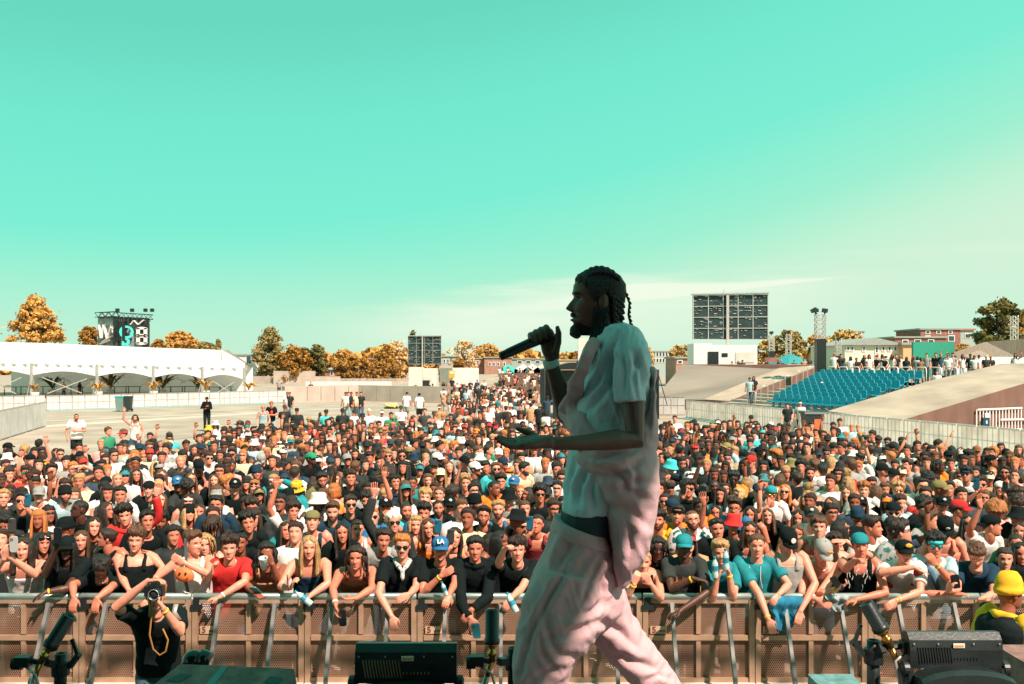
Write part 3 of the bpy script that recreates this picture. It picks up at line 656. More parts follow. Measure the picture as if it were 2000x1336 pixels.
# ------------------------------------------------------------------ walls and barriers round the arena
M['mesh_panel'] = mat('barrier_sheet', (.56, .53, .52), .7, var=.16, scale=1.2)
M['mesh_panel_pale'] = mat('barrier_sheet_pale', (.72, .62, .58), .7, var=.08, scale=1.2)
def scrim_mat():
    m, nt, N, L, b = newmat('white_scrim'); b.inputs['Roughness'].default_value = .9; b.inputs['Base Color'].default_value = (.9, .82, .80, 1)
    tc = N.new('ShaderNodeTexCoord'); no = N.new('ShaderNodeTexNoise'); no.inputs['Scale'].default_value = 1.4; L.new(tc.outputs['Object'], no.inputs[0]); rp = N.new('ShaderNodeValToRGB'); rp.color_ramp.elements[0].color = (.82, .74, .70, 1); rp.color_ramp.elements[1].color = (.96, .88, .84, 1); rp.color_ramp.elements[0].position = .35; rp.color_ramp.elements[1].position = .6; L.new(no.outputs['Fac'], rp.inputs[0]); L.new(rp.outputs[0], b.inputs['Base Color'])
    t = N.new('ShaderNodeBsdfTranslucent'); L.new(rp.outputs[0], t.inputs[0]); mx = N.new('ShaderNodeMixShader'); mx.inputs[0].default_value = .8; L.new(b.outputs[0], mx.inputs[1]); L.new(t.outputs[0], mx.inputs[2]); L.new(mx.outputs[0], nt.nodes['Material Output'].inputs[0]); return m
M['scrim'] = scrim_mat()
M['kerb'] = mat('kerb_teal', (.22, .42, .42), .8)
def fence(name, pts, h, n, label, group, sheetm, framem, kerb=True, thick=.05, cells=2):
    """a run of barrier panels: sheet, frame and kerb are its parts"""
    a, b = A_(pts[0]), A_(pts[1]); t = unit(b-a); Ln = np.linalg.norm((b-a)[:2]); nrm = unit(np.cross(t, (0, 0, 1))); nrm = nrm if nrm[1] < 0 else -nrm
    o = tag(empty(name, a), label, 'barrier', group); g = G(); u = G()
    for i in range(n):
        p, q = a+t*Ln*i/n, a+t*Ln*(i+1)/n; e = t*.02
        g.prism([p+e+A_([0, 0, .06]), q-e+A_([0, 0, .06]), q-e+A_([0, 0, h-.03]), p+e+A_([0, 0, h-.03])], -nrm*.012)
        u.bar(p+e*2+A_([0, 0, .0])+nrm*.002, p+e*2+A_([0, 0, h])+nrm*.002, .045, .045)
        u.bar(p+e+A_([0, 0, h])+nrm*.004, q-e+A_([0, 0, h])+nrm*.004, .05); u.bar(p+e+A_([0, 0, h*.55])+nrm*.006, q-e+A_([0, 0, h*.55])+nrm*.006, .028)
        u.bar(p+e+A_([0, 0, .09])+nrm*.004, q-e+A_([0, 0, .09])+nrm*.004, .04)
        for c in range(1, cells): m_ = p+(q-p)*c/cells+nrm*.008; u.bar(m_+A_([0, 0, .09]), m_+A_([0, 0, h]), .022)
    part('sheet', g, [M[sheetm]], o); part('frame', u, [M[framem]], o)
    if kerb:
        k = G(); k.prism([a+nrm*.02+A_([0, 0, .006]), b+nrm*.02+A_([0, 0, .006]), b+nrm*kerb+A_([0, 0, .006]), a+nrm*kerb+A_([0, 0, .006])], (0, 0, .04)); part('footplate', k, [M['kerb']], o)
    return o
gp = lambda px, py: P(px, py, gY(py))
BG = 'barrier runs closing the arena'
fence('barrier_run', (gp(-60, 880), gp(90, 833)), 1.36, 9, 'short barrier run of mesh panels jutting in from the frame edge', BG, 'mesh_panel', 'alu', .7)
fence('barrier_run', (gp(90, 803), gp(560, 787)), 1.10, 22, 'long pale barrier run below the white tent behind the two bins', BG, 'mesh_panel', 'alu', .5)
fence('barrier_run', (gp(-60, 808), gp(88, 803.2)), 1.15, 7, 'pale barrier run behind the short jutting barrier', BG, 'mesh_panel', 'alu', 0)
fence('barrier_run', (gp(597, 760), gp(765, 759.4)), 1.0, 8, 'low white barrier run on the far side of the grey concrete wall', BG, 'mesh_panel_pale', 'white_paint', 0)
fence('barrier_run', (gp(1283, 811), gp(1338, 812)), 1.25, 2, 'grey mesh barrier run beside the foot of the concrete bank', BG, 'mesh_panel', 'steel', 0)
a_, b_ = gp(1340, 817), gp(2040, 908)
fence('barrier_run', (a_, b_), 1.12, 27, 'long white barrier run below the teal seats and the concrete wing', BG, 'scrim', 'white_paint', .6, cells=4)
# grey concrete wall with joints
def wall_px(name, pts, h, th, m, label, cat='wall', z0=0.):
    g = G(); base = None
    for (p0, p1) in zip(pts[:-1], pts[1:]):
        a, b = P(*p0), P(*p1); a[2] = b[2] = z0; base = a if base is None else base; t = unit(b-a); n = unit(np.cross(t, (0, 0, 1))); n = n if n[1] > 0 else -n
        g.prism([a, b, b+A_([0, 0, h]), a+A_([0, 0, h])], n*th)
    return tag(obj(name, g, [M[m]], loc=base), label, cat)
wl = wall_px('concrete_wall', [(556, 787, gY(787)), (700, 783, gY(783)), (900, 789, gY(789)), (1000, 790, gY(790))], 1.45, .5, 'concrete', 'low grey concrete wall with upright joints behind the crowd')
g = G()
for k in range(14):
    px = 600+k*27; py = 785.5; p = P(px, py, gY(787)-.06); p[2] = .1; g.box(p+A_([0, 0, .7]), (.05, .02, 1.25))
part('joint', g, [mat('joint_dark', (.16, .15, .12), .9)], wl)
# far walls on the left centre
wall_px('boundary_wall', [(440, 764, 170), (534, 764, 168)], 1.3, .5, 'concrete', 'grey concrete boundary wall at the end of the white tent', z0=.0)
wall_px('boundary_wall', [(534, 764, 166), (615, 764, 166)], 2.2, .5, 'concrete', 'taller grey concrete boundary wall stepping up beside the orange trees')
wall_px('boundary_wall', [(615, 764, 166), (664, 764, 166)], 1.3, .5, 'concrete', 'short grey concrete boundary wall below the brick house')
wall_px('boundary_wall', [(664, 764, 172), (800, 764, 172)], 0.9, .4, 'concrete', 'low boundary wall carrying the chain link fence')
def chain(px0, px1, Y, z0, z1, n, label):
    o = empty('chain_link_fence', P(px0, 700, Y)); tag(o, label, 'fence'); g = G(); w_ = G()
    for i in range(n+1):
        p = P(px0+(px1-px0)*i/n, 700, Y); p[2] = z0; g.tube([p, p+A_([0, 0, z1-z0])], .03, 5)
    a, b = P(px0, 700, Y), P(px1, 700, Y)
    for q in np.linspace(0, 1, 8):
        p0, p1 = a.copy(), b.copy(); p0[2] = p1[2] = z0+(z1-z0)*q; w_.bar(p0, p1, .02)
    part('post', g, [M['black_metal']], o); part('wire', w_, [M['black_metal']], o)
chain(664, 800, 171.7, .9, 3.0, 10, 'dark chain link fence in front of the orange trees')
# ------------------------------------------------------------------ trees
def foliage_mat(name, c1, c2):
    m, nt, N, L, b = newmat(name); b.inputs['Roughness'].default_value = .8; b.inputs['Specular IOR Level'].default_value = .15
    tc = N.new('ShaderNodeTexCoord'); no = N.new('ShaderNodeTexNoise'); no.inputs['Scale'].default_value = .45; no.inputs['Detail'].default_value = 8; no.inputs['Roughness'].default_value = .85; L.new(tc.outputs['Object'], no.inputs['Vector'])
    rp = N.new('ShaderNodeValToRGB'); e = rp.color_ramp.elements; e[0].position = .36; e[1].position = .62; e[0].color = (*c1, 1); e[1].color = (*c2, 1); L.new(no.outputs['Fac'], rp.inputs[0]); L.new(rp.outputs[0], b.inputs['Base Color'])
    return m
FM = {'o': foliage_mat('foliage_ochre', (.38, .19, .05), (.70, .37, .11)), 'd': foliage_mat('foliage_rust', (.18, .085, .022), (.52, .25, .06)),
      'g': foliage_mat('foliage_green', (.045, .075, .04), (.24, .17, .05)), 'p': foliage_mat('foliage_pale', (.60, .36, .17), (.80, .52, .28)), 't': foliage_mat('foliage_bluegreen', (.14, .14, .07), (.42, .28, .10)), 'y': foliage_mat('foliage_gold', (.44, .27, .09), (.68, .43, .17))}
M['bark'] = mat('bark', (.10, .065, .04), .9, var=.3, scale=8)
TREEL = []
def tree(px, top, base, hw, Y, fm, shape='round', n=3000, label='', z0=0., dens=1.0):
    r = np.random.default_rng(int(px*7+top)); H = CAMZ-(top-HOR)/F_PX*Y; W = hw/F_PX*Y; zb = CAMZ-(base-HOR)/F_PX*Y; x0 = (px-1000)/F_PX*Y; z0 = min(z0, zb-1)
    o = tag(empty('tree', (x0, Y, z0)), label, 'tree', 'trees beyond the arena'); h = H-zb; tr = G()
    tp = A_([[x0, Y, z0], [x0+.1*W, Y, zb+.25*h], [x0-.05*W, Y, zb+.6*h], [x0, Y, zb+.93*h]]); tw = max(.18, .035*H); tr.tube(tp, [tw, tw*.75, tw*.4, tw*.1], 8)
    cl = []
    K = 90 if shape != 'cone' else 110
    for k in range(K):
        t = r.uniform(.02, 1)
        if shape == 'cone': wr = (1-t)**.75*.95+.05
        elif shape == 'tall': wr = sin(pi*min(.98, (.12+.88*t)))**.7*(1-.25*t)
        else: wr = sqrt(max(0.02, 1-(2*(t-.45)/1.12)**2))
        a = r.uniform(0, 2*pi); q = sqrt(r.uniform(.12, 1)); c = A_([x0+cos(a)*W*wr*q*.86, Y+sin(a)*W*wr*q*.8, zb+h*(.05+.87*t)])
        cl.append((c, max(.13*W*(1.1-.5*t), .065*h)*r.uniform(.6, 1.3)))
        j = tp[1]+(tp[3]-tp[1])*min(.9, max(0, t-.2)); (tr.tube([j, (j+c)/2+A_([0, 0, -.05*h]), c], [tw*.3, tw*.18, tw*.05], 4) if k % 2 else 0)
    part('trunk', tr, [M['bark']], o, True)
    n = int(n*dens*1.9); V = np.zeros((n, 4, 3)); ci = r.integers(0, K, n); d = r.normal(size=(n, 3)); d /= np.linalg.norm(d, axis=1, keepdims=True); rad = np.abs(r.normal(0, .62, n))+.12
    cc = A_([cl[i][0] for i in ci]); rr = A_([cl[i][1] for i in ci]); c = cc+d*(rr*rad)[:, None]*A_([1.15, 1.1, .8]); s = r.uniform(.09, .24, n)*(.6+Y/300)
    nn = d+r.normal(size=(n, 3))*.6; nn /= np.linalg.norm(nn, axis=1, keepdims=True); u = np.cross(nn, r.normal(size=(n, 3))); u /= np.maximum(np.linalg.norm(u, axis=1, keepdims=True), 1e-6); v = np.cross(nn, u)
    for k, (p, q) in enumerate(((-1, -.7), (1, -.6), (.8, .7), (-.9, .8))): V[:, k] = c+u*(s*p)[:, None]+v*(s*q)[:, None]
    V = V.reshape(-1, 3)-A_([x0, Y, z0]); me = mesh_of('crown', V, np.arange(n*4).reshape(n, 4).tolist(), FM[fm], None, False); link('crown', me, o)
T = [(70, 572, 672, 66, 150, 'o', 'cone', 6500, 'tall ochre cone shaped tree rising over the white tent roof', 1), (173, 636, 676, 22, 170, 'd', 'round', 2500, 'small rust coloured tree beside the banner stage tower', 1),
     (310, 662, 690, 16, 190, 'd', 'round', 1500, 'low rust coloured tree just past the banner stage tower', 1), (352, 646, 686, 36, 165, 'o', 'round', 3000, 'rounded ochre tree behind the middle of the tent roof', 1), (426, 662, 690, 9, 240, 't', 'cone', 900, 'thin grey green conifer behind the tent end', 1),
     (395, 668, 690, 30, 230, 't', 'round', 1500, 'hazy grey green tree behind the end of the tent roof', 1),
     (527, 634, 742, 37, 175, 't', 'tall', 5000, 'tall green topped tree behind the taller concrete wall', 1), (575, 672, 748, 42, 168, 'd', 'round', 4200, 'broad rust coloured tree beside the tall green topped tree', 1),
     (618, 671, 742, 25, 172, 'g', 'round', 2600, 'dark green tree beside the small brick house', 1), (590, 678, 710, 28, 210, 'g', 'round', 1500, 'dull green tree seen between the rust coloured crowns', 1), (692, 694, 748, 46, 176, 'd', 'round', 4600, 'wide rust coloured tree behind the chain link fence', 1), (668, 682, 730, 24, 200, 'o', 'round', 1800, 'small ochre tree above the brick house roof', 1),
     (737, 704, 752, 28, 182, 'd', 'round', 2600, 'rust bush shaped tree beside the small screen trailer', 1), (757, 672, 752, 40, 190, 'd', 'cone', 3600, 'pointed rust coloured conifer beside the small screen', 1), (775, 662, 725, 30, 230, 'p', 'round', 420, 'pale almost bare tree behind the pointed conifer', 1),
     (806, 642, 700, 8, 230, 'g', 'cone', 700, 'dark conifer tip above the small screen', 1), (903, 662, 728, 38, 210, 'p', 'round', 800, 'pale bare tree beside the small screen', 1), (950, 670, 722, 34, 230, 'o', 'round', 2000, 'ochre tree behind the pale terrace houses', 1), (896, 700, 730, 16, 200, 'd', 'round', 1200, 'small rust tree in front of the terrace houses', 1),
     (1085, 690, 722, 44, 240, 'y', 'round', 2200, 'low golden tree behind the microphone hand', 1), (1125, 686, 718, 22, 220, 'd', 'round', 1500, 'low rust tree beside the golden tree', 1), (1266, 676, 718, 14, 200, 'y', 'tall', 1000, 'slim golden tree just past the performer', 1),
     (1330, 672, 722, 34, 165, 'y', 'round', 2600, 'golden tree beside the big screen trailer', 1), (1500, 662, 712, 32, 160, 'y', 'round', 2600, 'golden tree right behind the big screen trailer', 1), (1540, 641, 712, 34, 150, 't', 'round', 3400, 'mixed green and gold tree behind the thin lighting trusses', 1),
     (1592, 652, 712, 28, 160, 'o', 'round', 2400, 'ochre tree behind the tall speaker tower', 1), (1652, 642, 712, 48, 170, 'y', 'round', 4200, 'broad golden tree behind the cream house', 1), (1735, 660, 700, 22, 190, 'y', 'round', 1600, 'small golden tree above the green wall', 1),
     (1680, 690, 716, 24, 120, 'p', 'round', 900, 'pale golden young tree in front of the cream house', 1), (1820, 658, 690, 26, 180, 'y', 'round', 1600, 'low golden tree in front of the red brick flats', 1), (1950, 581, 690, 52, 118, 'g', 'round', 6500, 'big dark green tree towering over the timber wall', 1.6), (2004, 596, 690, 34, 128, 'o', 'round', 3000, 'ochre tree at the frame edge beside the big dark green tree', 1),
     (1880, 672, 694, 16, 130, 'y', 'round', 900, 'small golden tree beside the red brick flats', 1), (1415, 690, 716, 60, 210, 'o', 'round', 1800, 'ochre tree hidden behind the big screen trailer', 1)]
for t in T: tree(*t[:8], label=t[8], dens=t[9]*.8)
# far wood line: one mass
r = np.random.default_rng(5); n = 15000; xs = r.uniform(-175, 175, n); hgt = 5.6+2.4*vnoise(np.stack([xs, xs*0, xs*0], 1), .06, 3)+1.2*vnoise(np.stack([xs, xs*0, xs*0], 1), .3, 4)
zz = r.uniform(0, 1, n)**.8*hgt; c = np.stack([xs, 300+r.uniform(-6, 6, n), zz], 1); u = r.normal(size=(n, 3)); u /= np.linalg.norm(u, axis=1, keepdims=True); v = np.cross(u, r.normal(size=(n, 3))); v /= np.linalg.norm(v, axis=1, keepdims=True)
s = r.uniform(.5, 1.0, n)[:, None]; V = np.stack([c-u*s-v*s, c+u*s-v*s, c+u*s+v*s, c-u*s+v*s], 1).reshape(-1, 3)
tag(link('treeline', mesh_of('treeline', V, np.arange(n*4).reshape(n, 4).tolist(), FM['o'], None, False)), 'distant ochre wood along the horizon', kind='stuff')
# ------------------------------------------------------------------ buildings
M['brick'] = mat('brick_red', (.27, .115, .09), .9, var=.25, scale=2); M['brick_dull'] = mat('brick_dull', (.36, .19, .14), .9, var=.2, scale=1.5); M['cream'] = mat('render_cream', (.66, .62, .50), .8, var=.05)
M['roof_grey'] = mat('roof_grey', (.28, .30, .28), .8); M['win'] = mat('window_glass', (.03, .07, .08), .1); M['roof_red'] = mat('roof_red', (.36, .13, .09), .8); M['flat_grey'] = mat('cladding_grey', (.33, .38, .36), .7); M['green'] = mat('green_hoarding', (.02, .26, .18), .6, var=.06); M['timber'] = mat('timber_wall', (.30, .23, .19), .85, var=.2, scale=1, stretch=(14, 14, .6)); M['terracotta'] = mat('terracotta', (.62, .36, .2), .8)
def building(name, px0, px1, ytop, Y, label, wallm, wins=None, roof=None, roofm='roof_grey', depth=10, z0=0., winm='win', frame=None):
    a, b = P(px0, ytop, Y), P(px1, ytop, Y); o = tag(empty(name, ((a[0]+b[0])/2, Y, z0)), label, 'building'); g = G(); h = a[2]-z0; cx = (a[0]+b[0])/2
    g.box((cx, Y+depth/2, z0+h/2), (b[0]-a[0], depth, h)); part('wall', g, [M[wallm]], o)
    rg = G(); W_ = b[0]-a[0]
    if roof == 'hip':
        rh = W_*.22; q = .5
        rg.add([(a[0]-q, Y-q, a[2]), (b[0]+q, Y-q, a[2]), (b[0]+q, Y+depth+q, a[2]), (a[0]-q, Y+depth+q, a[2]), (cx-W_*.12, Y+depth/2, a[2]+rh), (cx+W_*.12, Y+depth/2, a[2]+rh)], [[0, 1, 5, 4], [1, 2, 5], [2, 3, 4, 5], [3, 0, 4], [3, 2, 1, 0]])
    elif roof == 'gable':
        rh = W_*.13; q = .4; rg.prism([(a[0]-q, Y-q, a[2]), (b[0]+q, Y-q, a[2]), (cx, Y-q, a[2]+rh)], (0, depth, 0))
    else: rg.box((cx, Y+depth/2, a[2]+.12), (W_+.5, depth+.5, .24))
    part('roof', rg, [M[roofm]], o)
    for (wx, wy, ww, wh) in wins or []:
        p = P(wx, wy, Y); sx, sz = ww/F_PX*Y, wh/F_PX*Y; f = G(); f.box((p[0], Y-.03, p[2]), (sx+.25, .1, sz+.25)); fo = part('window', f, [M['white_paint']], o)
        q = G(); q.box((p[0], Y-.09, p[2]), (sx, .06, sz)); part('pane', q, [M[winm]], fo)
    return o
building('brick_house', 634, 657, 722, 190, 'small red brick house with a grey hipped roof among orange trees', 'brick', [(648, 729, 4, 7)], 'hip', depth=8)
building('low_house', 700, 726, 702, 215, 'low house with a dull red roof between the orange trees', 'brick', None, 'gable', 'roof_red', 8)
building('terrace_house', 862, 893, 697, 215, 'grey terrace house with pale walls beside the small screen', 'flat_grey', [(868, 705, 3, 6), (875, 705, 3, 6), (884, 705, 3, 6)])
building('terrace_house', 894, 946, 701, 216, 'dull terrace house with dark balconies behind the pale bare tree', 'brick_dull', [(902, 707, 4, 6), (915, 707, 10, 5), (930, 707, 10, 5)])
building('terrace_house', 946, 1000, 699, 214, 'pinkish brick terrace house behind the microphone end', 'brick_dull', [(957, 711, 3, 6), (965, 711, 3, 6), (973, 711, 3, 6), (985, 711, 3, 6)])
building('terrace_house', 1000, 1075, 702, 225, 'long low terrace house behind the performer wrist', 'flat_grey', [(1015, 707, 8, 4), (1032, 707, 8, 4), (1050, 707, 8, 4)])
building('long_shed', 1090, 1126, 704, 215, 'low orange brick shed behind the performer arm', 'terracotta')
building('flats', 1266, 1314, 687, 250, 'pale block of flats with two window rows just past the performer', 'flat_grey', [(1272+6*k, 692, 3.4, 7) for k in range(7)]+[(1272+6*k, 704, 3.4, 7) for k in range(7)])
building('brick_hut', 1320, 1352, 700, 150, 'small dull brick hut on the bank beside the big screen trailer', 'brick_dull', [(1328, 707, 7, 5)])
building('cream_house', 1650, 1764, 674, 105, 'cream rendered house with a low gable behind the standing spectators', 'cream', [(1656, 681, 2.4, 6), (1664, 681, 2.4, 6), (1687, 681, 2.4, 7), (1712, 683, 3, 9), (1725, 681, 3, 6), (1737, 681, 3, 6), (1748, 681, 3, 6), (1730, 697, 5, 4), (1712, 697, 3, 8)], 'gable', z0=2, depth=12)
building('terracotta_annex', 1764, 1782, 673.5, 104, 'narrow terracotta annex between the cream house and the green wall', 'terracotta', z0=2)
building('brick_flats', 1748, 1848, 660, 150, 'long low red brick flats behind the green wall', 'brick', [(1768, 668, 9, 6), (1792, 666, 10, 4), (1818, 666, 9, 4)], z0=2)
building('brick_flats', 1798, 1876, 644, 156, 'taller red brick flats with a stepped top behind the green wall', 'brick', [(1812, 649, 6, 4), (1833, 649, 6, 4), (1856, 649, 5, 4), (1812, 660, 8, 6), (1858, 661, 10, 9)], z0=2)
building('brick_flats', 1874, 1902, 645, 158, 'red and grey end of the brick flats beside the big dark tree', 'flat_grey', [(1890, 656, 9, 7)], roofm='roof_red', z0=2)
building('grey_tower', 1667, 1688, 648, 260, 'small grey tower block roof above the golden tree', 'flat_grey', [(1672, 652, 3, 4), (1680, 652, 3, 4)])
building('tall_shed', 455, 493, 694, 178, 'white framed open shed past the end of the tent', 'white_paint', [(486, 703, 8, 14)])
g = G(); a, b = P(1782, 668, 92), P(1862, 668, 92); g.box(((a[0]+b[0])/2, 92, (2+a[2])/2), (b[0]-a[0], .4, a[2]-2))
tag(obj('green_hoarding', g, [M['green']], loc=((a[0]+b[0])/2, 92, 2)), 'plain bright green hoarding behind the standing spectators', 'hoarding')
g = G(); a, b, c_, d = P(1862, 672, 90), P(2080, 655, 86), None, None
g.prism([(a[0], 90, 2.), (b[0], 86, 2.), (b[0], 86, b[2]), (a[0]+3, 90, P(0, 668, 90)[2]), (a[0], 90, P(0, 690, 90)[2])], (0, .4, 0))
tag(obj('timber_wall', g, [M['timber']], loc=(a[0], 90, 2)), 'brown timber clad wall below the big dark tree', 'wall')
g = G(); a = P(1865, 712, 76); b = P(2060, 699, 76); g.prism([(a[0], 76, 2.4), (b[0], 76, 2.4), (b[0], 76, b[2]), (P(1960, 0, 76)[0], 76, P(0, 697, 76)[2]), (a[0], 76, a[2])], (0, 3, 0))
tag(obj('low_marquee', g, [M['white_paint']], loc=(a[0], 76, 2.4)), 'low white marquee roof between the timber wall and the wing', 'marquee')
# ------------------------------------------------------------------ white tent on the far left
Yt = lambda px: 96+ (px/480.)*8            # the eave line recedes to the far end
def TP(px, py, dy=0): return P(px, py, Yt(px)+dy)
tent = tag(empty('white_tent', (P(240, 762, 100)[0], 100, 0)), 'long white tent with scalloped valance and open arched sides', 'tent')
g = G(); n = 34; V = []; rows = [(0, 0), (.25, .27), (.5, .52), (.75, .76), (.93, .95), (1, 1)]
def ridge_y(px): return np.interp(px, [-80, 30, 120, 200, 300, 430], [669, 668.5, 671.5, 675, 679, 683.5])
def eave_y(px): return np.interp(px, [-80, 0, 200, 480], [699, 700, 703.5, 710])
pxs = np.linspace(-80, 480, n); bays = [-60, 62, 190, 300, 396, 478]
for s_, q in rows:
    for px in pxs:
        e = TP(px, eave_y(px)); rpx = min(px, 432); rr = P(rpx, ridge_y(rpx), Yt(px)+11); p = e+(rr-e)*A_([s_, s_, q])
        bi = np.searchsorted(bays, px); sag = 0
        if 0 < bi < len(bays): f_ = (px-bays[bi-1])/(bays[bi]-bays[bi-1]); sag = sin(pi*f_)*sin(pi*s_)*.16
        V.append(p-A_([0, 0, sag]))
V = A_(V); k = len(V); g.add(np.concatenate([V, V-A_([0, 0, .03])]), grid_faces(len(rows), n, False)+[[i+k for i in f[::-1]] for f in grid_faces(len(rows), n, False)])
part('roof', g, [M['tent']], tent, True)
g = G()
for px in pxs[::1]: pass
back = [P(min(px, 445), ridge_y(min(px, 432)), Yt(px)+11) for px in pxs]; bk2 = [p+A_([0, 11, -2.0]) for p in back]
g.add(A_(back+bk2), grid_faces(2, n, False)); g.add(A_(bk2+[A_([p[0], p[1], 0]) for p in bk2]), grid_faces(2, n, False)); part('back_sheet', g, [M['tent']], tent, True)
# valance: deep white band ending in arches between the posts
g = G(); m_ = 13
for b0, b1 in zip(bays[:-1], bays[1:]):
    U, Lw = [], []
    for i in range(m_):
        px = b0+(b1-b0)*i/(m_-1); arch = sin(pi*i/(m_-1)); e = TP(px, eave_y(px), -.05); lo = TP(px, eave_y(px)+ (32-9*arch)*(1-.0*px), -.05); U.append(e); Lw.append(lo)
    V = A_(U+Lw); kk = len(V); g.add(np.concatenate([V, V+A_([0, .05, 0])]), grid_faces(2, m_, False)+[[i+kk for i in f[::-1]] for f in grid_faces(2, m_, False)])
part('valance', g, [M['tent']], tent)
g = G()
for px in np.linspace(-60, 478, 26):
    p = TP(px, eave_y(px)+11, -.11); g.box(p, (.5, .01, .16))
part('small_print', g, [M['flat_grey']], tent)
for b in bays:
    g = G(); p = TP(b, eave_y(b)+8, -.12); q = p.copy(); q[2] = 0; g.bar(p, q, .22, .22); part('post', g, [M['alu']], tent)
g = G()
for b in [-20]+bays[1:-1]+[435]:
    e = TP(b, eave_y(b)); rr = P(min(b, 432), ridge_y(min(b, 432)), Yt(b)+11); pts = [e+(rr-e)*A_([s_, s_, q])+A_([0, -.03, .04]) for s_, q in rows]; g.tube(pts, .055, 5)
part('roof_seam', g, [M['pale_panel']], tent, True)
g = G()
for b0, b1, ok in ((62, 190, 1), (-60, 62, 1), (396, 478, 1)):
    a, b = TP(b0+20, eave_y(b0)+36, .1), TP(b1-20, eave_y(b1)+36, .1); a2, b2 = TP(b0+30, 768, .1), TP(b1-30, 768, .1); a2[2] = b2[2] = .5; g.bar(a, b2, .09); g.bar(b, a2, .09)
for b in bays:
    for s_ in (-1, 1): a = TP(b, eave_y(b)+28, -.2); q = TP(b+s_*9, 768, -.2); q[2] = .3; g.bar(a, q, .06)
part('brace', g, [M['alu']], tent)
# furniture and plants under the tent
for k, px in enumerate((20, 52, 95, 150, 235, 262, 322, 345, 372, 420, 440)):
    g = G(); c = P(px, 760, 104+k % 3); c[2] = 0; g.box(c+A_([0, 0, 1.0]), (1.5, .7, .06)); 
    for sx in (-1, 1): g.bar(c+A_([sx*.6, 0, 0]), c+A_([sx*.6, 0, 1]), .07)
    tag(obj('tall_table', g, [M['black_metal']], loc=c), 'dark high table standing under the white tent', 'table', 'high tables under the tent')
def palm(px, Y, h, label, m='g', wv=1.):
    c = P(px, 760, Y); c[2] = 0; o = tag(empty('potted_plant', c), label, 'plant', 'plants along the tent front'); g = G(); r = random.Random(px)
    g.lathe([(.30, 0), (.42, .7), (.38, .72), (.05, .7)], c, 10); part('pot', g, [M['white_paint']], o); f = G()
    for k in range(26):
        a = r.uniform(0, 2*pi); l = r.uniform(.6, 1.)*h*wv; st = c+A_([0, 0, .7]); dr = A_([cos(a), sin(a), 0]); p1 = st+dr*l*.35+A_([0, 0, h*.75]); p2 = st+dr*l*.95+A_([0, 0, h*r.uniform(.2, .75)]); sd = np.cross(dr, (0, 0, 1)); q = bez(st, p1, p2, 7); wd = A_([.02, .06, .10, .11, .09, .06, .01])*(.6+.2*h)
        f.add(np.concatenate([q+sd*wd[:, None], q-sd*wd[:, None]]), [[i, i+1, 8+i, 7+i] for i in range(6)])
    part('fronds', f, [FM[m]], o)
for k, (px, h, m_) in enumerate(((68, 1.1, 'd'), (192, 1.4, 'o'), (300, 1.5, 'o'), (402, 1.6, 'o'), (486, 1.3, 'o'))): palm(px, 95+px/480*8-1.5, h, 'rust and ochre plant in a white tub at a tent post', m_)
for px, h in ((102, 2.2), (216, 2.5), (318, 2.4), (388, 2.0)): palm(px, 106, h, 'dark green palm in a pot inside the white tent', 'g', 1.3)
# two bins against the barrier
def bin_(px, py, Y, w, h, col, lidc, label):
    c = P(px, py, Y); c[2] = 0; o = tag(empty('wheelie_bin', c), label, 'bin'); g = G()
    g.rings([A_([[-w*.4, -w*.4, 0], [w*.4, -w*.4, 0], [w*.4, w*.4, 0], [-w*.4, w*.4, 0]])+c+A_([0, 0, .08]), A_([[-w*.5, -w*.5, 0], [w*.5, -w*.5, 0], [w*.5, w*.5, 0], [-w*.5, w*.5, 0]])+c+A_([0, 0, h*.92])]); part('bin_body', g, [mat('bin_colour', col, .5)], o)
    l = G(); l.prism([c+A_([-w*.55, -w*.55, h*.92]), c+A_([w*.55, -w*.55, h*.92]), c+A_([w*.55, w*.55, h*.92]), c+A_([-w*.55, w*.55, h*.92])], (0, .04, .09)); part('lid', l, [mat('bin_lid', lidc, .5)], o)
    k = G(); 
    for sx in (-1, 1): k.tube([c+A_([sx*w*.42-.04, w*.4, .12]), c+A_([sx*w*.42+.04, w*.4, .12])], .12, 10)
    part('wheel', k, [M['black_plastic']], o); return o
bin_(236, 795, 71.5, .62, 1.12, (.16, .25, .24), (.03, .3, .32), 'grey green wheelie bin with teal lid against the pale barrier')
bin_(251, 795, 71.3, .46, 1.12, (.015, .03, .03), (.02, .03, .03), 'black wheelie bin beside the teal lidded bin')
bin_(697, 766, 108, .9, .9, (.02, .16, .17), (.02, .1, .1), 'teal bin lying behind the low grey wall')
bin_(832, 765, 118, .9, 1.5, (.015, .02, .02), (.02, .02, .02), 'black bin in front of the small screen trailer')
o = bin_(1586, 828, 46.6, .86, 1.2, (.015, .025, .025), (.012, .03, .03), 'big black bin with an orange label against the white barrier'); g = G(); g.box(A_(o.location)+A_([.12, -.44, .62]), (.3, .02, .5)); part('label_patch', g, [mat('label_orange', (.55, .12, .04), .7)], o)
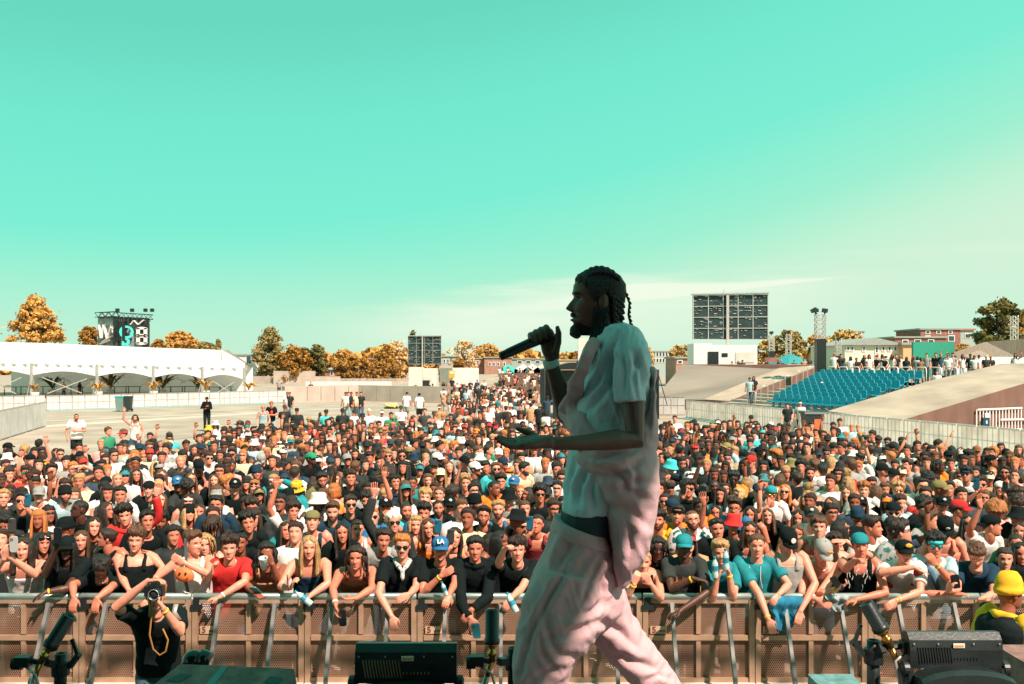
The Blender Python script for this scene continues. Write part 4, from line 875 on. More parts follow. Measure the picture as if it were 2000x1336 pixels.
# ------------------------------------------------------------------ banner stage tower behind the tent
Yb = 150; st = tag(empty('banner_stage_tower', P(245, 760, Yb)), 'truss stage tower wrapped in grey banners with teal and white letters', 'stage')
M['banner'] = mat('banner_grey', (.10, .14, .14), .7, var=.5, scale=.35, col2=(.22, .28, .27)); M['teal_paint'] = mat('teal_paint', (.06, .55, .52), .6); M['truss'] = mat('truss_alu', (.42, .48, .46), .4, metal=.5)
c0, c1, c2 = P(191, 620, Yb+3), P(230, 618, Yb), P(291, 621, Yb+1)
bt = lambda c: A_([c[0], c[1], 0.])
g = G(); g.prism([bt(c0), bt(c1), c1, c0], (0, .2, 0)); g.prism([bt(c1), bt(c2), c2, c1], (0, .2, 0)); g.prism([c0, c1, c2, A_([c2[0]-3, c2[1]+9, c2[2]]), A_([c0[0], c0[1]+8, c0[2]])], (0, 0, -.2)); part('banner', g, [M['banner']], st)
def truss(g, a, b, w=.5, seg=8, t=.06, m=0):
    a, b = A_(a, float), A_(b, float); d = unit(b-a); ref = A_([0, 0, 1.]) if abs(d[2]) < .9 else A_([0, 1., 0]); u = unit(np.cross(d, ref)); v = np.cross(d, u); cs = [u*w/2+v*w/2, u*w/2-v*w/2, -u*w/2-v*w/2, -u*w/2+v*w/2]
    for c in cs: g.bar(a+c, b+c, t, t, m)
    for k in range(seg):
        p, q = a+(b-a)*k/seg, a+(b-a)*(k+1)/seg
        for i in range(4):
            s_, e = (cs[i], cs[(i+1) % 4]) if k % 2 else (cs[(i+1) % 4], cs[i]); g.bar(p+s_, q+e, t*.6, t*.6, m)
g = G(); truss(g, c0+A_([0, -.3, .35]), c1+A_([0, -.3, .35]), .7, 6, .1); truss(g, c1+A_([0, -.3, .2]), c2+A_([.7, -.3, .1]), .7, 8, .1); truss(g, A_([c1[0], c1[1]-.5, 0]), c1+A_([0, -.5, 0]), .6, 20, .1)
for x in (-.2, 2.0, 4.0, 5.0): g.box(c1+A_([x+.4, -.6, .9]), (.5, .4, .5))
part('roof_truss', g, [M['black_metal']], st)
g = G()
for k in range(7):
    p = c1+(c2-c1)*(.10+.14*k)+A_([0, -.6, -.55]); g.lathe([(.05, .35), (.28, .25), (.32, -.35), (.02, -.38)], p, 8)
g.box(c1+(c2-c1)*.16+A_([0, -.5, -2.2]), (1.3, .7, 3.0)); g.box(c1+(c2-c1)*.93+A_([0, -.5, -2.6]), (1.0, .7, 3.4)); part('stage_light', g, [M['black_metal']], st)
g = G(); fr = unit(c2-c1)
add_text(g, 'O', 2.7, P(247, 650, Yb-.5), fr, (0, 0, 1), 0, .05, .05); add_text(g, 'R', 2.7, P(247, 674, Yb-.5), fr, (0, 0, 1), 0, .05, .05); part('lettering', g, [M['teal_paint']], st)
g = G(); fl = unit(c1-c0)
for k, (px, py) in enumerate(((277, 648), (277, 664))):     # white gothic strokes on the banner
    c = P(px, py, Yb-.2)
    for dx in (-.55, .55): g.bar(c+A_([dx, 0, -.55]), c+A_([dx, 0, .55]), .5, .2)
    for sx in (-1, 1):
        for sz in (-1, 1): g.prism([c+A_([0, -.1, sz*.35]), c+A_([sx*.9, -.1, sz*.35]), c+A_([sx*.75, -.1, sz*.62]), c+A_([0, -.1, sz*.75])], (0, .15, 0))
for a, b in (((194, 634), (198, 660)), ((198, 660), (203, 634)), ((203, 634), (210, 662)), ((210, 662), (218, 636)), ((218, 636), (222, 650)), ((200, 668), (222, 655)), ((196, 672), (216, 664))): g.bar(P(*a, Yb-.2+2.6*(230-a[0])/39), P(*b, Yb-.2+2.6*(230-b[0])/39), .42, .1)
for a, b in (((255, 634), (262, 626)), ((262, 626), (270, 634)), ((270, 634), (281, 625))): g.bar(P(*a, Yb-.4), P(*b, Yb-.4), .5, .1)
part('white_mark', g, [M['white_paint']], st)
# ------------------------------------------------------------------ screens seen from behind
M['led_back'] = mat('led_back', (.012, .03, .032), .5, var=.5, scale=2)
def screen(px0, px1, yt, yb, Y, nx, nz, mastx, label, slant=0.):
    a, b = P(px0, yt+slant, Y), P(px1, yt-slant, Y); zb = P(0, yb, Y)[2]; o = tag(empty('video_screen', ((a[0]+b[0])/2, Y, 0)), label, 'screen'); W_, H_ = b[0]-a[0], a[2]-zb; g = G()
    for i in range(nx):
        for j in range(nz):
            x0, x1 = a[0]+W_*i/nx, a[0]+W_*(i+1)/nx; z0, z1 = zb+H_*j/nz, zb+H_*(j+1)/nz; sl = (b[2]-a[2])*((i+.5)/nx)*(j+.5)/nz
            g.box(((x0+x1)/2, Y, (z0+z1)/2+sl), ((x1-x0)*.96, .5, (z1-z0)*.95))
    part('led_panel', g, [M['led_back']], o); f = G(); t = W_*.008
    for i in range(nx+1): x = a[0]+W_*i/nx; f.bar((x, Y-.3, zb), (x, Y-.3, a[2]+(b[2]-a[2])*i/nx), t*1.3)
    for j in range(nz+1): f.bar((a[0], Y-.33, zb+H_*j/nz), (b[0], Y-.33, zb+(H_+b[2]-a[2])*j/nz), t)
    f.box(((a[0]+b[0])/2, Y-.1, (a[2]+b[2])/2+t*2), (W_*1.03, .9, t*2.2), 0, roty(-atan2(b[2]-a[2], W_))); part('frame', f, [M['alu']], o)
    d = G(); r = random.Random(int(px0))
    for k in range(nx*nz*7): i, j = r.randrange(nx*3), r.randrange(nz); x = a[0]+W_*(i+.5)/(nx*3); z = zb+H_*(j+r.choice([.2, .35, .5, .62, .8, .92]))/nz; d.box((x+r.uniform(-.1, .1), Y-.28, z), (W_/nx*.16*r.uniform(.4, 1.5), .08, H_*.010*r.uniform(.5, 1.8)))
    part('fitting', d, [M['steel']], o)
    m_ = G(); p = P(mastx, yb, Y-.55); m_.bar((p[0], p[1], 1.0), (p[0], p[1], a[2]), W_*.035, W_*.035); m_.bar((p[0]-W_*.05, p[1], a[2]), (p[0]-W_*.05, p[1], a[2]+H_*.13), .06); part('mast', m_, [M['steel']], o); return o
SY = 85.; screen(1353, 1498, 576, 663, SY, 5, 4, 1421, 'big screen seen from behind on a mast above a white trailer', 1.5)
SY2 = 120.; screen(797.5, 862, 657, 711, SY2, 4, 4, 825, 'smaller screen seen from behind above a grey trailer')
def trailer(px0, px1, yt, yb, Y, label, step, door, z0):
    a, b = P(px0, yt, Y), P(px1, yt, Y); o = tag(empty('screen_trailer', ((a[0]+b[0])/2, Y, z0)), label, 'trailer'); g = G(); xm = P(step, yt, Y)[0]; h = a[2]-z0
    g.box(((a[0]+xm)/2, Y+1.5, z0+h/2), (xm-a[0], 3, h)); g.box(((xm+b[0])/2+.02, Y+1.7, z0+h*.47), (b[0]-xm, 2.6, h*.94)); part('box_body', g, [M['white_paint'] if door else M['pale_panel']], o)
    if door:
        d = G(); p = P(door, yt, Y-.03); d.box((p[0], Y-.04+.0, z0+h*.34), (1.7, .08, h*.62)); part('doorway', d, [M['black_metal']], o); e = G(); e.box((p[0]+.45, Y-.12, z0+h*.36), (.9, .05, h*.64)); dd = part('door', e, [M['white_paint']], o); q = G(); q.box((p[0]+.5, Y-.16, z0+h*.5), (.5, .03, .32)); part('door_window', q, [M['black_metal']], dd)
        l = G(); p2 = P(1455, yt, Y+.38); l.box((p2[0], Y+.37, z0+h*.40), (1.6, .04, h*.45)); part('hatch', l, [M['pale_panel']], o)
    w_ = G()
    for q in (.25, .75): w_.tube([(a[0]+(b[0]-a[0])*q, Y-.05, z0-.1), (a[0]+(b[0]-a[0])*q, Y+.2, z0-.1)], .3, 12)
    part('wheel', w_, [M['black_plastic']], o); return o
trailer(1355, 1481, 671, 713, SY-2.5, 'white screen trailer with a small door under the big screen', 1391, 1403, 3.2)
trailer(798, 852, 717, 755, SY2-2.5, 'pale grey screen trailer standing under the smaller screen', 825, None, .7)
# ------------------------------------------------------------------ concrete banks, stand, seats
M['bank'] = mat('bank_concrete', (.34, .255, .205), .95, var=.16, scale=.5, col2=(.40, .305, .245), detail=8); M['bank_dark'] = mat('bank_asphalt', (.22, .18, .155), .95, var=.2, scale=.25, stretch=(.5, 2, 1)); M['bank_side'] = mat('bank_side', (.17, .088, .068), .95, var=.22, scale=1.2, stretch=(1, 1, .3)); M['wall_pale'] = mat('wall_pale', (.60, .50, .45), .85, var=.1, scale=1)
g = G()
A1, B1, C1, D1 = P(1278, 779, 76), P(1424, 783, 72), P(1604, 713, 79), P(1334, 711.5, 81.6)
E1 = P(1374, 781, 74); F1 = P(1540, 712, 80.5)
V = [A1, E1, F1, D1]; zero = [A_([p[0], p[1], 0]) for p in V]; g.add(V, [[0, 1, 2, 3]], 1)
g.add([E1+A_([0, 0, .03]), B1, C1, F1+A_([0, 0, .03])], [[0, 1, 2, 3]], 0)
low = lambda p, d: p-A_([0, 0, d])
g.add([B1, C1, low(C1, 1.05), low(B1, .55)], [[0, 3, 2, 1]], 2)
Bw, Cw = B1+A_([.25, .25, 0]), C1+A_([.25, .25, 0])
g.add([low(Bw, .5), low(Cw, 1.0), A_([Cw[0], Cw[1], 0]), A_([Bw[0], Bw[1], 0])], [[0, 3, 2, 1]], 3)
g.add([C1, D1, A_([D1[0], D1[1], 0]), A_([C1[0], C1[1], 0])], [[0, 1, 2, 3]], 2); g.add([A1, B1, A_([B1[0], B1[1], 0]), A_([A1[0], A1[1], 0])], [[0, 3, 2, 1]], 2); g.add([D1, A1, A_([A1[0], A1[1], 0]), A_([D1[0], D1[1], 0])], [[0, 1, 2, 3]], 2)
tag(obj('concrete_bank', g, [M['bank'], M['bank_dark'], M['bank_side'], M['wall_pale']], loc=(A1[0], A1[1], 0)), 'sloping concrete bank below the big screen with a pale side wall', 'bank')
# near wing
g = G(); W0, W1, W2, W3, W4, W5 = P(1616, 803, 50.2), P(1757, 822, 46), P(2090, 722, 43.5), P(2090, 708, 57), P(1955, 710.5, 60), P(1811, 745, 55)
pn = np.cross(W1-W0, W5-W0)
def on_plane(px, py):
    d = P(px, py, 1.)-A_([0, 0, CAMZ]); return A_([0, 0, CAMZ])+d*np.dot(W0-A_([0, 0, CAMZ]), pn)/np.dot(d, pn)
W2, W3, W4 = on_plane(2090, 722), on_plane(2090, 708), on_plane(1955, 710.5)
V = [W0, W1, W2, W3, W4, W5]; cz = sum(V)/6; g.add(V+[cz], [[0, 1, 6], [1, 2, 6], [2, 3, 6], [3, 4, 6], [4, 5, 6], [5, 0, 6]], 0)
z_ = lambda p: A_([p[0], p[1], 0]); g.add([W0, W1, z_(W1), z_(W0)], [[0, 3, 2, 1]], 1); g.add([W1, W2, z_(W2), z_(W1)], [[0, 3, 2, 1]], 1); g.add([W5, W0, z_(W0), z_(W5)], [[0, 3, 2, 1]], 1); g.add([W3, W4, z_(W4), z_(W3)], [[0, 3, 2, 1]], 1)
wing = tag(obj('concrete_wing', g, [M['bank'], M['bank_side']], loc=z_(W1)), 'big sloping concrete wing with a brown side wall beside the teal seats', 'bank')
# gate with bars and the number six sign
o = tag(empty('barred_gate', P(1945, 840, 44)), 'white barred gate set in the brown wall of the concrete wing', 'gate'); g = G(); dq = unit(W2-W1); dq[2] = 0; dq = unit(dq); nq = A_([dq[1], -dq[0], 0]); nq = nq if nq[1] < 0 else -nq
def on_wall(px):
    t = (px-1000)/F_PX; d = W2-W1; k = (t*W1[1]-W1[0])/(d[0]-t*d[1]); p = W1+d*k; return A_([p[0], p[1], 0.])+nq*.12
pa, pb = on_wall(1903), on_wall(1990); zt = CAMZ-(800-HOR)/F_PX*pa[1]; zb = CAMZ-(848-HOR)/F_PX*pa[1]; zb = max(zb, .1)
for k in range(15):
    p = pa+(pb-pa)*k/14; g.bar(p+A_([0, 0, zb]), p+A_([0, 0, zt]), .05, .05)
for q in (zb, zt): g.bar(pa+A_([0, 0, q])+nq*.03, pb+A_([0, 0, q])+nq*.03, .08)
g.bar((pa+pb)/2+A_([0, 0, (zb+zt)/2])+nq*.05, on_wall(2060)+A_([0, 0, (zb+zt)/2-.1])+nq*.05, .08); part('bar', g, [M['white_paint']], o)
pl = G(); p = (pa*.8+pb*.2); pl.box(p+nq*.09+A_([0, 0, zt-.35]), (.42, .04, .34), 0, np.stack([dq, -nq, (0, 0, 1)], 1)); part('notice_plate', pl, [M['label_white']], o)
s_ = tag(empty('number_sign', on_wall(1914)), 'dark blue square sign with a pale number 6 beside the barred gate', 'sign'); g = G(); p = on_wall(1914)+nq*.2; sz = CAMZ-(824.5-HOR)/F_PX*p[1]; Rr = np.stack([dq, -nq, (0, 0, 1)], 1)
g.box(p+A_([0, 0, sz]), (.55, .06, .44), 0, Rr); part('sign_board', g, [mat('sign_blue', (.005, .035, .06), .5)], s_); g = G(); g.lathe([(.11, -.004), (.11, .004), (.001, .0045)], p+nq*.035+A_([0, 0, sz]), 16, 0, np.stack([dq, (0, 0, 1), nq], 1)); part('disc', g, [mat('sign_disc', (.01, .2, .38), .5)], s_)
g = G(); add_text(g, '6', .24, p+nq*.045+A_([0, 0, sz]), dq, (0, 0, 1), 0, .004, .006); part('number', g, [M['label_white']], s_); g = G(); g.box(p-A_([0, 0, 0])+A_([0, 0, sz/2-.1]), (.06, .05, sz-.2)); part('sign_post', g, [M['alu']], s_)
# stand steps
nS = unit(A_([.955, .296, 0])); uS = A_([-.296, .955, 0.])
def SP(n_, u_, z): return A_([11.6, 66., 0])+nS*n_-uS*u_+A_([0, 0, z])
g = G(); rows = 9
for k in range(rows): 
    p = SP(1.4+k*.82, 2.0, 0); g.prism([SP(1.4+k*.82, 0.5, 0), SP(1.4+k*.82, 16.5, 0), SP(2.22+k*.82+(8 if k == rows-1 else .0), 16.5, 0), SP(2.22+k*.82+(8 if k == rows-1 else 0), .5, 0)], (0, 0, .72+k*.175))
g.prism([SP(1.0, .5, 0), SP(1.0, 16.5, 0), SP(1.4, 16.5, 0), SP(1.4, .5, 0)], (0, 0, .80))
tag(obj('stand_steps', g, [M['concrete']], loc=SP(1, 8, 0)), 'concrete steps of the small grandstand', 'grandstand')
g = G(); g.prism([SP(9.6, .6, 0), SP(9.6, 17, 0), SP(70, 17, 0), SP(70, .6, 0)], (0, 0, 2.12)); g.prism([A_([24, 88, 0.]), A_([140, 88, 0.]), A_([140, 190, 0.]), A_([40, 190, 0.])], (0, 0, 2.2)); tag(obj('terrace', g, [M['bank']], loc=SP(9.6, 0, 0)), 'raised terrace behind the grandstand', kind='structure')
M['seat_teal'] = mat('seat_teal', (.012, .29, .41), .45, var=.12, scale=5)
sg = G(); nb = [(-.22, 0), (-.23, .16), (-.2, .34), (-.1, .40), (.1, .40), (.2, .34), (.23, .16), (.22, 0)]
bk = [A_([.16+.09*y/.4, x, .44+y]) for x, y in nb]; sg.prism(bk, (.035, 0, .008)); sg.prism([A_([-.20, -.2, .42]), A_([-.20, .2, .42]), A_([.17, .22, .40]), A_([.17, -.22, .40])], (0, 0, .045)); sg.prism([A_([-.20, -.2, .47]), A_([-.20, .2, .47]), A_([-.235, .19, .40]), A_([-.235, -.19, .40])], (.03, 0, .01)); sg.bar((.02, 0, 0), (.05, 0, .42), .08); sg.bar((-.1, -.2, .25), (.1, .2, .3), .05)
Rn = np.stack([nS, uS, (0, 0, 1)], 1); sV = (sg.verts()*A_([1.1, 1.38, 1.12]))@Rn.T; sme = mesh_of('seat', sV, sg.F, [M['seat_teal']], sg.M, False); rs = random.Random(4)
for k in range(rows):
    ust = 7.6-k*.62; cnt = 11+int(k*.4)
    for i in range(cnt):
        u_ = ust+i*.72
        if u_ > 15.6: continue
        o = link('seat', sme, None, SP(1.75+k*.82, u_, .72+k*.175)); o.rotation_euler = (0, 0, rs.uniform(-.06, .06)); tag(o, 'empty teal plastic seat in the small grandstand', 'seat', 'teal grandstand seats')
# handrails on the stair and the terrace
for k in range(6):
    g = G(); a = SP(1.5+k*1.45, 5.2-k*.9, .75+k*.30); g.tube([a, a+A_([0, 0, .95]), a+nS*.25+A_([0, 0, 1.0]), a+nS*.5+A_([0, 0, .95]), a+nS*.5], .03, 6); tag(obj('handrail', g, [M['alu']], loc=a, smooth=True), 'bent steel handrail on the stair beside the teal seats', 'handrail', 'handrails of the stand stair')
for k in range(10):
    g = G(); a = SP(9.9, 1.4+k*1.25, 2.12); b = a-uS*.85; g.tube([a, a+A_([0, 0, 1.0]), a*.9+b*.1+A_([0, 0, 1.1]), a*.1+b*.9+A_([0, 0, 1.1]), b+A_([0, 0, 1.0]), b], .035, 6); tag(obj('hoop_rail', g, [M['white_paint']], loc=a, smooth=True), 'white hoop rail standing behind the top row of teal seats', 'railing', 'hoop rails above the teal seats')
# small stepped ramp in the middle distance
g = G()
for k in range(9):
    a, b = P(975, 752, 112+k*2.2), P(1060, 752, 112+k*2.2); g.box(((a[0]+b[0])/2, a[1]+1.1, .12*(k+1)), (b[0]-a[0], 2.2, .24*(k+1)))
tag(obj('wide_steps', g, [M['bank_side']], loc=(P(1015, 750, 112)[0], 112, 0)), 'wide brown steps rising behind the walking crowd', 'steps')
g = G(); a, b = P(905, 752, 118), P(975, 752, 118); c, d = P(985, 731, 150), P(930, 731, 150); g.add([A_([a[0], 118, .05]), A_([b[0], 118, .05]), c, d, A_([c[0], 150, 0]), A_([d[0], 150, 0])], [[0, 1, 2, 3], [3, 2, 4, 5], [1, 4, 2], [0, 3, 5]]); tag(obj('ramp', g, [M['bank']], loc=(a[0], 118, 0)), 'pale paved ramp beside the wide brown steps', 'ramp')
wall_px('ramp_wall', [(884, 750, 123), (935, 748, 126)], 2.9, 2.5, 'pale_panel', 'white wall end beside the paved ramp', z0=0)
wall_px('ramp_wall', [(858, 752, 128), (884, 751, 128)], 3.2, .5, 'concrete', 'grey wall beside the small screen trailer', z0=0)
for px, py, Y, lab, col in ((863, 735, 126, 'black notice board beside the small screen trailer', (.015, .02, .02)), (882.5, 731, 122, 'orange notice board beside the white wall end', (.75, .33, .03))):
    g = G(); p = P(px, py, Y); g.box(p, (.7, .08, 1.5 if col[0] < .1 else .9)); o = tag(empty('notice_board', (p[0], p[1], 0)), lab, 'sign'); part('board', g, [mat('notice', col, .6)], o); q = G(); q.bar((p[0], p[1]+.05, 0), (p[0], p[1]+.05, p[2]), .08); part('sign_post', q, [M['steel']], o)
    q = G(); q.box(p+A_([0, -.05, .2]), (.45, .02, .25)); part('white_mark', q, [M['label_white']], o)
# lighting trusses and the speaker tower
def tower(px, yt, yb, Y, w, label, box=None, lamps=2, z0=2.0):
    a = P(px, yt, Y); o = tag(empty('truss_tower', (a[0], Y, z0)), label, 'lighting tower'); g = G(); truss(g, (a[0], Y, P(px, yb, Y)[2]), a, w, 10, .07); part('truss', g, [M['alu']], o)
    l = G()
    for k in range(lamps):
        x = a[0]+(k-(lamps-1)/2)*w*1.1; l.box((x, Y, a[2]+.28), (.36, .35, .28), 0, roty(.3*(k-.5))); l.bar((x, Y, a[2]), (x, Y, a[2]+.3), .1)
    part('floodlight', l, [M['black_metal']], o)
    if box: q = G(); q.box((a[0], Y, (box[0]+box[1])/2), (w*1.1, w*1.1, box[0]-box[1])); part('cover', q, [M['black_plastic']], o)
    return o
z = lambda py, Y: P(0, py, Y)[2]
tower(1602, 614, 662, 74, .62, 'tall truss tower with a black lower half and floodlights on top', (z(662, 74), 2.0), 2)
g = G(); p = P(1589, 606, 74); g.box(p, (.4, .3, .28), 0, roty(-.5)); g.bar(p, P(1597, 614, 74), .05); g.bar(P(1594, 600, 74), P(1594, 614, 74), .05); tag(obj('floodlight', g, [M['black_metal']], loc=p), 'single floodlight on an arm beside the tall truss tower top', 'floodlight')
tower(1506.5, 655, 686, 105, .5, 'thin truss tower with a dark foot beside the big screen', (z(686, 105), 2), 1)
tower(1540, 653, 700, 112, .5, 'pale thin truss tower in front of the mixed green tree', None, 1)
tower(1637.5, 667, 695, 100, .42, 'short truss tower with a dark foot near the cream house', (z(695, 100), 2), 1)
tower(1981, 617, 664, 105, .55, 'bare truss tower in front of the ochre tree at the frame edge', None, 0)
# teal umbrella and black stage skirt in the distance
g = G(); p = P(1543, 704, 95); g.lathe([(2.3, -.35), (2.2, -.3), (1.2, .25), (.05, .62)], p, 10); o = tag(empty('parasol', (p[0], p[1], 2)), 'teal parasol behind the top edge of the concrete bank', 'parasol'); part('canopy', g, [mat('parasol_teal', (.03, .24, .27), .7)], o); g = G(); g.bar((p[0], p[1], 2), p+A_([0, 0, .5]), .08); part('pole', g, [M['steel']], o)
g = G(); p = P(1507, 703, 90); g.box(p, (1.3, .3, .45)); tag(obj('vendor_sign', g, [M['brick']], loc=p), 'small red sign board on the far terrace', 'sign')
o = tag(empty('black_marquee', P(1010, 760, 62)), 'black draped sound booth behind the performer chest', 'booth')
g = G(); xa, xb = P(1056, 0, 62)[0], P(1285, 0, 62)[0]
zt_, ze = P(0, 708, 62)[2], P(0, 722, 62)[2]
g.box(((xa+xb)/2, 64, ze/2+.4), (xb-xa-.6, 3.0, ze-.9)); g.prism([(xa, 62, ze), (xb, 62, ze), (xb-1.5, 62, zt_), (xa+1.9, 62, zt_)], (0, 5, 0)); part('drape', g, [M['black_plastic']], o); g = G()
for x in (xa+.1, xa+.9, xb-.1): g.bar((x, 61.9, 0), (x, 61.9, ze), .28)
g.bar((xb-.1, 61.7, ze), (xb+.45, 61.2, .9), .05); part('pole', g, [M['black_metal']], o)
g = G(); p = P(1140, 690, 80); g.box((p[0], 80, p[2]/2+1.2), (.9, .5, p[2])); tag(obj('banner_flag', g, [M['pale_panel']], loc=(p[0], 80, 0)), 'tall pale banner flag rising behind the performer collar', 'banner')
for k, (px, c) in enumerate(((993, 'teal_paint'), (1022, 'white_paint'), (1040, 'white_paint'), (1060, 'pale_panel'))):
    p = P(px, 722, 155); g = G(); g.prism([p+A_([-1.4, 0, -1]), p+A_([1.4, 0, -1]), p+A_([1.4, 0, 0]), p+A_([0, 0, .9]), p+A_([-1.4, 0, 0])], (0, 2.5, 0)); 
    for sx in (-1.3, 1.3): g.bar(p+A_([sx, .1, -1]), A_([p[0]+sx, 155.1, 0]), .1)
    tag(obj('vendor_tent', g, [M[c]], loc=(p[0], 155, 0)), ['teal vendor tent beyond the walking crowd', 'white vendor tent beside the teal one', 'white vendor tent nearer the performer wrist', 'dull pale vendor tent behind the performer wrist'][k], 'tent')
# ------------------------------------------------------------------ crowd barrier in front of the stage
M['brace_steel'] = mat('brace_steel', (.19, .18, .175), .6, metal=.2, var=.2, scale=7); M['rail'] = mat('barrier_rail', (.42, .50, .48), .38, metal=.6, var=.15, scale=6); M['bar_frame'] = mat('barrier_frame', (.44, .275, .185), .5, metal=.3, var=.2, scale=5)
m, nt, N_, L_, b_ = newmat('perforated_sheet'); b_.inputs['Roughness'].default_value = .55; b_.inputs['Metallic'].default_value = .3
tcn = N_.new('ShaderNodeTexCoord'); mp_ = N_.new('ShaderNodeMapping'); mp_.inputs['Scale'].default_value = (1, 1, 1); L_.new(tcn.outputs['Object'], mp_.inputs[0]); sx = N_.new('ShaderNodeSeparateXYZ'); L_.new(mp_.outputs[0], sx.inputs[0])
def nm(op, a, b=None):
    n = N_.new('ShaderNodeMath'); n.operation = op
    for i, v in enumerate((a, b)):
        if v is None: continue
        if isinstance(v, (int, float)): n.inputs[i].default_value = v
        else: L_.new(v, n.inputs[i])
    return n.outputs[0]
PITCH = .020
row = nm('FLOOR', nm('DIVIDE', sx.outputs[2], PITCH*.866)); odd = nm('MULTIPLY', nm('MODULO', row, 2.0), .5)
fx = nm('SUBTRACT', nm('FRACT', nm('ADD', nm('DIVIDE', sx.outputs[0], PITCH), nm('ABSOLUTE', odd))), .5); fz = nm('MULTIPLY', nm('SUBTRACT', nm('FRACT', nm('DIVIDE', sx.outputs[2], PITCH*.866)), .5), .866)
hole = nm('LESS_THAN', nm('ADD', nm('MULTIPLY', fx, fx), nm('MULTIPLY', fz, fz)), .105)
no_ = N_.new('ShaderNodeTexNoise'); no_.inputs['Scale'].default_value = 2.3; no_.inputs['Detail'].default_value = 6; L_.new(tcn.outputs['Object'], no_.inputs[0]); rp_ = N_.new('ShaderNodeValToRGB'); rp_.color_ramp.elements[0].position = .35; rp_.color_ramp.elements[1].position = .7; rp_.color_ramp.elements[0].color = (.26, .14, .092, 1); rp_.color_ramp.elements[1].color = (.42, .25, .17, 1); L_.new(no_.outputs['Fac'], rp_.inputs[0]); L_.new(rp_.outputs[0], b_.inputs['Base Color'])
tr_ = N_.new('ShaderNodeBsdfTransparent'); ms_ = N_.new('ShaderNodeMixShader'); L_.new(hole, ms_.inputs[0]); L_.new(b_.outputs[0], ms_.inputs[1]); L_.new(tr_.outputs[0], ms_.inputs[2]); L_.new(ms_.outputs[0], nt.nodes['Material Output'].inputs[0]); M['perf'] = m
BY, BZ = 9.72, 1.18; PW = 1.098; bx0 = (156-1000)/F_PX*BY
def barrier_panel():
    o = empty('crowd_barrier', (0, 0, 0)); tag(o, 'silver stage barrier of perforated sheet between two posts', 'barrier', 'stage barrier panels in front of the crowd')
    z0, zm, z1 = .36, BZ-.405, BZ-.035; h = PW/2
    s_ = G(); s_.box((0, .02, (z0+z1)/2), (PW-.06, .004, z1-z0)); part('perforated_sheet', s_, [M['perf']], o)
    f = G()
    for sx in (-1, 1): f.box((sx*(h-.030), 0, (.02+z1)/2), (.052, .05, z1-.02))
    f.box((0, .002, z1-.01), (PW-.13, .042, .045)); f.box((0, .002, zm), (PW-.13, .042, .048)); f.box((0, .002, z0), (PW-.13, .042, .05)); f.box((-.0, .004, (z0+zm)/2), (.045, .03, zm-z0-.05)); f.box((0, .004, (zm+z1)/2), (.045, .03, z1-zm-.07)); part('frame', f, [M['bar_frame']], o)
    r = G(); r.tube([(-h+.008, -.0, BZ), (-h+.012, -.0, BZ), (h-.012, 0, BZ), (h-.008, 0, BZ)], [.02, .03, .03, .02], 12); r.box((0, .005, BZ-.024), (PW-.03, .05, .014)); part('top_rail', r, [M['rail']], o, True)
    for sx in (-.27, .27):
        b = G(); b.bar((sx, -.045, BZ-.06), (sx, -.50, .30), .034, .055); b.box((sx, -.04, BZ-.075), (.06, .05, .03)); part('brace', b, [M['brace_steel']], o)
    t = G(); t.box((-.5, -.03, BZ-.10), (.11, .03, .045)); t.box((-.5, -.032, BZ-.055), (.055, .02, .08)); part('latch', t, [M['black_metal']], o)
    p = G(); p.box((0, -.30, .332), (PW-.012, .62, .02)); p.box((0, -.62, .17), (PW-.012, .02, .31)); part('step', p, [M['pale_panel']], o)
    return o
bp0 = barrier_panel(); bps = []
tm = G(); tm.box((0, 0, 0), (.16, .006, .075)); tmesh = None
tx = G(); add_text(tx, '5', .085, (-.045, -.006, 0), m=0, depth=.001, bold=.002); add_text(tx, 'mm', .04, (.035, -.006, -.008), m=0, depth=.001, bold=.001)
M['tag_print'] = mat('tag_print', (.2, .04, .02), .6); M['tag_plate'] = mat('tag_plate', (.52, .36, .25), .6)
for i in range(-2, 10):
    o = bp0 if i == -2 else copy_tree(bp0); o.location = (bx0+PW*(i+.5), BY, 0); bps.append(o)
    if i in (1, 3, 5, 6):
        c = A_([bx0+PW*i+.16, BY-.004, BZ-.405+.075]); g = G(); g.add(tm.verts()+c, tm.F); tp_ = part('maker_plate', g, [M['tag_plate']], o); g = G(); g.add(tx.verts()+c, tx.F); part('printed_mark', g, [M['tag_print']], tp_)
# ------------------------------------------------------------------ stage deck, roof and gear
for nm_, lab, c, d in (('stage_drape', 'black drape closing the back of the stage, behind the picture', (-3, -9.2, 5.5), (22, .15, 7)),):
    g = G(); g.box(c, d); tag(obj(nm_, g, [M['black_plastic']], loc=c), lab, 'drape')  # out of view; added to block skylight reaching the performer from behind the camera
M['deck'] = mat('stage_deck', (.03, .035, .035), .7, var=.3, scale=4)
g = G(); g.box((0, -2.75, 1.86), (24, 14.5, .2)); g.box((0, 4.40, .98), (24, .1, 1.56)); tag(obj('stage_deck', g, [M['deck']], loc=(0, 0, 0)), 'black stage deck the performer walks on', kind='structure')
DZ = 1.96; RX1 = 3.68
g = G(); g.box(((RX1-14)/2, -5.1, 9.3), (RX1+14, 14.0, .4)); ro = tag(empty('stage_roof', (0, -2, 0)), 'roof over the stage, above the picture', 'stage roof'); part('roof_skin', g, [M['black_plastic']], ro)
g = G(); truss(g, (-14, 3.45, 9.0), (RX1+6, 3.45, 9.0), .5, 24, .055)
for x in (-13.6,): truss(g, (x, 3.5, 0), (x, 3.5, 9), .5, 16, .06)
truss(g, (RX1+.1, -8.6, 0), (RX1+.1, -8.6, 9), .5, 16, .06); part('roof_truss', g, [M['truss']], ro)
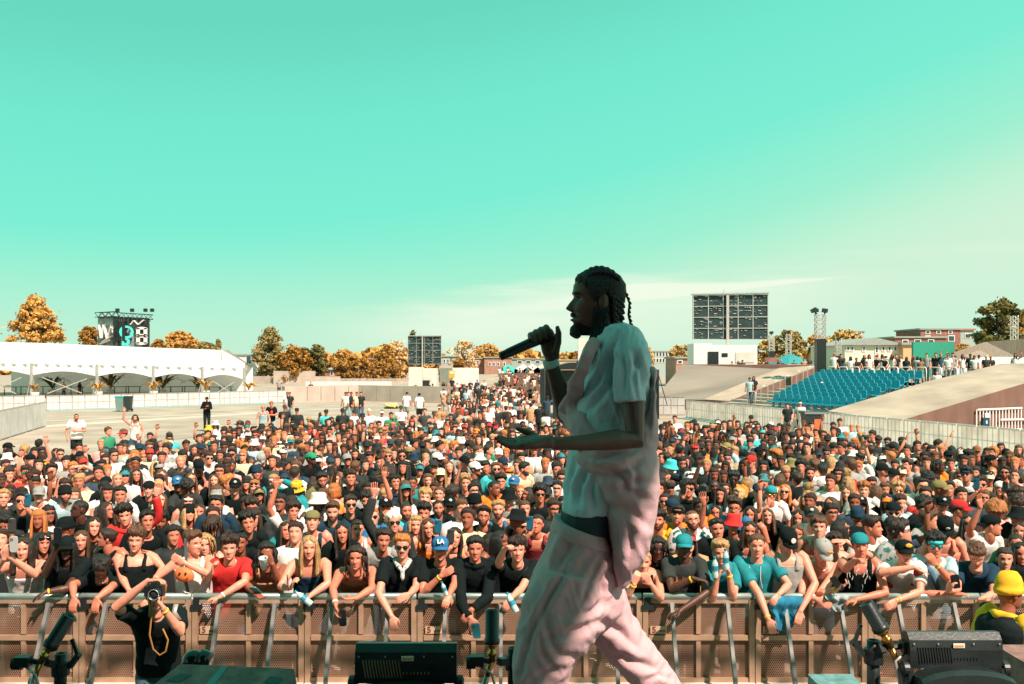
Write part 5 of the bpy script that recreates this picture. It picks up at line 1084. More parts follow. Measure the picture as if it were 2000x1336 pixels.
def rot_to(ax):
    ax = unit(ax); ref = A_([0, 1., 0]); u = unit(np.cross(ref, ax)); v = np.cross(ax, u); return np.stack([u, v, ax], 1)
def jet(px0, py0, px1, py1, Y, pole, label, flip=1):
    """flame jet: black nozzle on brass fittings, clamped to a pole"""
    a, b = P(px0, py0, Y), P(px1, py1, Y-.02); o = tag(empty('stage_jet', (b[0], Y, DZ)), label, 'stage jet', 'stage jets along the stage edge'); ax = unit(a-b); R = rot_to(ax); L_ = np.linalg.norm(a-b); g = G()
    g.lathe([(.020, 0), (.033, .0), (.034, L_*.06), (.034, L_*.16), (.030, L_*.18), (.030, L_*.985), (.027, L_), (.023, L_), (.022, L_*.8)], b, 20, 0, R); part('nozzle', g, [M['black_plastic']], o, True)
    q = G(); q.lathe([(.008, -.075), (.014, -.075), (.014, -.05), (.020, -.048), (.020, -.03), (.013, -.028), (.016, -.012), (.024, -.010), (.024, .004)], b, 10, 0, R)
    c = b-ax*.075; q.tube([c, c-A_([0, 0, .02])+A_([-.015*flip, 0, -.02]), c+A_([-.02*flip, 0, -.06])], [.013, .012, .012], 8); part('brass_fitting', q, [M['brass']], o, True)
    v = G(); v.box(c+A_([-.065*flip, -.01, .01]), (.06, .05, .042)); v.lathe([(.027, -.02), (.027, .02)], c+A_([-.09*flip, -.01, 0]), 14, 0, roty(pi/2)); v.tube([c+A_([-.04*flip, 0, .01]), c], .012, 6); part('valve', v, [M['black_metal']], o)
    p = P(*pole, Y+.02); t = G(); t.lathe([(.026, DZ-p[2]), (.026, 0), (.020, 0), (.020, -.02)], p, 18); part('pole', t, [M['black_plastic']], o, True)
    cl = G(); cl.lathe([(.036, -.035), (.038, -.03), (.038, .02), (.036, .025)], p-A_([0, 0, .06]), 14); cl.bar(p-A_([0, 0, .055]), c+A_([.03*flip, 0, .0]), .035, .03); cl.bar(p+A_([.04*flip, 0, -.06]), p+A_([.085*flip, -.01, .0]), .026, .02); cl.bar(p+A_([.085*flip, -.01, -.02]), p+A_([.055*flip, -.01, .065]), .014, .012); part('clamp', cl, [M['black_metal']], o)
    h = G(); h.tube([c+A_([-.02*flip, 0, -.06]), c+A_([-.035*flip, .0, -.11]), c+A_([-.06*flip, 0, -.19]), c+A_([-.10*flip, 0, DZ-c[2]+.02])], [.011, .016, .015, .014], 10); h.tube([c+A_([-.05*flip, -.02, -.01]), c+A_([0, -.04, -.04]), c+A_([.02, -.03, -.12]), c+A_([.03, -.01, DZ-c[2]+.03])], .006, 6); part('hose', h, [M['steel']], o, True); return o
jet(136, 1202, 97, 1264, 4.3, (118, 1276), 'stage jet with a black nozzle leaning over in front of the photographer', 1)
jet(961, 1190, 961, 1258, 4.35, (1003, 1265), 'stage jet with an upright black nozzle beside the performer leg', 1)
jet(1691, 1178, 1722, 1232, 4.0, (1706, 1250), 'stage jet with a leaning black nozzle beside the yellow beanie', -1)
def strobe(px0, px1, yt, Y, label, badge=True):
    """floor strobe seen from behind: louvred head in a yoke over a base"""
    a, b = P(px0, yt, Y), P(px1, yt, Y); W_ = b[0]-a[0]; c = (a+b)/2; o = tag(empty('strobe_light', (c[0], Y, DZ)), label, 'stage light', 'strobe lights along the stage edge'); k = W_/.43
    prof = [(-.02, -.004), (.02, -.0), (.05, -.03), (.06, -.075), (.055, -.16), (-.04, -.16), (-.05, -.03)]
    g = G(); g.prism([c+A_([-W_/2, -q*k, z*k]) for q, z in prof], (W_, 0, 0)); part('lamp_head', g, [M['black_plastic']], o)
    s_ = G()
    for i in range(13):
        x = -W_*.42+W_*.029*i; s_.bar(c+A_([x, -.0615*k, -.060*k]), c+A_([x+.012*k, -.0595*k, -.135*k]), .0035*k, .004)
    for i in range(8): s_.box(c+A_([W_*(-.02+.035*i), -.0605*k, -.115*k]), (.004*k, .004, .010*k))
    sc_ = G()
    for x in (-.46, -.2, .18, .46): sc_.box(c+A_([W_*x, -.0615*k, -.045*k]), (.006*k, .004, .006*k))
    part('screw', sc_, [M['steel']], o); part('louvre', s_, [M['bar_frame'] if badge == 1 else M['black_metal']], o)
    l = G(); l.box(c+A_([W_*.02, -.064*k, -.052*k]), (.052*k, .004, .020*k)); bd = part('warning_plate', l, [M['label_white']], o); q = G()
    for i in range(4): q.box(c+A_([W_*.02+(-.017+.011*i)*k, -.067*k, -.053*k]), (.008*k, .002, .009*k))
    q.prism([c+A_([W_*.02-.024*k, -.067*k, -.059*k]), c+A_([W_*.02-.011*k, -.067*k, -.059*k]), c+A_([W_*.02-.017*k, -.067*k, -.046*k])], (0, .002, 0)); part('warning_mark', q, [mat('warning_amber', (.7, .28, .02), .6)], bd)
    y = G(); Rg = []
    for t in np.linspace(0, 1, 15):
        x = -W_*.48+W_*.98*t; zt_ = -.135*k-.030*k*(2*t-1)**2-.012*k*abs(2*t-1)**6; Rg.append(A_([[c[0]+x, Y-.19*k, c[2]+zt_-.015*k], [c[0]+x, Y-.16*k, c[2]+zt_], [c[0]+x, Y-.05*k, c[2]+zt_-.01*k], [c[0]+x, Y-.03*k, DZ+.04], [c[0]+x, Y-.20*k, DZ+.04]]))
    y.rings(Rg); part('base_body', y, [M['black_plastic']], o)
    for sx in (-1, 1):
        d = G(); d.lathe([(.03*k, -.012), (.036*k, -.008), (.036*k, .012), (.02*k, .018)], c+A_([sx*(W_/2+.012), -.04*k, -.165*k]), 16, 0, roty(sx*pi/2)); d.bar(c+A_([sx*W_*.5, -.04*k, -.16*k]), c+A_([sx*W_*.485, -.07*k, DZ-c[2]+.05]), .02, .05); part('yoke_arm', d, [M['black_metal']], o)
    f = G(); f.box((c[0], Y-.08, DZ+.02), (W_*1.02, .3, .04)); part('foot_plate', f, [M['black_metal']], o); return o
strobe(697, 893, 1254, 4.15, 'louvred strobe light with a white plate near the performer leg', 1)
strobe(1768, 1947, 1232, 3.95, 'louvred strobe light with an orange plate in front of the yellow beanie', 2)
# grey monitor wedge and a dome light beside it
Y = 4.25; o = tag(empty('monitor_wedge', (P(440, 1330, Y)[0], Y, DZ)), 'grey worn monitor wedge lying at the stage edge', 'monitor'); g = G()
tp = [P(352, 1297, Y), P(574, 1306, Y-.02), P(590, 1390, Y-.30), P(232, 1390, Y-.34)]; V = A_(tp+[A_([p[0], p[1]+(.10 if i < 2 else 0), DZ]) for i, p in enumerate(tp)])
g.add(V, [[3, 2, 1, 0], [0, 1, 5, 4], [1, 2, 6, 5], [2, 3, 7, 6], [3, 0, 4, 7], [4, 5, 6, 7]]); M['wedge'] = mat('wedge_paint', (.17, .085, .075), .8, var=.4, scale=9, col2=(.26, .135, .12), bump=.3, bscale=90); part('cabinet', g, [M['wedge']], o)
n_ = unit(np.cross(tp[1]-tp[0], tp[3]-tp[0])); n_ = n_ if n_[2] > 0 else -n_
q = G()
def onw(u, v): return (tp[0]*(1-u)+tp[1]*u)*(1-v)+(tp[3]*(1-u)+tp[2]*u)*v+n_*.003
q.add([onw(.37, 0.02), onw(.43, .02), onw(.41, .98), onw(.345, .98)], [[0, 1, 2, 3]]); part('tape_strip', q, [mat('tape_teal', (.10, .22, .22), .6)], o)
for u0 in (.10, .80): q = G(); q.add([onw(u0, .22), onw(u0+.10, .24), onw(u0+.06, .40), onw(u0-.045, .38)], [[0, 1, 2, 3]]); part('handle', q, [M['black_metal']], o)
g = G(); p = P(378, 1292, 4.5); V, Fs = head_blob(p, .052, 2, 20, 14, 0); g.add(V, Fs); g.tube([p+A_([.03, 0, .01]), p+A_([.075, 0, .0])], [.05, .04], 14); o = tag(empty('dome_light', A_([p[0], p[1], DZ])), 'glossy black dome light behind the grey monitor wedge', 'stage light'); part('dome', g, [mat('gloss_black', (.006, .01, .011), .12)], o, True); q = G(); q.box(p+A_([.0, 0, -.06]), (.10, .08, .06)); q.bar(p-A_([0, 0, .05]), A_([p[0], p[1], DZ]), .05); part('base', q, [M['black_metal']], o)
# flight case lids at the right edge of the stage
M['case'] = mat('case_teal', (.13, .25, .26), .55, var=.35, scale=22)
for pts, lab in (([(1583, 1322), (1668, 1323), (1700, 1350), (1600, 1350)], 'speckled teal case lid at the stage edge'), ([(1950, 1264), (2040, 1268), (2060, 1350), (1940, 1350)], 'pale grey case standing beside the far strobe light')):
    Y = 4.4; q = [P(x, y, Y) for x, y in pts]; g = G(); z0 = DZ; zt_ = q[0][2]; g.box(((q[0][0]+q[1][0])/2, Y-.1, (zt_+z0)/2), (q[1][0]-q[0][0], .28, max(.05, zt_-z0))); o = tag(obj('flight_case', g, [M['case'] if 'teal' in lab else M['wedge']], loc=(q[0][0], Y, z0)), lab, 'case')
    e = G(); e.box(((q[0][0]+q[1][0])/2, Y-.245, zt_-.012), (q[1][0]-q[0][0]+.01, .012, .024)); part('edge_trim', e, [M['alu']], o)
# ------------------------------------------------------------------ the performer
PY_ = 3.74
base = A_([P(1120, 0, PY_)[0], PY_, DZ])
def lr(rows, Yc, n=40, e=2.2):
    """cross sections from (py, left px, right px, half depth, centre Y)"""
    Rg = []
    for r_ in rows:
        py, l, r = r_[:3]; d = r_[3]; yc = r_[4] if len(r_) > 4 else Yc; a, b = P(l, py, PY_), P(r, py, PY_); c = (a+b)/2; c[1] = yc; Rg.append(ell_ring(c, ((b[0]-a[0])/2, 0, 0), (0, d, 0), n, e))
    return Rg
def dens(rows, k=3):
    rows = [list(r)+([PY_] if len(r) < 5 else []) for r in rows]; ys = [r[0] for r in rows]; t = np.linspace(0, len(rows)-1, (len(rows)-1)*k+1); A = A_(rows); return [[np.interp(q, range(len(rows)), A[:, j]) for j in range(5)] for q in t]
def cloth_obj(name, g, voxel, sm, m, folds, parent, seed=0, color=None, creases=(), warp=None):
    V, Fs = remesh(g.verts(), g.F, voxel, sm); N = normals(V, Fs); dsp = np.zeros(len(V))
    for amp, fr, R_, st, sharp in folds:
        q = V@np.asarray(R_).T*A_(st); n_ = vnoise(q, fr, seed); seed += 1; n_ = (1-2*np.abs(n_)) if sharp else n_; n_ = n_-n_.mean(); dsp += amp*n_
    px = 1000+V[:, 0]/V[:, 1]*F_PX; py = HOR+(CAMZ-V[:, 2])/V[:, 1]*F_PX; q = np.stack([px, py], 1)
    for amp, w_, pl in creases:       # drawn folds: a groove with a raised lip, on the side turned to the stage
        best = np.full(len(V), 1e9); sg = np.zeros(len(V)); pl = A_(pl, float); tt = np.zeros(len(V)); nseg = len(pl)-1
        for k in range(nseg):
            a, b = pl[k], pl[k+1]; d = b-a; u = np.clip(((q-a)@d)/(d@d), 0, 1); c = a+u[:, None]*d; r_ = np.linalg.norm(q-c, axis=1); m_ = r_ < best
            best[m_] = r_[m_]; sg[m_] = np.sign(d[0]*(q-c)[m_, 1]-d[1]*(q-c)[m_, 0]); tt[m_] = (k+u[m_])/nseg
        env = np.clip(np.sin(np.pi*np.clip(tt*.9+.05, 0, 1)), 0, 1)**.6*np.clip(-N[:, 1]*2.2, 0, 1); x = best*sg/w_
        dsp += amp*env*(-np.exp(-x*x)+.45*np.exp(-((x-1.7)/1.1)**2)+.2*np.exp(-((x+1.9)/1.2)**2))
    V = V+N*dsp[:, None]
    if warp: V = warp(V)
    g2 = G(); g2.add(V, Fs); return part(name, g2, [m], parent, True, color)
def waist(V):      # the waist sits higher at the belly and drops towards the back
    V = V.copy(); px = 1000+V[:, 0]/PY_*F_PX; py = HOR+(CAMZ-V[:, 2])/PY_*F_PX; V[:, 2] -= 34*np.clip((px-1083)/105, 0, 1.1)*np.clip((1150-py)/125, 0, 1)*PY_/F_PX; return V
M['tee'] = mat('tee_pale_blue', (.48, .60, .67), .9, var=.07, scale=9, bump=.25, bscale=160); M['pink'] = mat('sweat_pink', (.60, .37, .40), .95, var=.08, scale=8, bump=.35, bscale=240); M['under'] = mat('undershirt_dark', (.02, .045, .055), .9, var=.2)
M['braid'] = mat('hair_black', (.010, .009, .009), .6, var=.5, scale=60, bump=.9, bscale=160); M['mic'] = mat('microphone_black', (.012, .013, .014), .4, var=.2)
# body: torso, arms and hands grown into one surface, then the head
SKIN_P = (.115, .048, .032)
Hc = P(1167, 589, PY_); s = 1.0; HR = rotz(-pi/2+.10)@rotx(-.02)
core = G(); core.rings(lr(dens([(640, 1160, 1212, .06), (662, 1160, 1228, .10), (690, 1152, 1245, .17), (740, 1146, 1256, .17), (800, 1140, 1252, .16), (900, 1125, 1238, .15), (1000, 1108, 1190, .15), (1060, 1098, 1195, .16)]), PY_, 28))
nb = P(1196, 668, PY_); core.tube([nb, P(1186, 640, PY_), P(1177, 612, PY_), P(1172, 590, PY_)], [.075, .064, .06, .06], 20)
def arm(pts, rad, n=14): core.tube(pts, rad, n)
S1 = P(1238, 700, 3.57); E1 = P(1240, 860, 3.47); W1 = P(1078, 866, 3.36)
arm([P(1226, 684, 3.62), S1, P(1238, 770, 3.52), P(1238, 815, 3.49), E1, P(1205, 858, 3.44), P(1150, 864, 3.40), P(1105, 866, 3.37), W1], [.06, .060, .042, .038, .037, .037, .029, .0235, .022])
S2 = P(1172, 706, 3.92); E2 = P(1121, 852, 3.96); W2 = P(1074, 706, 3.84)
arm([P(1190, 690, 3.88), S2, P(1145, 780, 3.95), E2, P(1107, 810, 3.94), P(1094, 764, 3.89), P(1081, 724, 3.85), W2], [.06, .06, .046, .041, .043, .036, .028, .026])
# open near hand: palm up, fingers reaching left
hand(core, P(1070, 865, 3.35), (-1, -.12, -.03), (.04, -.25, 1), .16, 1.12, 8, 0, False, .02)
# far hand closed round the microphone
ma, mb = P(976, 697, 3.80), P(1081, 650, 3.86); mx_ = unit(mb-ma); hw = P(1075, 700, 3.845)
hd = unit(P(1066, 650, 3.82)-hw)
Rg = []
for t, w, h in ((-.01, .026, .024), (.01, .030, .026), (.04, .040, .026), (.07, .042, .022), (.085, .036, .016)):
    c = P(1079, 700, 3.85)+unit(P(1073, 655, 3.86)-P(1079, 700, 3.85))*t; Rg.append(ell_ring(c, mx_*w, unit(np.cross(hd, mx_))*h, 14, 2.5))
core.rings(Rg)
nn = unit(np.cross(mx_, A_([0, -1, 0.]))); nn = nn if nn[2] > 0 else -nn
for k, (u, L_) in enumerate(((.075, 1.0), (.052, 1.0), (.029, .97), (.006, .9))):       # knuckles climb along the shaft, finger tips curl to the camera side
    c = mb-mx_*(.018+.0235*k); pts = []
    for t in np.linspace(-.75, 1.45, 9): pts.append(c+nn*cos(t*1.35-.05)*.0325*L_+A_([0, -1, 0])*sin(t*1.35-.05)*.031*L_+mx_*(.004*t))
    core.tube([P(1080, 676, 3.87)]+pts, [.012]+[.0115, .0125, .0125, .012, .0115, .0112, .0105, .0095, .006], 9)
core.tube([P(1084, 690, 3.83), P(1090, 668, 3.82), P(1091, 650, 3.825), P(1088, 637, 3.835)], [.015, .0145, .0125, .008], 9)
V, Fs = remesh(core.verts(), core.F, .0042, 3)
body = G(); body.add(V, Fs, 0)
Aa, Z = head_grid(88, 80); hv = head_face(Aa, Z, .95, .98, .5)
fr = (np.cos(Aa) > 0); x_, z_h = hv[..., 0], hv[..., 2]
hv[..., 1] -= np.where(fr, .003*gs(x_, 0, .014)*gs(z_h, -.034, .014)-.006*gs(x_, 0, .014)*gs(z_h, .012, .012)+.010*gs(x_, 0, .028)*gs(z_h, -.112, .018)+.005*gs(x_, 0, .02)*(gs(z_h, -.0565, .006)+gs(z_h, -.072, .007))-.004*gs(x_, 0, .022)*gs(z_h, -.064, .003), 0)
hv[..., 2] -= np.where(fr, .012*gs(x_, 0, .03)*gs(z_h, -.118, .02), 0)
hv = hv.reshape(-1, 3); hf = grid_faces(80, 88); hf.append(list(range(88))[::-1]); hf.append(list(range(79*88, 80*88)))
fc = A_([hv[f4[:4]].mean(0) for f4 in hf]); hm = face_mat(fc, 0, .5); ax_ = np.abs(fc[:, 0])
hm[(fc[:, 1] < -.03) & (ax_ < .036) & (fc[:, 2] < -.082)] = 4; hm[(fc[:, 1] < -.03) & (ax_ < .026) & (fc[:, 2] > -.056) & (fc[:, 2] < -.049)] = 4; hm[(fc[:, 2] < -.092) & (fc[:, 1] < -.045)] = 4
tw = (fc[:, 1] < -.05) & (ax_ < .017) & (np.abs(fc[:, 2]+.064) < .0026)
body.add(Hc+(hv@HR.T)*s, hf, hm)
for sx in (-1, 1):
    V2, F2 = head_blob((0, 0, 0), 1, 3, 14, 10, .08); V2 = V2*A_([.011, .019, .033])+A_([sx*.073, .010, -.006]); body.add(Hc+(V2@HR.T)*s, F2, 0)
perf = tag(obj('person', body, SKINM, loc=base, smooth=True, color=SKIN_P), 'performer in pale blue T-shirt and pink sweatpants, singing into a microphone on the stage', 'person')
# goatee and moustache, braided hair
b = G(); V2, F2 = head_blob((0, 0, 0), 1, 5, 16, 12, .12); V2 = V2*A_([.030, .024, .028])+A_([0, -.080, -.114]); b.add(Hc+(V2@HR.T), F2); b.tube([Hc+HR@A_(q) for q in ((-.03, -.082, -.066), (-.018, -.094, -.052), (0, -.0985, -.050), (.018, -.094, -.052), (.03, -.082, -.066))], [.004, .006, .006, .006, .004], 6)
for sx in (): b.tube([Hc+HR@A_(q) for q in ((sx*.074, -.010, -.01), (sx*.070, -.016, -.05), (sx*.058, -.034, -.085), (sx*.03, -.065, -.108))], [.004, .004, .005, .009], 7)
V3, F3 = remesh(b.verts(), b.F, .005, 2); V3 = V3+normals(V3, F3)*(vnoise(V3, 160, 2)*.0018)[:, None]; b = G(); b.add(V3, F3); part('beard', b, [M['braid']], perf, True)
h = G(); V2, F2 = hair_shell(120, 60, .011, .008, .002, 90, 3, back=-.085); h.add(Hc+(V2@HR.T), F2)
for k in range(9):      # rows of braid lying back over the skull
    a0 = -1.2+2.4*k/8; pts = []
    for t in np.linspace(0, 1, 30):
        z = .066+(.118-.066)*sin(min(t*1.5, 1)*pi/2) if t < .66 else .118-(t-.66)/.34*.13; yy = None
        th = -1.15+t*3.1; d = A_([sin(a0)*cos(th*.0)*.075*cos((t-.45)*1.6), -cos(th+1.15)*.105, 0])
        r_ = head_base(A_(0.), A_(0.)); 
        e_ = (t*1.15+.36)*pi/2; p = A_([sin(a0)*.074*sin(min(e_, pi/2)*1.0)*(.55+.45*cos(e_-pi/2)), -.095*cos(e_)+.004, .010+.117*sin(e_)*sqrt(max(.05, 1-(sin(a0)*.62)**2))]); pts.append(Hc+HR@p)
    h.tube(pts, [.0075+.0022*sin(i*1.9) for i in range(30)], 7)
def braid(pts, r0, r1, n=26, wob=.004):
    pts = A_(pts); t = np.linspace(0, 1, n); cu = np.cumsum(np.r_[0, np.linalg.norm(np.diff(pts, axis=0), axis=1)]); cu /= cu[-1]
    q = np.stack([np.interp(t, cu, pts[:, j]) for j in range(3)], 1); q[:, 0] += wob*np.sin(np.arange(n)*2.1); h.tube(q, [(r0+(r1-r0)*x)*(1+.28*sin(i*2.1)) for i, x in enumerate(t)], 7)
PP = lambda x, y, dy=0: P(x, y, PY_+dy)
braid([PP(1210, 562), PP(1223, 574), PP(1230, 592), PP(1228, 615), PP(1233, 636), PP(1238, 650)], .0050, .0062, 34, .002)
for k in range(13):
    dy = -.065+.011*k; x0 = 1200+(k % 4)*5
    braid([PP(x0-16, 560+(k % 3)*5, dy), PP(x0-1, 585, dy*1.1), PP(x0-1, 612, dy*1.1), PP(x0-1-(k % 3)*7, 640+(k % 5)*4, dy*.9)], .011, .007, 24)
for k in range(5): braid([PP(1185-k*5, 600, -.07), PP(1183-k*6, 640, -.085+.01*k), PP(1174-k*6, 668+k*3, -.11+.01*k), PP(1160-k*5, 690+k*6, -.13)], .010, .006, 22, .003)
for x, y in ((1244, 652), (1252, 650), (1256, 667), (1246, 660)): braid([PP(1222, 646, -.05), PP((1222+x)/2, 652, -.07), PP(x, y, -.09)], .003, .0025, 10, .002)
part('hair', h, [M['braid']], perf, True)
# T-shirt
g = G(); g.rings(lr(dens([(640, 1178, 1216, .06), (648, 1166, 1226, .105), (658, 1158, 1243, .15), (674, 1152, 1251, .185), (700, 1144, 1262, .20), (740, 1135, 1270, .20), (780, 1127, 1272, .195), (820, 1121, 1270, .19), (860, 1114, 1269, .195), (900, 1108, 1255, .19), (940, 1101, 1236, .19), (984, 1097, 1212, .19), (996, 1098, 1205, .185)]), PY_, 44))
g.tube([P(1205, 668, 3.66), P(1222, 676, 3.60), P(1234, 705, 3.545), P(1233, 745, 3.515), P(1232, 776, 3.50), P(1232, 783, 3.50)], [.075, .080, .070, .058, .055, .054], 22)
g.tube([P(1190, 675, 3.85), P(1172, 700, 3.92), P(1152, 745, 3.95), P(1140, 775, 3.96)], [.07, .075, .068, .066], 18)
dg1 = roty(.55); dg2 = roty(-.6)
cloth_obj('shirt', g, .0058, 4, M['tee'], [(.007, 8, roty(.35), (3.6, 1.2, .45), 1), (.003, 17, roty(-.3), (3, 1, .45), 1), (.003, 6, np.eye(3), (1, 1, 1), 0)], perf, 5, creases=[(0.0162, 6, [(1208, 652), (1193, 689), (1191, 730), (1196, 775)]), (0.0162, 7, [(1232, 684), (1251, 725), (1263, 790)]), (0.0135, 7, [(1213, 668), (1222, 720), (1218, 770)]), (0.0189, 7, [(1145, 775), (1178, 730), (1190, 695)]), (0.0189, 8, [(1146, 805), (1185, 760), (1200, 700)]), (0.0135, 6, [(1135, 760), (1160, 715), (1170, 680)]), (0.0189, 7, [(1124, 900), (1110, 945), (1101, 984)]), (0.0189, 8, [(1145, 912), (1131, 950), (1128, 986)]), (0.0162, 7, [(1161, 930), (1154, 960), (1158, 986)]), (0.0135, 6, [(1242, 690), (1238, 740), (1246, 783)])])
# dark undershirt and waistband
g = G(); g.rings(lr(dens([(972, 1104, 1196, .17), (1000, 1097, 1192, .175), (1030, 1094, 1190, .175), (1066, 1092, 1190, .17)]), PY_, 36)); cloth_obj('undershirt', g, .007, 3, M['under'], [(.004, 12, np.eye(3), (2, 1, .5), 1)], perf, 8)
# sweatpants
g = G()
g.rings(lr(dens([(1010, 1085, 1186, .180), (1026, 1081, 1190, .182), (1043, 1076, 1198, .185), (1081, 1060, 1210, .19), (1137, 1032, 1214, .19), (1189, 1022, 1214, .185), (1212, 1024, 1196, .17), (1236, 1060, 1150, .12)]), PY_, 44))
g.rings(lr(dens([(1100, 1052, 1170, .14, 3.66), (1137, 1029, 1182, .15, 3.66), (1189, 1014, 1180, .15, 3.655), (1211, 1009, 1172, .147, 3.65), (1240, 1004, 1151, .14, 3.65), (1275, 1002, 1124, .125, 3.65), (1306, 1002, 1108, .115, 3.65), (1336, 1005, 1098, .11, 3.65), (1390, 1012, 1092, .10, 3.65), (1450, 1022, 1085, .085, 3.65), (1472, 1030, 1082, .07, 3.65)]), PY_, 40))
def slant(rows):
    Rg = []
    for (x, y, w, d, yc) in rows:
        c = P(x, y, PY_); c[1] = yc; Rg.append((c, w/520., d))
    out = []
    for i, (c, w, d) in enumerate(Rg):
        t = unit(Rg[min(i+1, len(Rg)-1)][0]-Rg[max(i-1, 0)][0]); b_ = unit(np.cross(t, (0, 1., 0))); out.append(ell_ring(c, b_*w, (0, d, 0), 36, 2.2))
    return out
g.rings(slant([(1172, 1130, 44, .14, 3.80), (1182, 1185, 47, .15, 3.81), (1199, 1232, 47, .15, 3.82), (1226, 1272, 44, .14, 3.83), (1257, 1307, 42, .13, 3.84), (1288, 1344, 40, .125, 3.85), (1322, 1396, 37, .115, 3.86), (1345, 1440, 34, .10, 3.87), (1356, 1466, 28, .08, 3.87)]))
cloth_obj('sweatpants', g, .0058, 4, M['pink'], [(.007, 5.2, roty(.45), (3.4, 1.4, .45), 1), (.0045, 10, roty(-.65), (2.8, 1.2, .5), 1), (.0025, 20, roty(.3), (2, 1, .7), 1)], perf, 21, creases=[(.024, 9, [(1118, 1040), (1100, 1085), (1082, 1124)]), (.014, 7, [(1131, 1055), (1095, 1130), (1064, 1186)]), (.012, 6, [(1084, 1140), (1050, 1210), (1032, 1252), (1020, 1306), (1016, 1345)]), (.018, 9, [(1176, 1210), (1140, 1226), (1106, 1236), (1064, 1246)]), (.014, 8, [(1182, 1176), (1155, 1195), (1128, 1206)]), (.016, 8, [(1062, 1196), (1072, 1245), (1092, 1280), (1122, 1283)]), (.014, 7, [(1050, 1225), (1062, 1275), (1085, 1310)]), (.016, 9, [(1172, 1216), (1212, 1234), (1250, 1270)]), (.018, 9, [(1160, 1240), (1200, 1280), (1245, 1296), (1295, 1308)]), (.014, 8, [(1150, 1258), (1190, 1290), (1230, 1330)]), (.012, 7, [(1180, 1060), (1150, 1130), (1138, 1190)]), (.012, 8, [(1095, 1300), (1060, 1316), (1030, 1340)]), (.012, 7, [(1200, 1080), (1176, 1130), (1178, 1180)]), (.010, 6, [(1260, 1330), (1290, 1318), (1312, 1326)])], warp=waist)
g = G(); g.rings(lr([(1008, 1083, 1187, .183), (1010, 1081, 1188, .187), (1033, 1077, 1195, .191), (1036, 1079, 1194, .187)], PY_, 44)); g.V = [waist(v) for v in g.V]; part('waistband', g, [M['pink']], perf, True)
# pink sweatshirt worn off the shoulder: body of it hangs at the near hip, one sleeve lies over the chest and far arm
g = G()
g.rings(lr(dens([(846, 1150, 1270, .10, 3.66), (868, 1132, 1274, .155, 3.65), (890, 1119, 1275, .165, 3.64), (918, 1142, 1275, .16, 3.63), (955, 1167, 1275, .15, 3.63), (989, 1177, 1272, .14, 3.63), (1027, 1184, 1267, .13, 3.63), (1060, 1187, 1259, .12, 3.63), (1090, 1190, 1244, .10, 3.63), (1115, 1195, 1226, .07, 3.63), (1134, 1201, 1212, .03, 3.63)]), PY_, 40))
g.rings(lr(dens([(716, 1268, 1275, .06, 3.74), (735, 1262, 1278, .12, 3.74), (780, 1256, 1276, .15, 3.72), (820, 1244, 1276, .16, 3.70), (870, 1200, 1276, .16, 3.68)]), PY_, 30))
cloth_obj('sweatshirt', g, .0058, 4, M['pink'], [(.008, 5.5, roty(.95), (2.8, 1.2, .5), 1), (.005, 11, roty(.5), (2.6, 1, .5), 1), (.005, 18, np.eye(3), (1, 1, 1), 0)], perf, 33, creases=[(.020, 8, [(1150, 930), (1190, 930), (1221, 922), (1240, 900)]), (.020, 9, [(1174, 985), (1210, 992), (1250, 1012), (1268, 1030)]), (.018, 8, [(1217, 926), (1222, 955), (1262, 975)]), (.016, 8, [(1112, 890), (1163, 897), (1205, 884), (1250, 880)]), (.018, 9, [(1188, 996), (1201, 1030), (1206, 1085), (1208, 1130)]), (.016, 8, [(1215, 1000), (1232, 1040), (1228, 1090)]), (.016, 8, [(1150, 905), (1180, 915), (1230, 940), (1275, 945)]), (.012, 7, [(1252, 745), (1262, 800), (1270, 860)]), (.014, 8, [(1262, 885), (1240, 915), (1246, 960)])])
g = G()
g.tube([P(1163, 664, 3.60), P(1150, 690, 3.56), P(1140, 718, 3.56), P(1128, 748, 3.60), P(1116, 775, 3.68), P(1108, 800, 3.78)], [.020, .022, .024, .028, .034, .04], 14, flat=.6)
g.tube([P(1104, 788, 3.90), P(1112, 806, 3.90), P(1128, 822, 3.86), P(1142, 842, 3.76), P(1150, 862, 3.68)], [.032, .044, .052, .06, .065], 16)
g.tube([P(1118, 786, 3.76), P(1128, 806, 3.72), P(1142, 835, 3.64), P(1160, 866, 3.60)], [.032, .046, .056, .06], 14)
cloth_obj('sweatshirt_sleeve', g, .0055, 3, M['pink'], [(.007, 9, roty(.7), (2.6, 1, .6), 1), (.004, 18, np.eye(3), (1, 1, 1), 1)], perf, 41)
# bracelet, belt tag, shoes
g = G(); c = P(1076, 709, 3.845); u = unit(E2-W2); g.tube([c-u*.013, c-u*.012, c+u*.012, c+u*.013], [.028, .031, .032, .029], 18); part('wristband', g, [M['white_band']], perf, True)
g = G(); g.tube([P(1163, 672, 3.63), P(1176, 684, 3.60), P(1196, 672, 3.63), P(1212, 640, 3.70)], .004, 6); part('neck_chain', g, [M['alu']], perf, True)
for x, yc in ((1050, 3.65), (1356, 3.87)):
    g = G(); c = P(x, 1478, PY_); c[1] = yc; c[2] = DZ+.05; g.rings([ell_ring(c+A_([dx, 0, dz]), (0, w, 0), (0, 0, hh), 14, 2.6) for dx, w, hh, dz in ((.07, .03, .03, -.005), (.05, .042, .05, .01), (-.04, .048, .05, .0), (-.14, .05, .035, -.012), (-.19, .03, .022, -.02))]); part('shoe', g, [M['label_white']], perf, True)
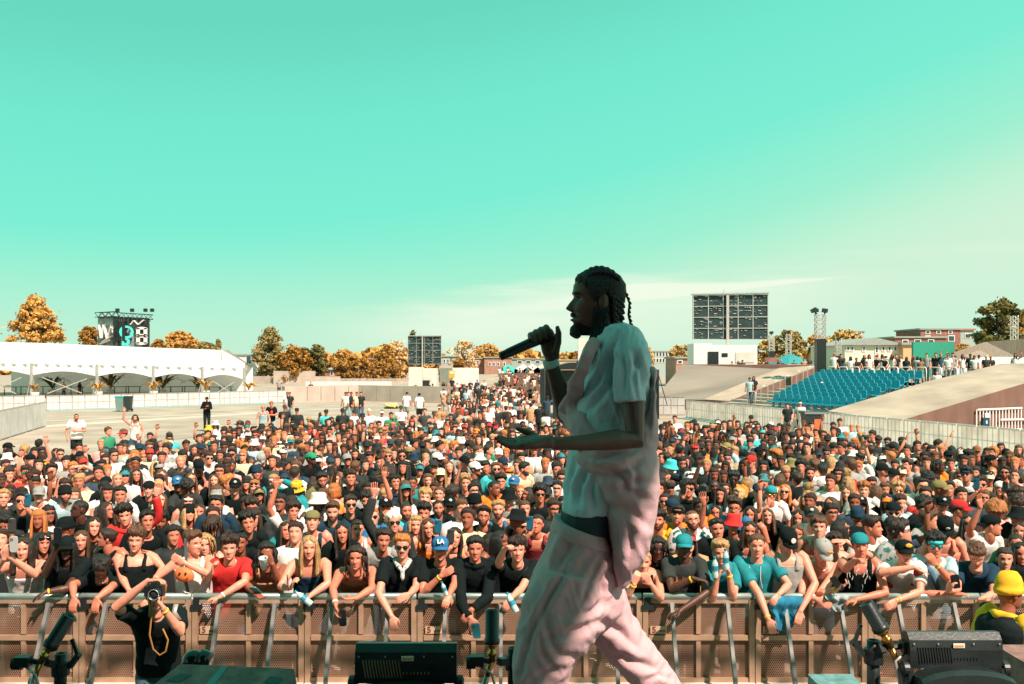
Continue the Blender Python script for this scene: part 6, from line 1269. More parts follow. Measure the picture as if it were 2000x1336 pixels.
# the microphone is a thing of its own
R = rot_to(mx_); L_ = np.linalg.norm(mb-ma); mc = tag(empty('microphone', ma), 'black handheld microphone gripped by the performer', 'microphone'); g = G()
g.lathe([(.012, 0), (.0165, .004), (.0172, .03), (.0172, .034), (.0182, .036), (.0195, L_*.5), (.0215, L_*.72), (.0225, L_*.80)], ma, 22, 0, R); part('handle', g, [M['mic']], mc, True)
g = G(); g.lathe([(.020, L_*.79), (.0265, L_*.80), (.0265, L_*.83), (.025, L_*.835), (.0255, L_*.93), (.020, L_*.985), (.004, L_)], ma, 20, 0, R); part('grille', g, [mat('mic_grille', (.05, .055, .06), .35, metal=.7, scale=200)], mc, True)
# ------------------------------------------------------------------ people along the barrier
HC = {'k': (.009, .007, .006), 'n': (.028, .013, .008), 'w': (.10, .042, .019), 'y': (.42, .235, .095), 'r': (.46, .15, .035), 'p': (.78, .62, .50), 'g': (.4, .36, .32)}
SK = {'1': (.74, .285, .195), '2': (.58, .185, .115), '3': (.30, .088, .046), '4': (.09, .032, .021)}
COL = {'black': (.007, .011, .012), 'dark grey': (.035, .04, .04), 'grey': (.30, .29, .28), 'white': (.78, .69, .67), 'navy': (.016, .04, .07), 'teal': (.02, .21, .24), 'blue': (.03, .14, .30), 'pale blue': (.36, .50, .55), 'red': (.58, .03, .028), 'orange': (.85, .22, .03), 'yellow': (.85, .42, .03), 'green': (.02, .24, .13), 'brown': (.24, .10, .055), 'cream': (.80, .60, .40), 'pink': (.78, .34, .33), 'coral': (.82, .24, .17), 'olive': (.22, .19, .08), 'turquoise': (.06, .50, .52), 'tan': (.5, .27, .14), 'maroon': (.22, .03, .04)}
def face_yaw(pos, off=0.):
    dx, dy = .6-pos[0], 3.0-pos[1]; return atan2(dx, -dy)*.85+off
def jit(c, k=.12, r=random): q = 1+r.uniform(-k, k); return tuple(min(.95, x*q) for x in c)
def pxl(p): return P(*p)
FRONT = []
NPEOPLE = [1]
def fr(h, Yh, label, hair='sk', skin='2', top='t', col='black', pat=None, arms=None, hy=0., hp=0., hroll=0., hat=None, hatcol='black', glasses=None, beard=0, bands=(), by=0., sc=1., lod=0, **kw):
    Hc = P(h[0], h[1], Yh); yw = face_yaw(Hc)*.6+by; a2 = {}
    for sd, a in (arms or {}).items():
        if isinstance(a, dict):
            a = dict(a); a['w'] = P(*a['w']) 
            if 'e' in a: a['e'] = P(*a['e'])
        a2[sd] = a
    p = person(Hc, sc, yw, yw+hy, hp, hroll, a2, SK[skin], hair[0], HC[hair[1]], top, COL[col], pat, hat, COL[hatcol], glasses, beard, lod, int(h[0]*13+h[1]), **kw)
    tag(p.o, label, 'person', 'people leaning on the stage barrier'); FRONT.append(p); NPEOPLE[0] += 1
    for sd, m in bands: wristband(p, sd, m)
    return p
dn = (.0, -.35, -1.)
A = lambda e, w, d=dn, n=(0, 1, 0), c=.4, **k: dict(e=e, w=w, d=d, n=n, c=c, **k)
fr((46, 1073), 9.95, 'person in white tank top holding up a pale phone at the end of the barrier', 'ln', '1', 'v', 'white', arms={1: A((68, 1122, 9.66), (22, 1090, 9.5), (-.3, -.2, 1), (.2, 1, 0), .7), -1: A((-14, 1118, 9.62), (8, 1092, 9.5), (.3, -.2, 1), (0, 1, 0), .7)}, hy=-.1, smile=.8)
phone_thing(P(27, 1063, 9.44), (1, .1, 0), (-.05, -.1, 1), 'pale grey phone held up by the person in white tank top at the barrier end', (.45, .45, .43))
fr((130, 1071), 9.95, 'person in black cap and dark sunglasses filming with a raised phone at the barrier', 'lk', '4', 't', 'black', hat='C', glasses='S', arms={-1: A((88, 1122, 9.72), (110, 1072, 9.58), (.15, -.2, 1), (0, 1, 0), .75), 1: A((130, 1150, 9.68), (92, 1156, 9.6), (-1, -.2, -.45), (0, 0, -1), .45)}, bands=((1, 'band'),), hy=-.05)
phone_thing(P(113, 1046, 9.5), (1, .1, 0), (.02, -.1, 1), 'black phone with pale lettering held up by the person in black cap at the barrier', (.012, .016, .018))
fr((197, 1108), 9.86, 'person in black T-shirt bent over the barrier with both hands hanging down', 'mk', '2', 't', 'black', glasses='G', hp=.85, hy=.1, arms={-1: A((142, 1142, 9.72), (144, 1166, 9.58)), 1: A((214, 1150, 9.7), (190, 1168, 9.58))})
fr((265, 1056), 9.98, 'person in black tank top with one hand on the barrier beside the photographer', 'cw', '1', 'v', 'black', arms={-1: A((238, 1128, 9.9), (250, 1150, 9.75), (.5, -.4, -.8)), 1: A((318, 1110, 10.0), (290, 1160, 9.75), (-.7, -.3, -.5))}, hy=-.05, hroll=.06)
fr((377, 1062), 9.95, 'person in white tank top with an orange pouch and a hand on the chest', 'qw', '1', 'v', 'white', hy=.75, arms={1: A((408, 1122, 9.75), (362, 1100, 9.68), (-.8, -.1, .45), (0, 1, 0), .4), -1: A((306, 1128, 9.85), (298, 1165, 9.72), (-.5, -.4, -.5))})
g = G(); c = P(360, 1123, 9.66); V, Fs = head_blob((0, 0, 0), 1, 3, 16, 10, .03); g.add(V*A_([.098, .045, .075])@roty(.3).T+c, Fs); o = tag(empty('pouch', c), 'orange round pouch with a drawn smile worn on the white tank top', 'bag'); part('bag_body', g, [mat('pouch_orange', (.85, .17, .05), .6)], o, True)
g = G(); g.tube([c+A_([cos(q)*.055, -.047, sin(q)*.04-.002]) for q in np.linspace(pi*1.12, pi*1.9, 10)], .004, 5)
for dx in (-.03, .028): g.box(c+A_([dx, -.049, .022]), (.02, .004, .022), 0, roty(.5))
part('smile_mark', g, [M['black_plastic']], o); g = G(); g.bar(c+A_([.02, .0, .06]), c+A_([-.06, .22, .32]), .03, .008); g.bar(c+A_([.02, -.02, -.06]), c+A_([.03, .02, -.17]), .03, .01); part('strap', g, [M['black_plastic']], o)
fr((448, 1071), 9.92, 'person in red T-shirt resting a forearm on the barrier', 'cn', '1', 't', 'red', arms={1: A((478, 1136, 9.74), (432, 1164, 9.62), (-1, -.25, -.2), (0, 0, -1), .5), -1: A((402, 1134, 9.82), (413, 1120, 9.68), (.2, -.2, 1), (1, 0, 0), .7)}, bands=((1, 'white_band'),))
p8 = fr((521, 1083), 9.92, 'person in tan bandeau top drinking from a clear cup', 'hk', '3', 'v', 'tan', arms={1: A((542, 1130, 9.78), (532, 1102, 9.66), (-.45, -.15, .9), (0, 1, 0), .8), -1: A((482, 1142, 9.76), (498, 1158, 9.64), (.6, -.4, -.3), (0, 0, 1), .5)})
g = G(); c = P(515, 1100, 9.62); g.lathe([(.004, -.06), (.030, -.06), (.042, .055), (.044, .06), (.040, .06), (.028, -.05), (.004, -.05)], c, 14, 0, rotx(.35)); tag(obj('cup', g, [M['bottle']], loc=c, smooth=True), 'clear plastic cup lifted to the mouth beside the red T-shirt', 'cup', 'drinks held along the front row')
phone_thing(P(499, 1153, 9.58), (.9, -.2, .1), (.0, -.7, .5), 'teal cased phone lying in the hand of the cup drinker', (.03, .22, .28))
fr((604, 1070), 9.92, 'person in dark bikini top leaning on the barrier with a water bottle', 'ly', '1', 'bikini', 'navy', arms={1: A((640, 1140, 9.74), (608, 1162, 9.64), (-.8, -.35, -.45), (0, 0, -1), .7), -1: A((548, 1146, 9.74), (566, 1148, 9.64), (.35, -.3, .8), (1, 0, 0), .8)}, smile=.2)
bottle_thing(P(608, 1180, 9.56), (-.75, -.1, .62), 'clear water bottle held sideways over the barrier by the bikini wearer')
phone_thing(P(562, 1138, 9.6), (.2, -1, 0), (-.1, 0, 1), 'slim dark phone held upright by the bikini wearer', (.05, .05, .05))  # a vape, drawn with the phone shape
fr((696, 1090), 9.86, 'person in brown halter top with hoop earrings calling out over the barrier', 'dn', '2', 'v', 'brown', hy=-.15, arms={-1: A((650, 1150, 9.7), (655, 1178, 9.55), (.1, -.3, -1), (1, 0, 0), .5), 1: A((726, 1150, 9.74), (696, 1168, 9.6), (-1, -.3, .05), (0, 0, 1), .3)}, bands=((-1, 'white_band'),), smile=.6)
phone_thing(P(669, 1207, 9.5), (.9, -.3, .1), (.15, 0, 1), 'black phone hanging from the hand of the person in brown halter top', (.012, .016, .018))
fr((786, 1068), 9.9, 'person in black T-shirt and sunglasses with a white bandana round the neck', 'sr', '1', 't', 'black', glasses='S', beard=3, hy=-.05, arms={-1: A((740, 1160, 9.68), (764, 1202, 9.55), (.25, -.3, -1)), 1: A((812, 1148, 9.78), (800, 1160, 9.62), (-.6, -.5, -.2))})
p = FRONT[-1]; g = G(); nb = p.f(1.0); g.tube([nb+p.rx*.075-A_([0, 0, -.01]), nb+p.rx*.04+p.fw*.075-A_([0, 0, .03]), nb+p.fw*.105-A_([0, 0, .075]), nb-p.rx*.04+p.fw*.075-A_([0, 0, .03]), nb-p.rx*.075-A_([0, 0, -.01]), nb-p.fw*.085+A_([0, 0, .02]), nb+p.rx*.075], .026, 8); g.tube([nb+p.fw*.11-A_([0, 0, .07]), nb+p.fw*.13-A_([0, 0, .13]), nb+p.fw*.125-A_([0, 0, .17])], [.02, .026, .006], 6); part('bandana', g, [M['plaid']], p.o, True, (.6, .56, .55))
p12 = fr((860, 1072), 9.9, 'person in blue cap lettered LA and black T-shirt with one arm across the chest', 'mk', '2', 't', 'black', hat='C', hatcol='blue', smile=1., arms={-1: A((826, 1158, 9.74), (860, 1126, 9.68), (.85, -.1, .5), (0, 1, 0), .45), 1: A((888, 1140, 9.78), (878, 1160, 9.64), (-.2, -.5, -.5))}, bands=((-1, 'band'),))
g = G(); c = p12.Hc+p12.R@A_([0, -.110, .092]); add_text(g, 'LA', .058, c, p12.R@A_([1, 0, 0]), p12.R@A_([0, .45, 1]), depth=.004, bold=.003); part('cap_letters', g, [M['label_white']], p12.o)
bottle_thing(P(872, 1162, 9.62), (-.3, -.2, .9), 'dark bottle with a blue cap held below the black T-shirt of the blue cap wearer', s=.7)
p = fr((928, 1072), 9.9, 'person in black sweatshirt with both arms hanging far over the barrier', 'sk', '2', 'h', 'black', smile=.6, arms={-1: A((902, 1180, 9.64), (918, 1206, 9.54), (.3, -.3, -1)), 1: A((952, 1168, 9.66), (922, 1190, 9.56), (-.6, -.2, -.8))}, bands=((1, 'band'),))
phone_thing(P(930, 1232, 9.5), (1, -.2, .1), (.0, -.2, 1), 'teal cased phone dangling from the hand of the person in black sweatshirt', (.02, .22, .3))
fr((1011, 1074), 9.92, 'person in black T-shirt with a chest strap pointing with a raised fist', 'cn', '1', 't', 'black', smile=1., arms={-1: A((974, 1100, 9.75), (984, 1074, 9.62), (.55, -.6, .5), (0, 0, -1), 1.1), 1: A((1018, 1150, 9.76), (1000, 1166, 9.6), (-.5, -.3, -.8))})
p = FRONT[-1]; g = G(); g.tube([p.f(.92)+p.rx*.11+p.fw*.06, p.f(.8)+p.rx*.07+p.fw*.15, p.f(.55)-p.rx*.02+p.fw*.145, p.f(.3)-p.rx*.12+p.fw*.1], .02, 6, flat=.4); part('chest_strap', g, [M['black_metal']], p.o, True)
bottle_thing(P(1009, 1195, 9.56), (-.45, .1, .85), 'dark blue bottle hanging from a hand beside the performer knee')
fr((1256, 1098), 9.9, 'person in black tank top resting both elbows on the barrier beside the performer hip', 'ty', '1', 'v', 'black', arms={-1: A((1224, 1166, 9.66), (1238, 1142, 9.58), (.3, -.1, 1), (0, 1, 0), .7), 1: A((1290, 1168, 9.66), (1272, 1142, 9.6), (-.5, -.1, .7), (0, 1, 0), .6)}, bands=((-1, 'band'),))
fr((1285, 1072), 10.12, 'person in black zipped top standing behind the elbow resting person in black tank top', 'dk', '4', 'h', 'black', glasses='G', lod=1)
p17 = fr((1336, 1067), 9.9, 'person in teal cap and dark T-shirt with flame coloured print leaning over', 'zk', '4', 't', 'dark grey', hat='C', hatcol='teal', smile=1., arms={-1: A((1312, 1150, 9.7), (1352, 1130, 9.62), (1, -.2, -.15), (0, 0, -1), .2), 1: A((1380, 1158, 9.66), (1330, 1192, 9.55), (-.9, -.2, -.35), (0, 0, -1), .4)}, bands=((-1, 'band'),))
g = G(); r = random.Random(2)
for k in range(11): x = -.10+.02*k; g.prism([P(1344, 1122, 9.0)*0+p17.f(.55)+p17.rx*x+p17.fw*(.15-.35*abs(x)**1.4)+A_([0, 0, .0]), p17.f(.55)+p17.rx*(x+.014)+p17.fw*(.15-.35*abs(x)**1.4), p17.f(.55)+p17.rx*(x+.006)+p17.fw*(.152-.35*abs(x)**1.4)+A_([0, 0, r.uniform(.03, .075)])], p17.fw*.01)
part('flame_print', g, [mat('print_orange', (.8, .25, .03), .8)], p17.o)
fr((1407, 1080), 9.88, 'person in teal T-shirt lifting a water bottle with both hands up', 'qy', '1', 't', 'teal', arms={1: A((1432, 1166, 9.7), (1424, 1122, 9.64), (-.1, -.1, 1), (-1, 0, 0), .8), -1: A((1392, 1170, 9.7), (1400, 1132, 9.62), (.3, -.1, 1), (1, 0, 0), .8)}, bands=((1, 'band'),), hroll=-.08)
bottle_thing(P(1418, 1112, 9.58), (-.05, -.1, 1), 'clear water bottle with a blue cap lifted in front of the teal T-shirt'); bottle_thing(P(1397, 1128, 9.58), (-.05, -.1, 1), 'second clear bottle held lower in front of the teal T-shirt')
p19 = fr((1478, 1066), 9.9, 'person in teal blue jersey reaching one arm down over the barrier', 'bw', '1', 't', 'teal', arms={-1: A((1482, 1160, 9.66), (1500, 1208, 9.54), (.35, -.3, -1)), 1: A((1540, 1142, 9.74), (1522, 1160, 9.62), (-.5, -.4, -.5), c=.8)}, bands=((-1, 'band'),), smile=.4)
g = G()
for dx, w_ in ((-.05, .02), (.02, .02)): g.tube([p19.f(.9)+p19.rx*(dx*1.6)+p19.fw*.10, p19.f(.62)+p19.rx*(dx+.01)+p19.fw*.152, p19.f(.45)+p19.rx*(dx+.03)+p19.fw*.146], .004, 5)
part('white_piping', g, [M['label_white']], p19.o)
p20 = fr((1538, 1054), 9.9, 'person in black cap and grey tank top looking down at the barrier', 'zn', '1', 'v', 'grey', hat='C', hp=.55, hy=.3, arms={1: A((1592, 1140, 9.72), (1564, 1192, 9.58), (-.3, -.3, -1)), -1: 'd'})
g = G(); c = p20.Hc+p20.R@A_([0, -.116, .088]); g.lathe([(.026, -.003), (.026, .003), (.001, .0035)], c, 10, 0, np.stack([p20.R@A_([1, 0, 0]), p20.R@A_([0, .4, .92]), p20.R@A_([0, -.92, .4])], 1)); part('cap_badge', g, [M['label_white']], p20.o)
p21 = fr((1606, 1076), 9.88, 'person with bare chest and grey cap with orange patch looking at a phone', 'zn', '1', 'x', 'black', hat='C', hatcol='grey', hp=.6, hy=.35, arms={1: A((1600, 1160, 9.68), (1632, 1152, 9.6), (.75, -.3, .5), (0, 0, 1), .6), -1: A((1566, 1160, 9.74), (1594, 1170, 9.64), (.6, -.4, -.3))}, bands=((1, 'band'),))
def cap_patch(p, col='orange'):
    g = G(); V, Fs = head_blob((0, 0, 0), 1, 4, 10, 6, .12); c = p.Hc+p.R@A_([.01, -.112, .088]); g.add((V*A_([.034, .006, .020]))@p.R.T+c, Fs); part('cap_patch', g, [mat('patch_orange', (.9, .42, .04), .6)], p.o, True)
cap_patch(p21)
g = G(); g.tube([p21.f(.9)+p21.rx*.13+p21.fw*.05, p21.f(.7)+p21.rx*.12+p21.fw*.13, p21.f(.4)+p21.rx*.12+p21.fw*.12], .018, 6, flat=.4); g.tube([p21.f(.93)-p21.rx*.07+p21.fw*.06, p21.f(.86)+p21.fw*.115, p21.f(.93)+p21.rx*.07+p21.fw*.06], .004, 5, 1); part('strap_and_chain', g, [M['black_metal'], M['alu']], p21.o, True)
phone_thing(P(1634, 1140, 9.56), (.5, -.6, .4), (-.3, -.1, .8), 'black phone held by the bare chested person in grey cap', (.012, .016, .018))
p22 = fr((1680, 1066), 9.9, 'person in backwards teal cap and black sleeveless top pointing at the stage', 'mk', '2', 'v', 'black', hat='B', hatcol='teal', smile=1., hroll=-.08, arms={-1: A((1652, 1112, 9.62), (1668, 1094, 9.4), (.45, -.8, .25), (0, 0, -1), .9, p=True), 1: A((1730, 1158, 9.7), (1674, 1170, 9.62), (-1, -.3, -.1), (0, 0, -1), .5)})
g = G(); r = random.Random(6)
for k in range(14): x = r.uniform(-.13, .10); t = r.uniform(.35, .8); q = p22.f(t)+p22.rx*x+p22.fw*(.145-.5*x*x); g.tube([q, q+A_([r.uniform(-.02, .02), 0, .03]), q+A_([r.uniform(-.03, .05), 0, .07])], .004, 4)
part('white_print', g, [M['label_white']], p22.o)
p23 = fr((1766, 1079), 9.88, 'person in black cap with orange patch and white red shirt pointing sideways', 'zr', '1', 't', 'white', hat='C', hy=.15, smile=.5, arms={-1: A((1722, 1118, 9.68), (1784, 1108, 9.58), (.9, -.3, -.45), (0, 0, -1), .8, p=True), 1: A((1796, 1156, 9.72), (1752, 1172, 9.62), (-.8, -.3, -.5))}, bands=((1, 'band'),)); cap_patch(p23)
g = G()
for x, t in ((-.15, .9), (-.12, .52), (.12, .9), (.10, .6)): V, Fs = head_blob((0, 0, 0), 1, 3, 8, 6, .2); g.add(V*A_([.05, .02, .05])+p23.f(t)+p23.rx*x+p23.fw*.125, Fs)
part('red_patch', g, [mat('patch_red', (.45, .03, .04), .9)], p23.o, True)
p24 = fr((1826, 1066), 9.95, 'person in turquoise headband and mirrored sunglasses with a blue bag strap', 'ck', '2', 't', 'pale blue', hat='H', hatcol='turquoise', glasses='M', smile=1., beard=0, arms={1: A((1856, 1134, 9.74), (1830, 1104, 9.68), (-.6, -.1, .7), (0, 1, 0), .7), -1: A((1800, 1160, 9.74), (1860, 1160, 9.66), (.9, -.3, .1), (0, 0, -1), .5)}, bands=((1, 'band'),))
g = G(); g.tube([p24.f(.93)-p24.rx*.10+p24.fw*.05, p24.f(.75)-p24.rx*.04+p24.fw*.15, p24.f(.4)+p24.rx*.03+p24.fw*.15], .028, 6, flat=.3); part('bag_strap', g, [M['denim']], p24.o, True)
p25 = fr((1908, 1084), 9.86, 'person in navy T-shirt looking down with a phone over the barrier', 'qw', '1', 't', 'navy', hp=.6, hy=-.15, arms={-1: A((1870, 1150, 9.7), (1852, 1154, 9.56), (.2, -.3, .8), (1, 0, .5), .6), 1: A((1940, 1160, 9.7), (1914, 1172, 9.5), (.8, -.5, .1), (0, 0, 1), .5)})
phone_thing(P(1866, 1136, 9.5), (.9, -.3, .2), (.2, -.3, .6), 'black phone held low by the person in navy T-shirt', (.012, .016, .018))
fr((1962, 1092), 10.1, 'person in black T-shirt half hidden behind the yellow beanie', 'bn', '1', 't', 'black', lod=1); fr((1994, 1082), 10.2, 'person in tan top at the very end of the barrier', 'lk', '2', 'v', 'tan', lod=1)
# cloths hanging over the rail
def hung(px, py, w, h, col, label, seed):
    g = G(); n, m_ = 12, 12; V = []
    for j in range(m_):
        for i in range(n):
            x = (i/(n-1)-.5)*w*(1-.35*(j/(m_-1))**1.5); V.append([x+.02*sin(j*.9+seed), -.05+.022*sin(i*1.5+j*.35+seed)-.03*sin(pi*min(1, j/4)), -h*j/(m_-1)*(1-.25*abs(i/(n-1)-.55))])
    V = A_(V)+P(px, py, 9.66); k = len(V); g.add(np.concatenate([V, V+A_([0, .012, 0])]), grid_faces(m_, n, False)+[[q+k for q in f[::-1]] for f in grid_faces(m_, n, False)]); return tag(obj('hanging_cloth', g, [M['cloth']], loc=P(px, py, 9.66), smooth=True, color=col), label, 'cloth')
hung(1530, 1163, .30, .34, (.03, .2, .33), 'blue folded garment hanging over the barrier below the teal blue jersey', 1); hung(1634, 1160, .24, .17, (.32, .36, .38), 'grey striped cloth draped over the rail below the grey cap', 4)
# photographer and guard in the pit
SK['1b'] = (.74, .42, .29)
ph = fr((304, 1164), 8.0, 'photographer in black T-shirt aiming a camera in the pit before the barrier', 'sr', '1', 't', 'black', by=-.05, hy=.02, hp=-.05, arms={-1: A((226, 1186, 7.80), (288, 1136, 7.78), (1, -.1, .12), (0, -.2, -1), .55), 1: A((352, 1234, 7.85), (320, 1190, 7.72), (-.55, -.1, .75), (-.3, 0, 1), .7)}, bands=((1, 'band'),), build=1.05)
ph.o['group'] = 'staff in the pit'
cm = tag(empty('photo_camera', P(303, 1154, 7.72)), 'black photo camera held to the eye of the photographer', 'camera'); g = G(); c = P(303, 1153, 7.74); g.box(c, (.135, .06, .085)); g.box(c+A_([0, 0, .055]), (.05, .055, .03)); g.box(c+A_([-.055, -.02, 0]), (.03, .05, .08)); part('camera_body', g, [M['black_plastic']], cm); Rl = A_([[1, 0, 0], [0, 0, -1], [0, 1, 0.]])
c2 = c+A_([.03, -.03, -.008]); g = G(); g.lathe([(.005, 0), (.034, 0), (.036, .02), (.040, .06), (.041, .09), (.036, .092), (.034, .07), (.004, .07)], c2, 20, 0, Rl); lo_ = part('lens_barrel', g, [M['black_metal']], cm, True); g = G(); g.lathe([(.034, .076), (.02, .082), (.001, .084)], c2, 16, 0, Rl); part('front_glass', g, [M['glassy']], lo_, True); g = G(); g.tube([c2+Rl@A_([cos(q)*.0395, sin(q)*.0395, .091]) for q in np.linspace(0, 2*pi, 25)], .0025, 6); part('lens_ring', g, [M['alu']], lo_, True)
g = G(); q = ph.f(.9); g.tube([P(292, 1168, 7.74), P(296, 1200, 7.76), P(292, 1240, 7.77), P(299, 1268, 7.78), P(312, 1280, 7.78), P(324, 1272, 7.77), P(328, 1250, 7.76), P(318, 1228, 7.78)], .008, 6, flat=.4); part('neck_strap', g, [mat('strap_ochre', (.38, .17, .035), .7)], cm, True)
g = G(); g.tube([P(344, 1180, 7.86), P(340, 1196, 7.82), P(350, 1212, 7.84)], .022, 6, flat=.3); part('shoulder_strap', g, [M['steel']], ph.o, True)
gd = fr((1972, 1160), 7.3, 'guard in yellow beanie and black vest over yellow sleeves seen from behind', '-k', '3', 'h', 'yellow', by=2.25, hy=-.15, hat='N', hatcol='yellow', build=1.12, arms={-1: 'd', 1: 'd'}, sc=1.02)
gd.o['group'] = 'staff in the pit'
g = G(); g.rings(torso_rings(gd.f, gd.rx, [-.08, .05, .25, .45, .62, .78, .88, .94, .99, 1.03], .040, 28, 1.1, .2, .15)); V, Fs = remesh(g.verts(), g.F, .010, 3); g = G(); g.add(V, Fs); part('vest', g, [M['cloth']], gd.o, True, (.016, .02, .022))
g = G(); bk = gd.f(.66)-gd.fw*.175; add_text(g, 'A', .13, bk-gd.rx*.02, -gd.rx, (0, 0, 1), depth=.012, bold=.004)
for q in (-1, 0, 1): g.bar(bk+A_([0, 0, -.19])-gd.rx*(.03*q-.1), bk+A_([0, 0, -.15])-gd.rx*(.06*q-.1), .024, .02)
part('vest_print', g, [M['label_white']], gd.o)
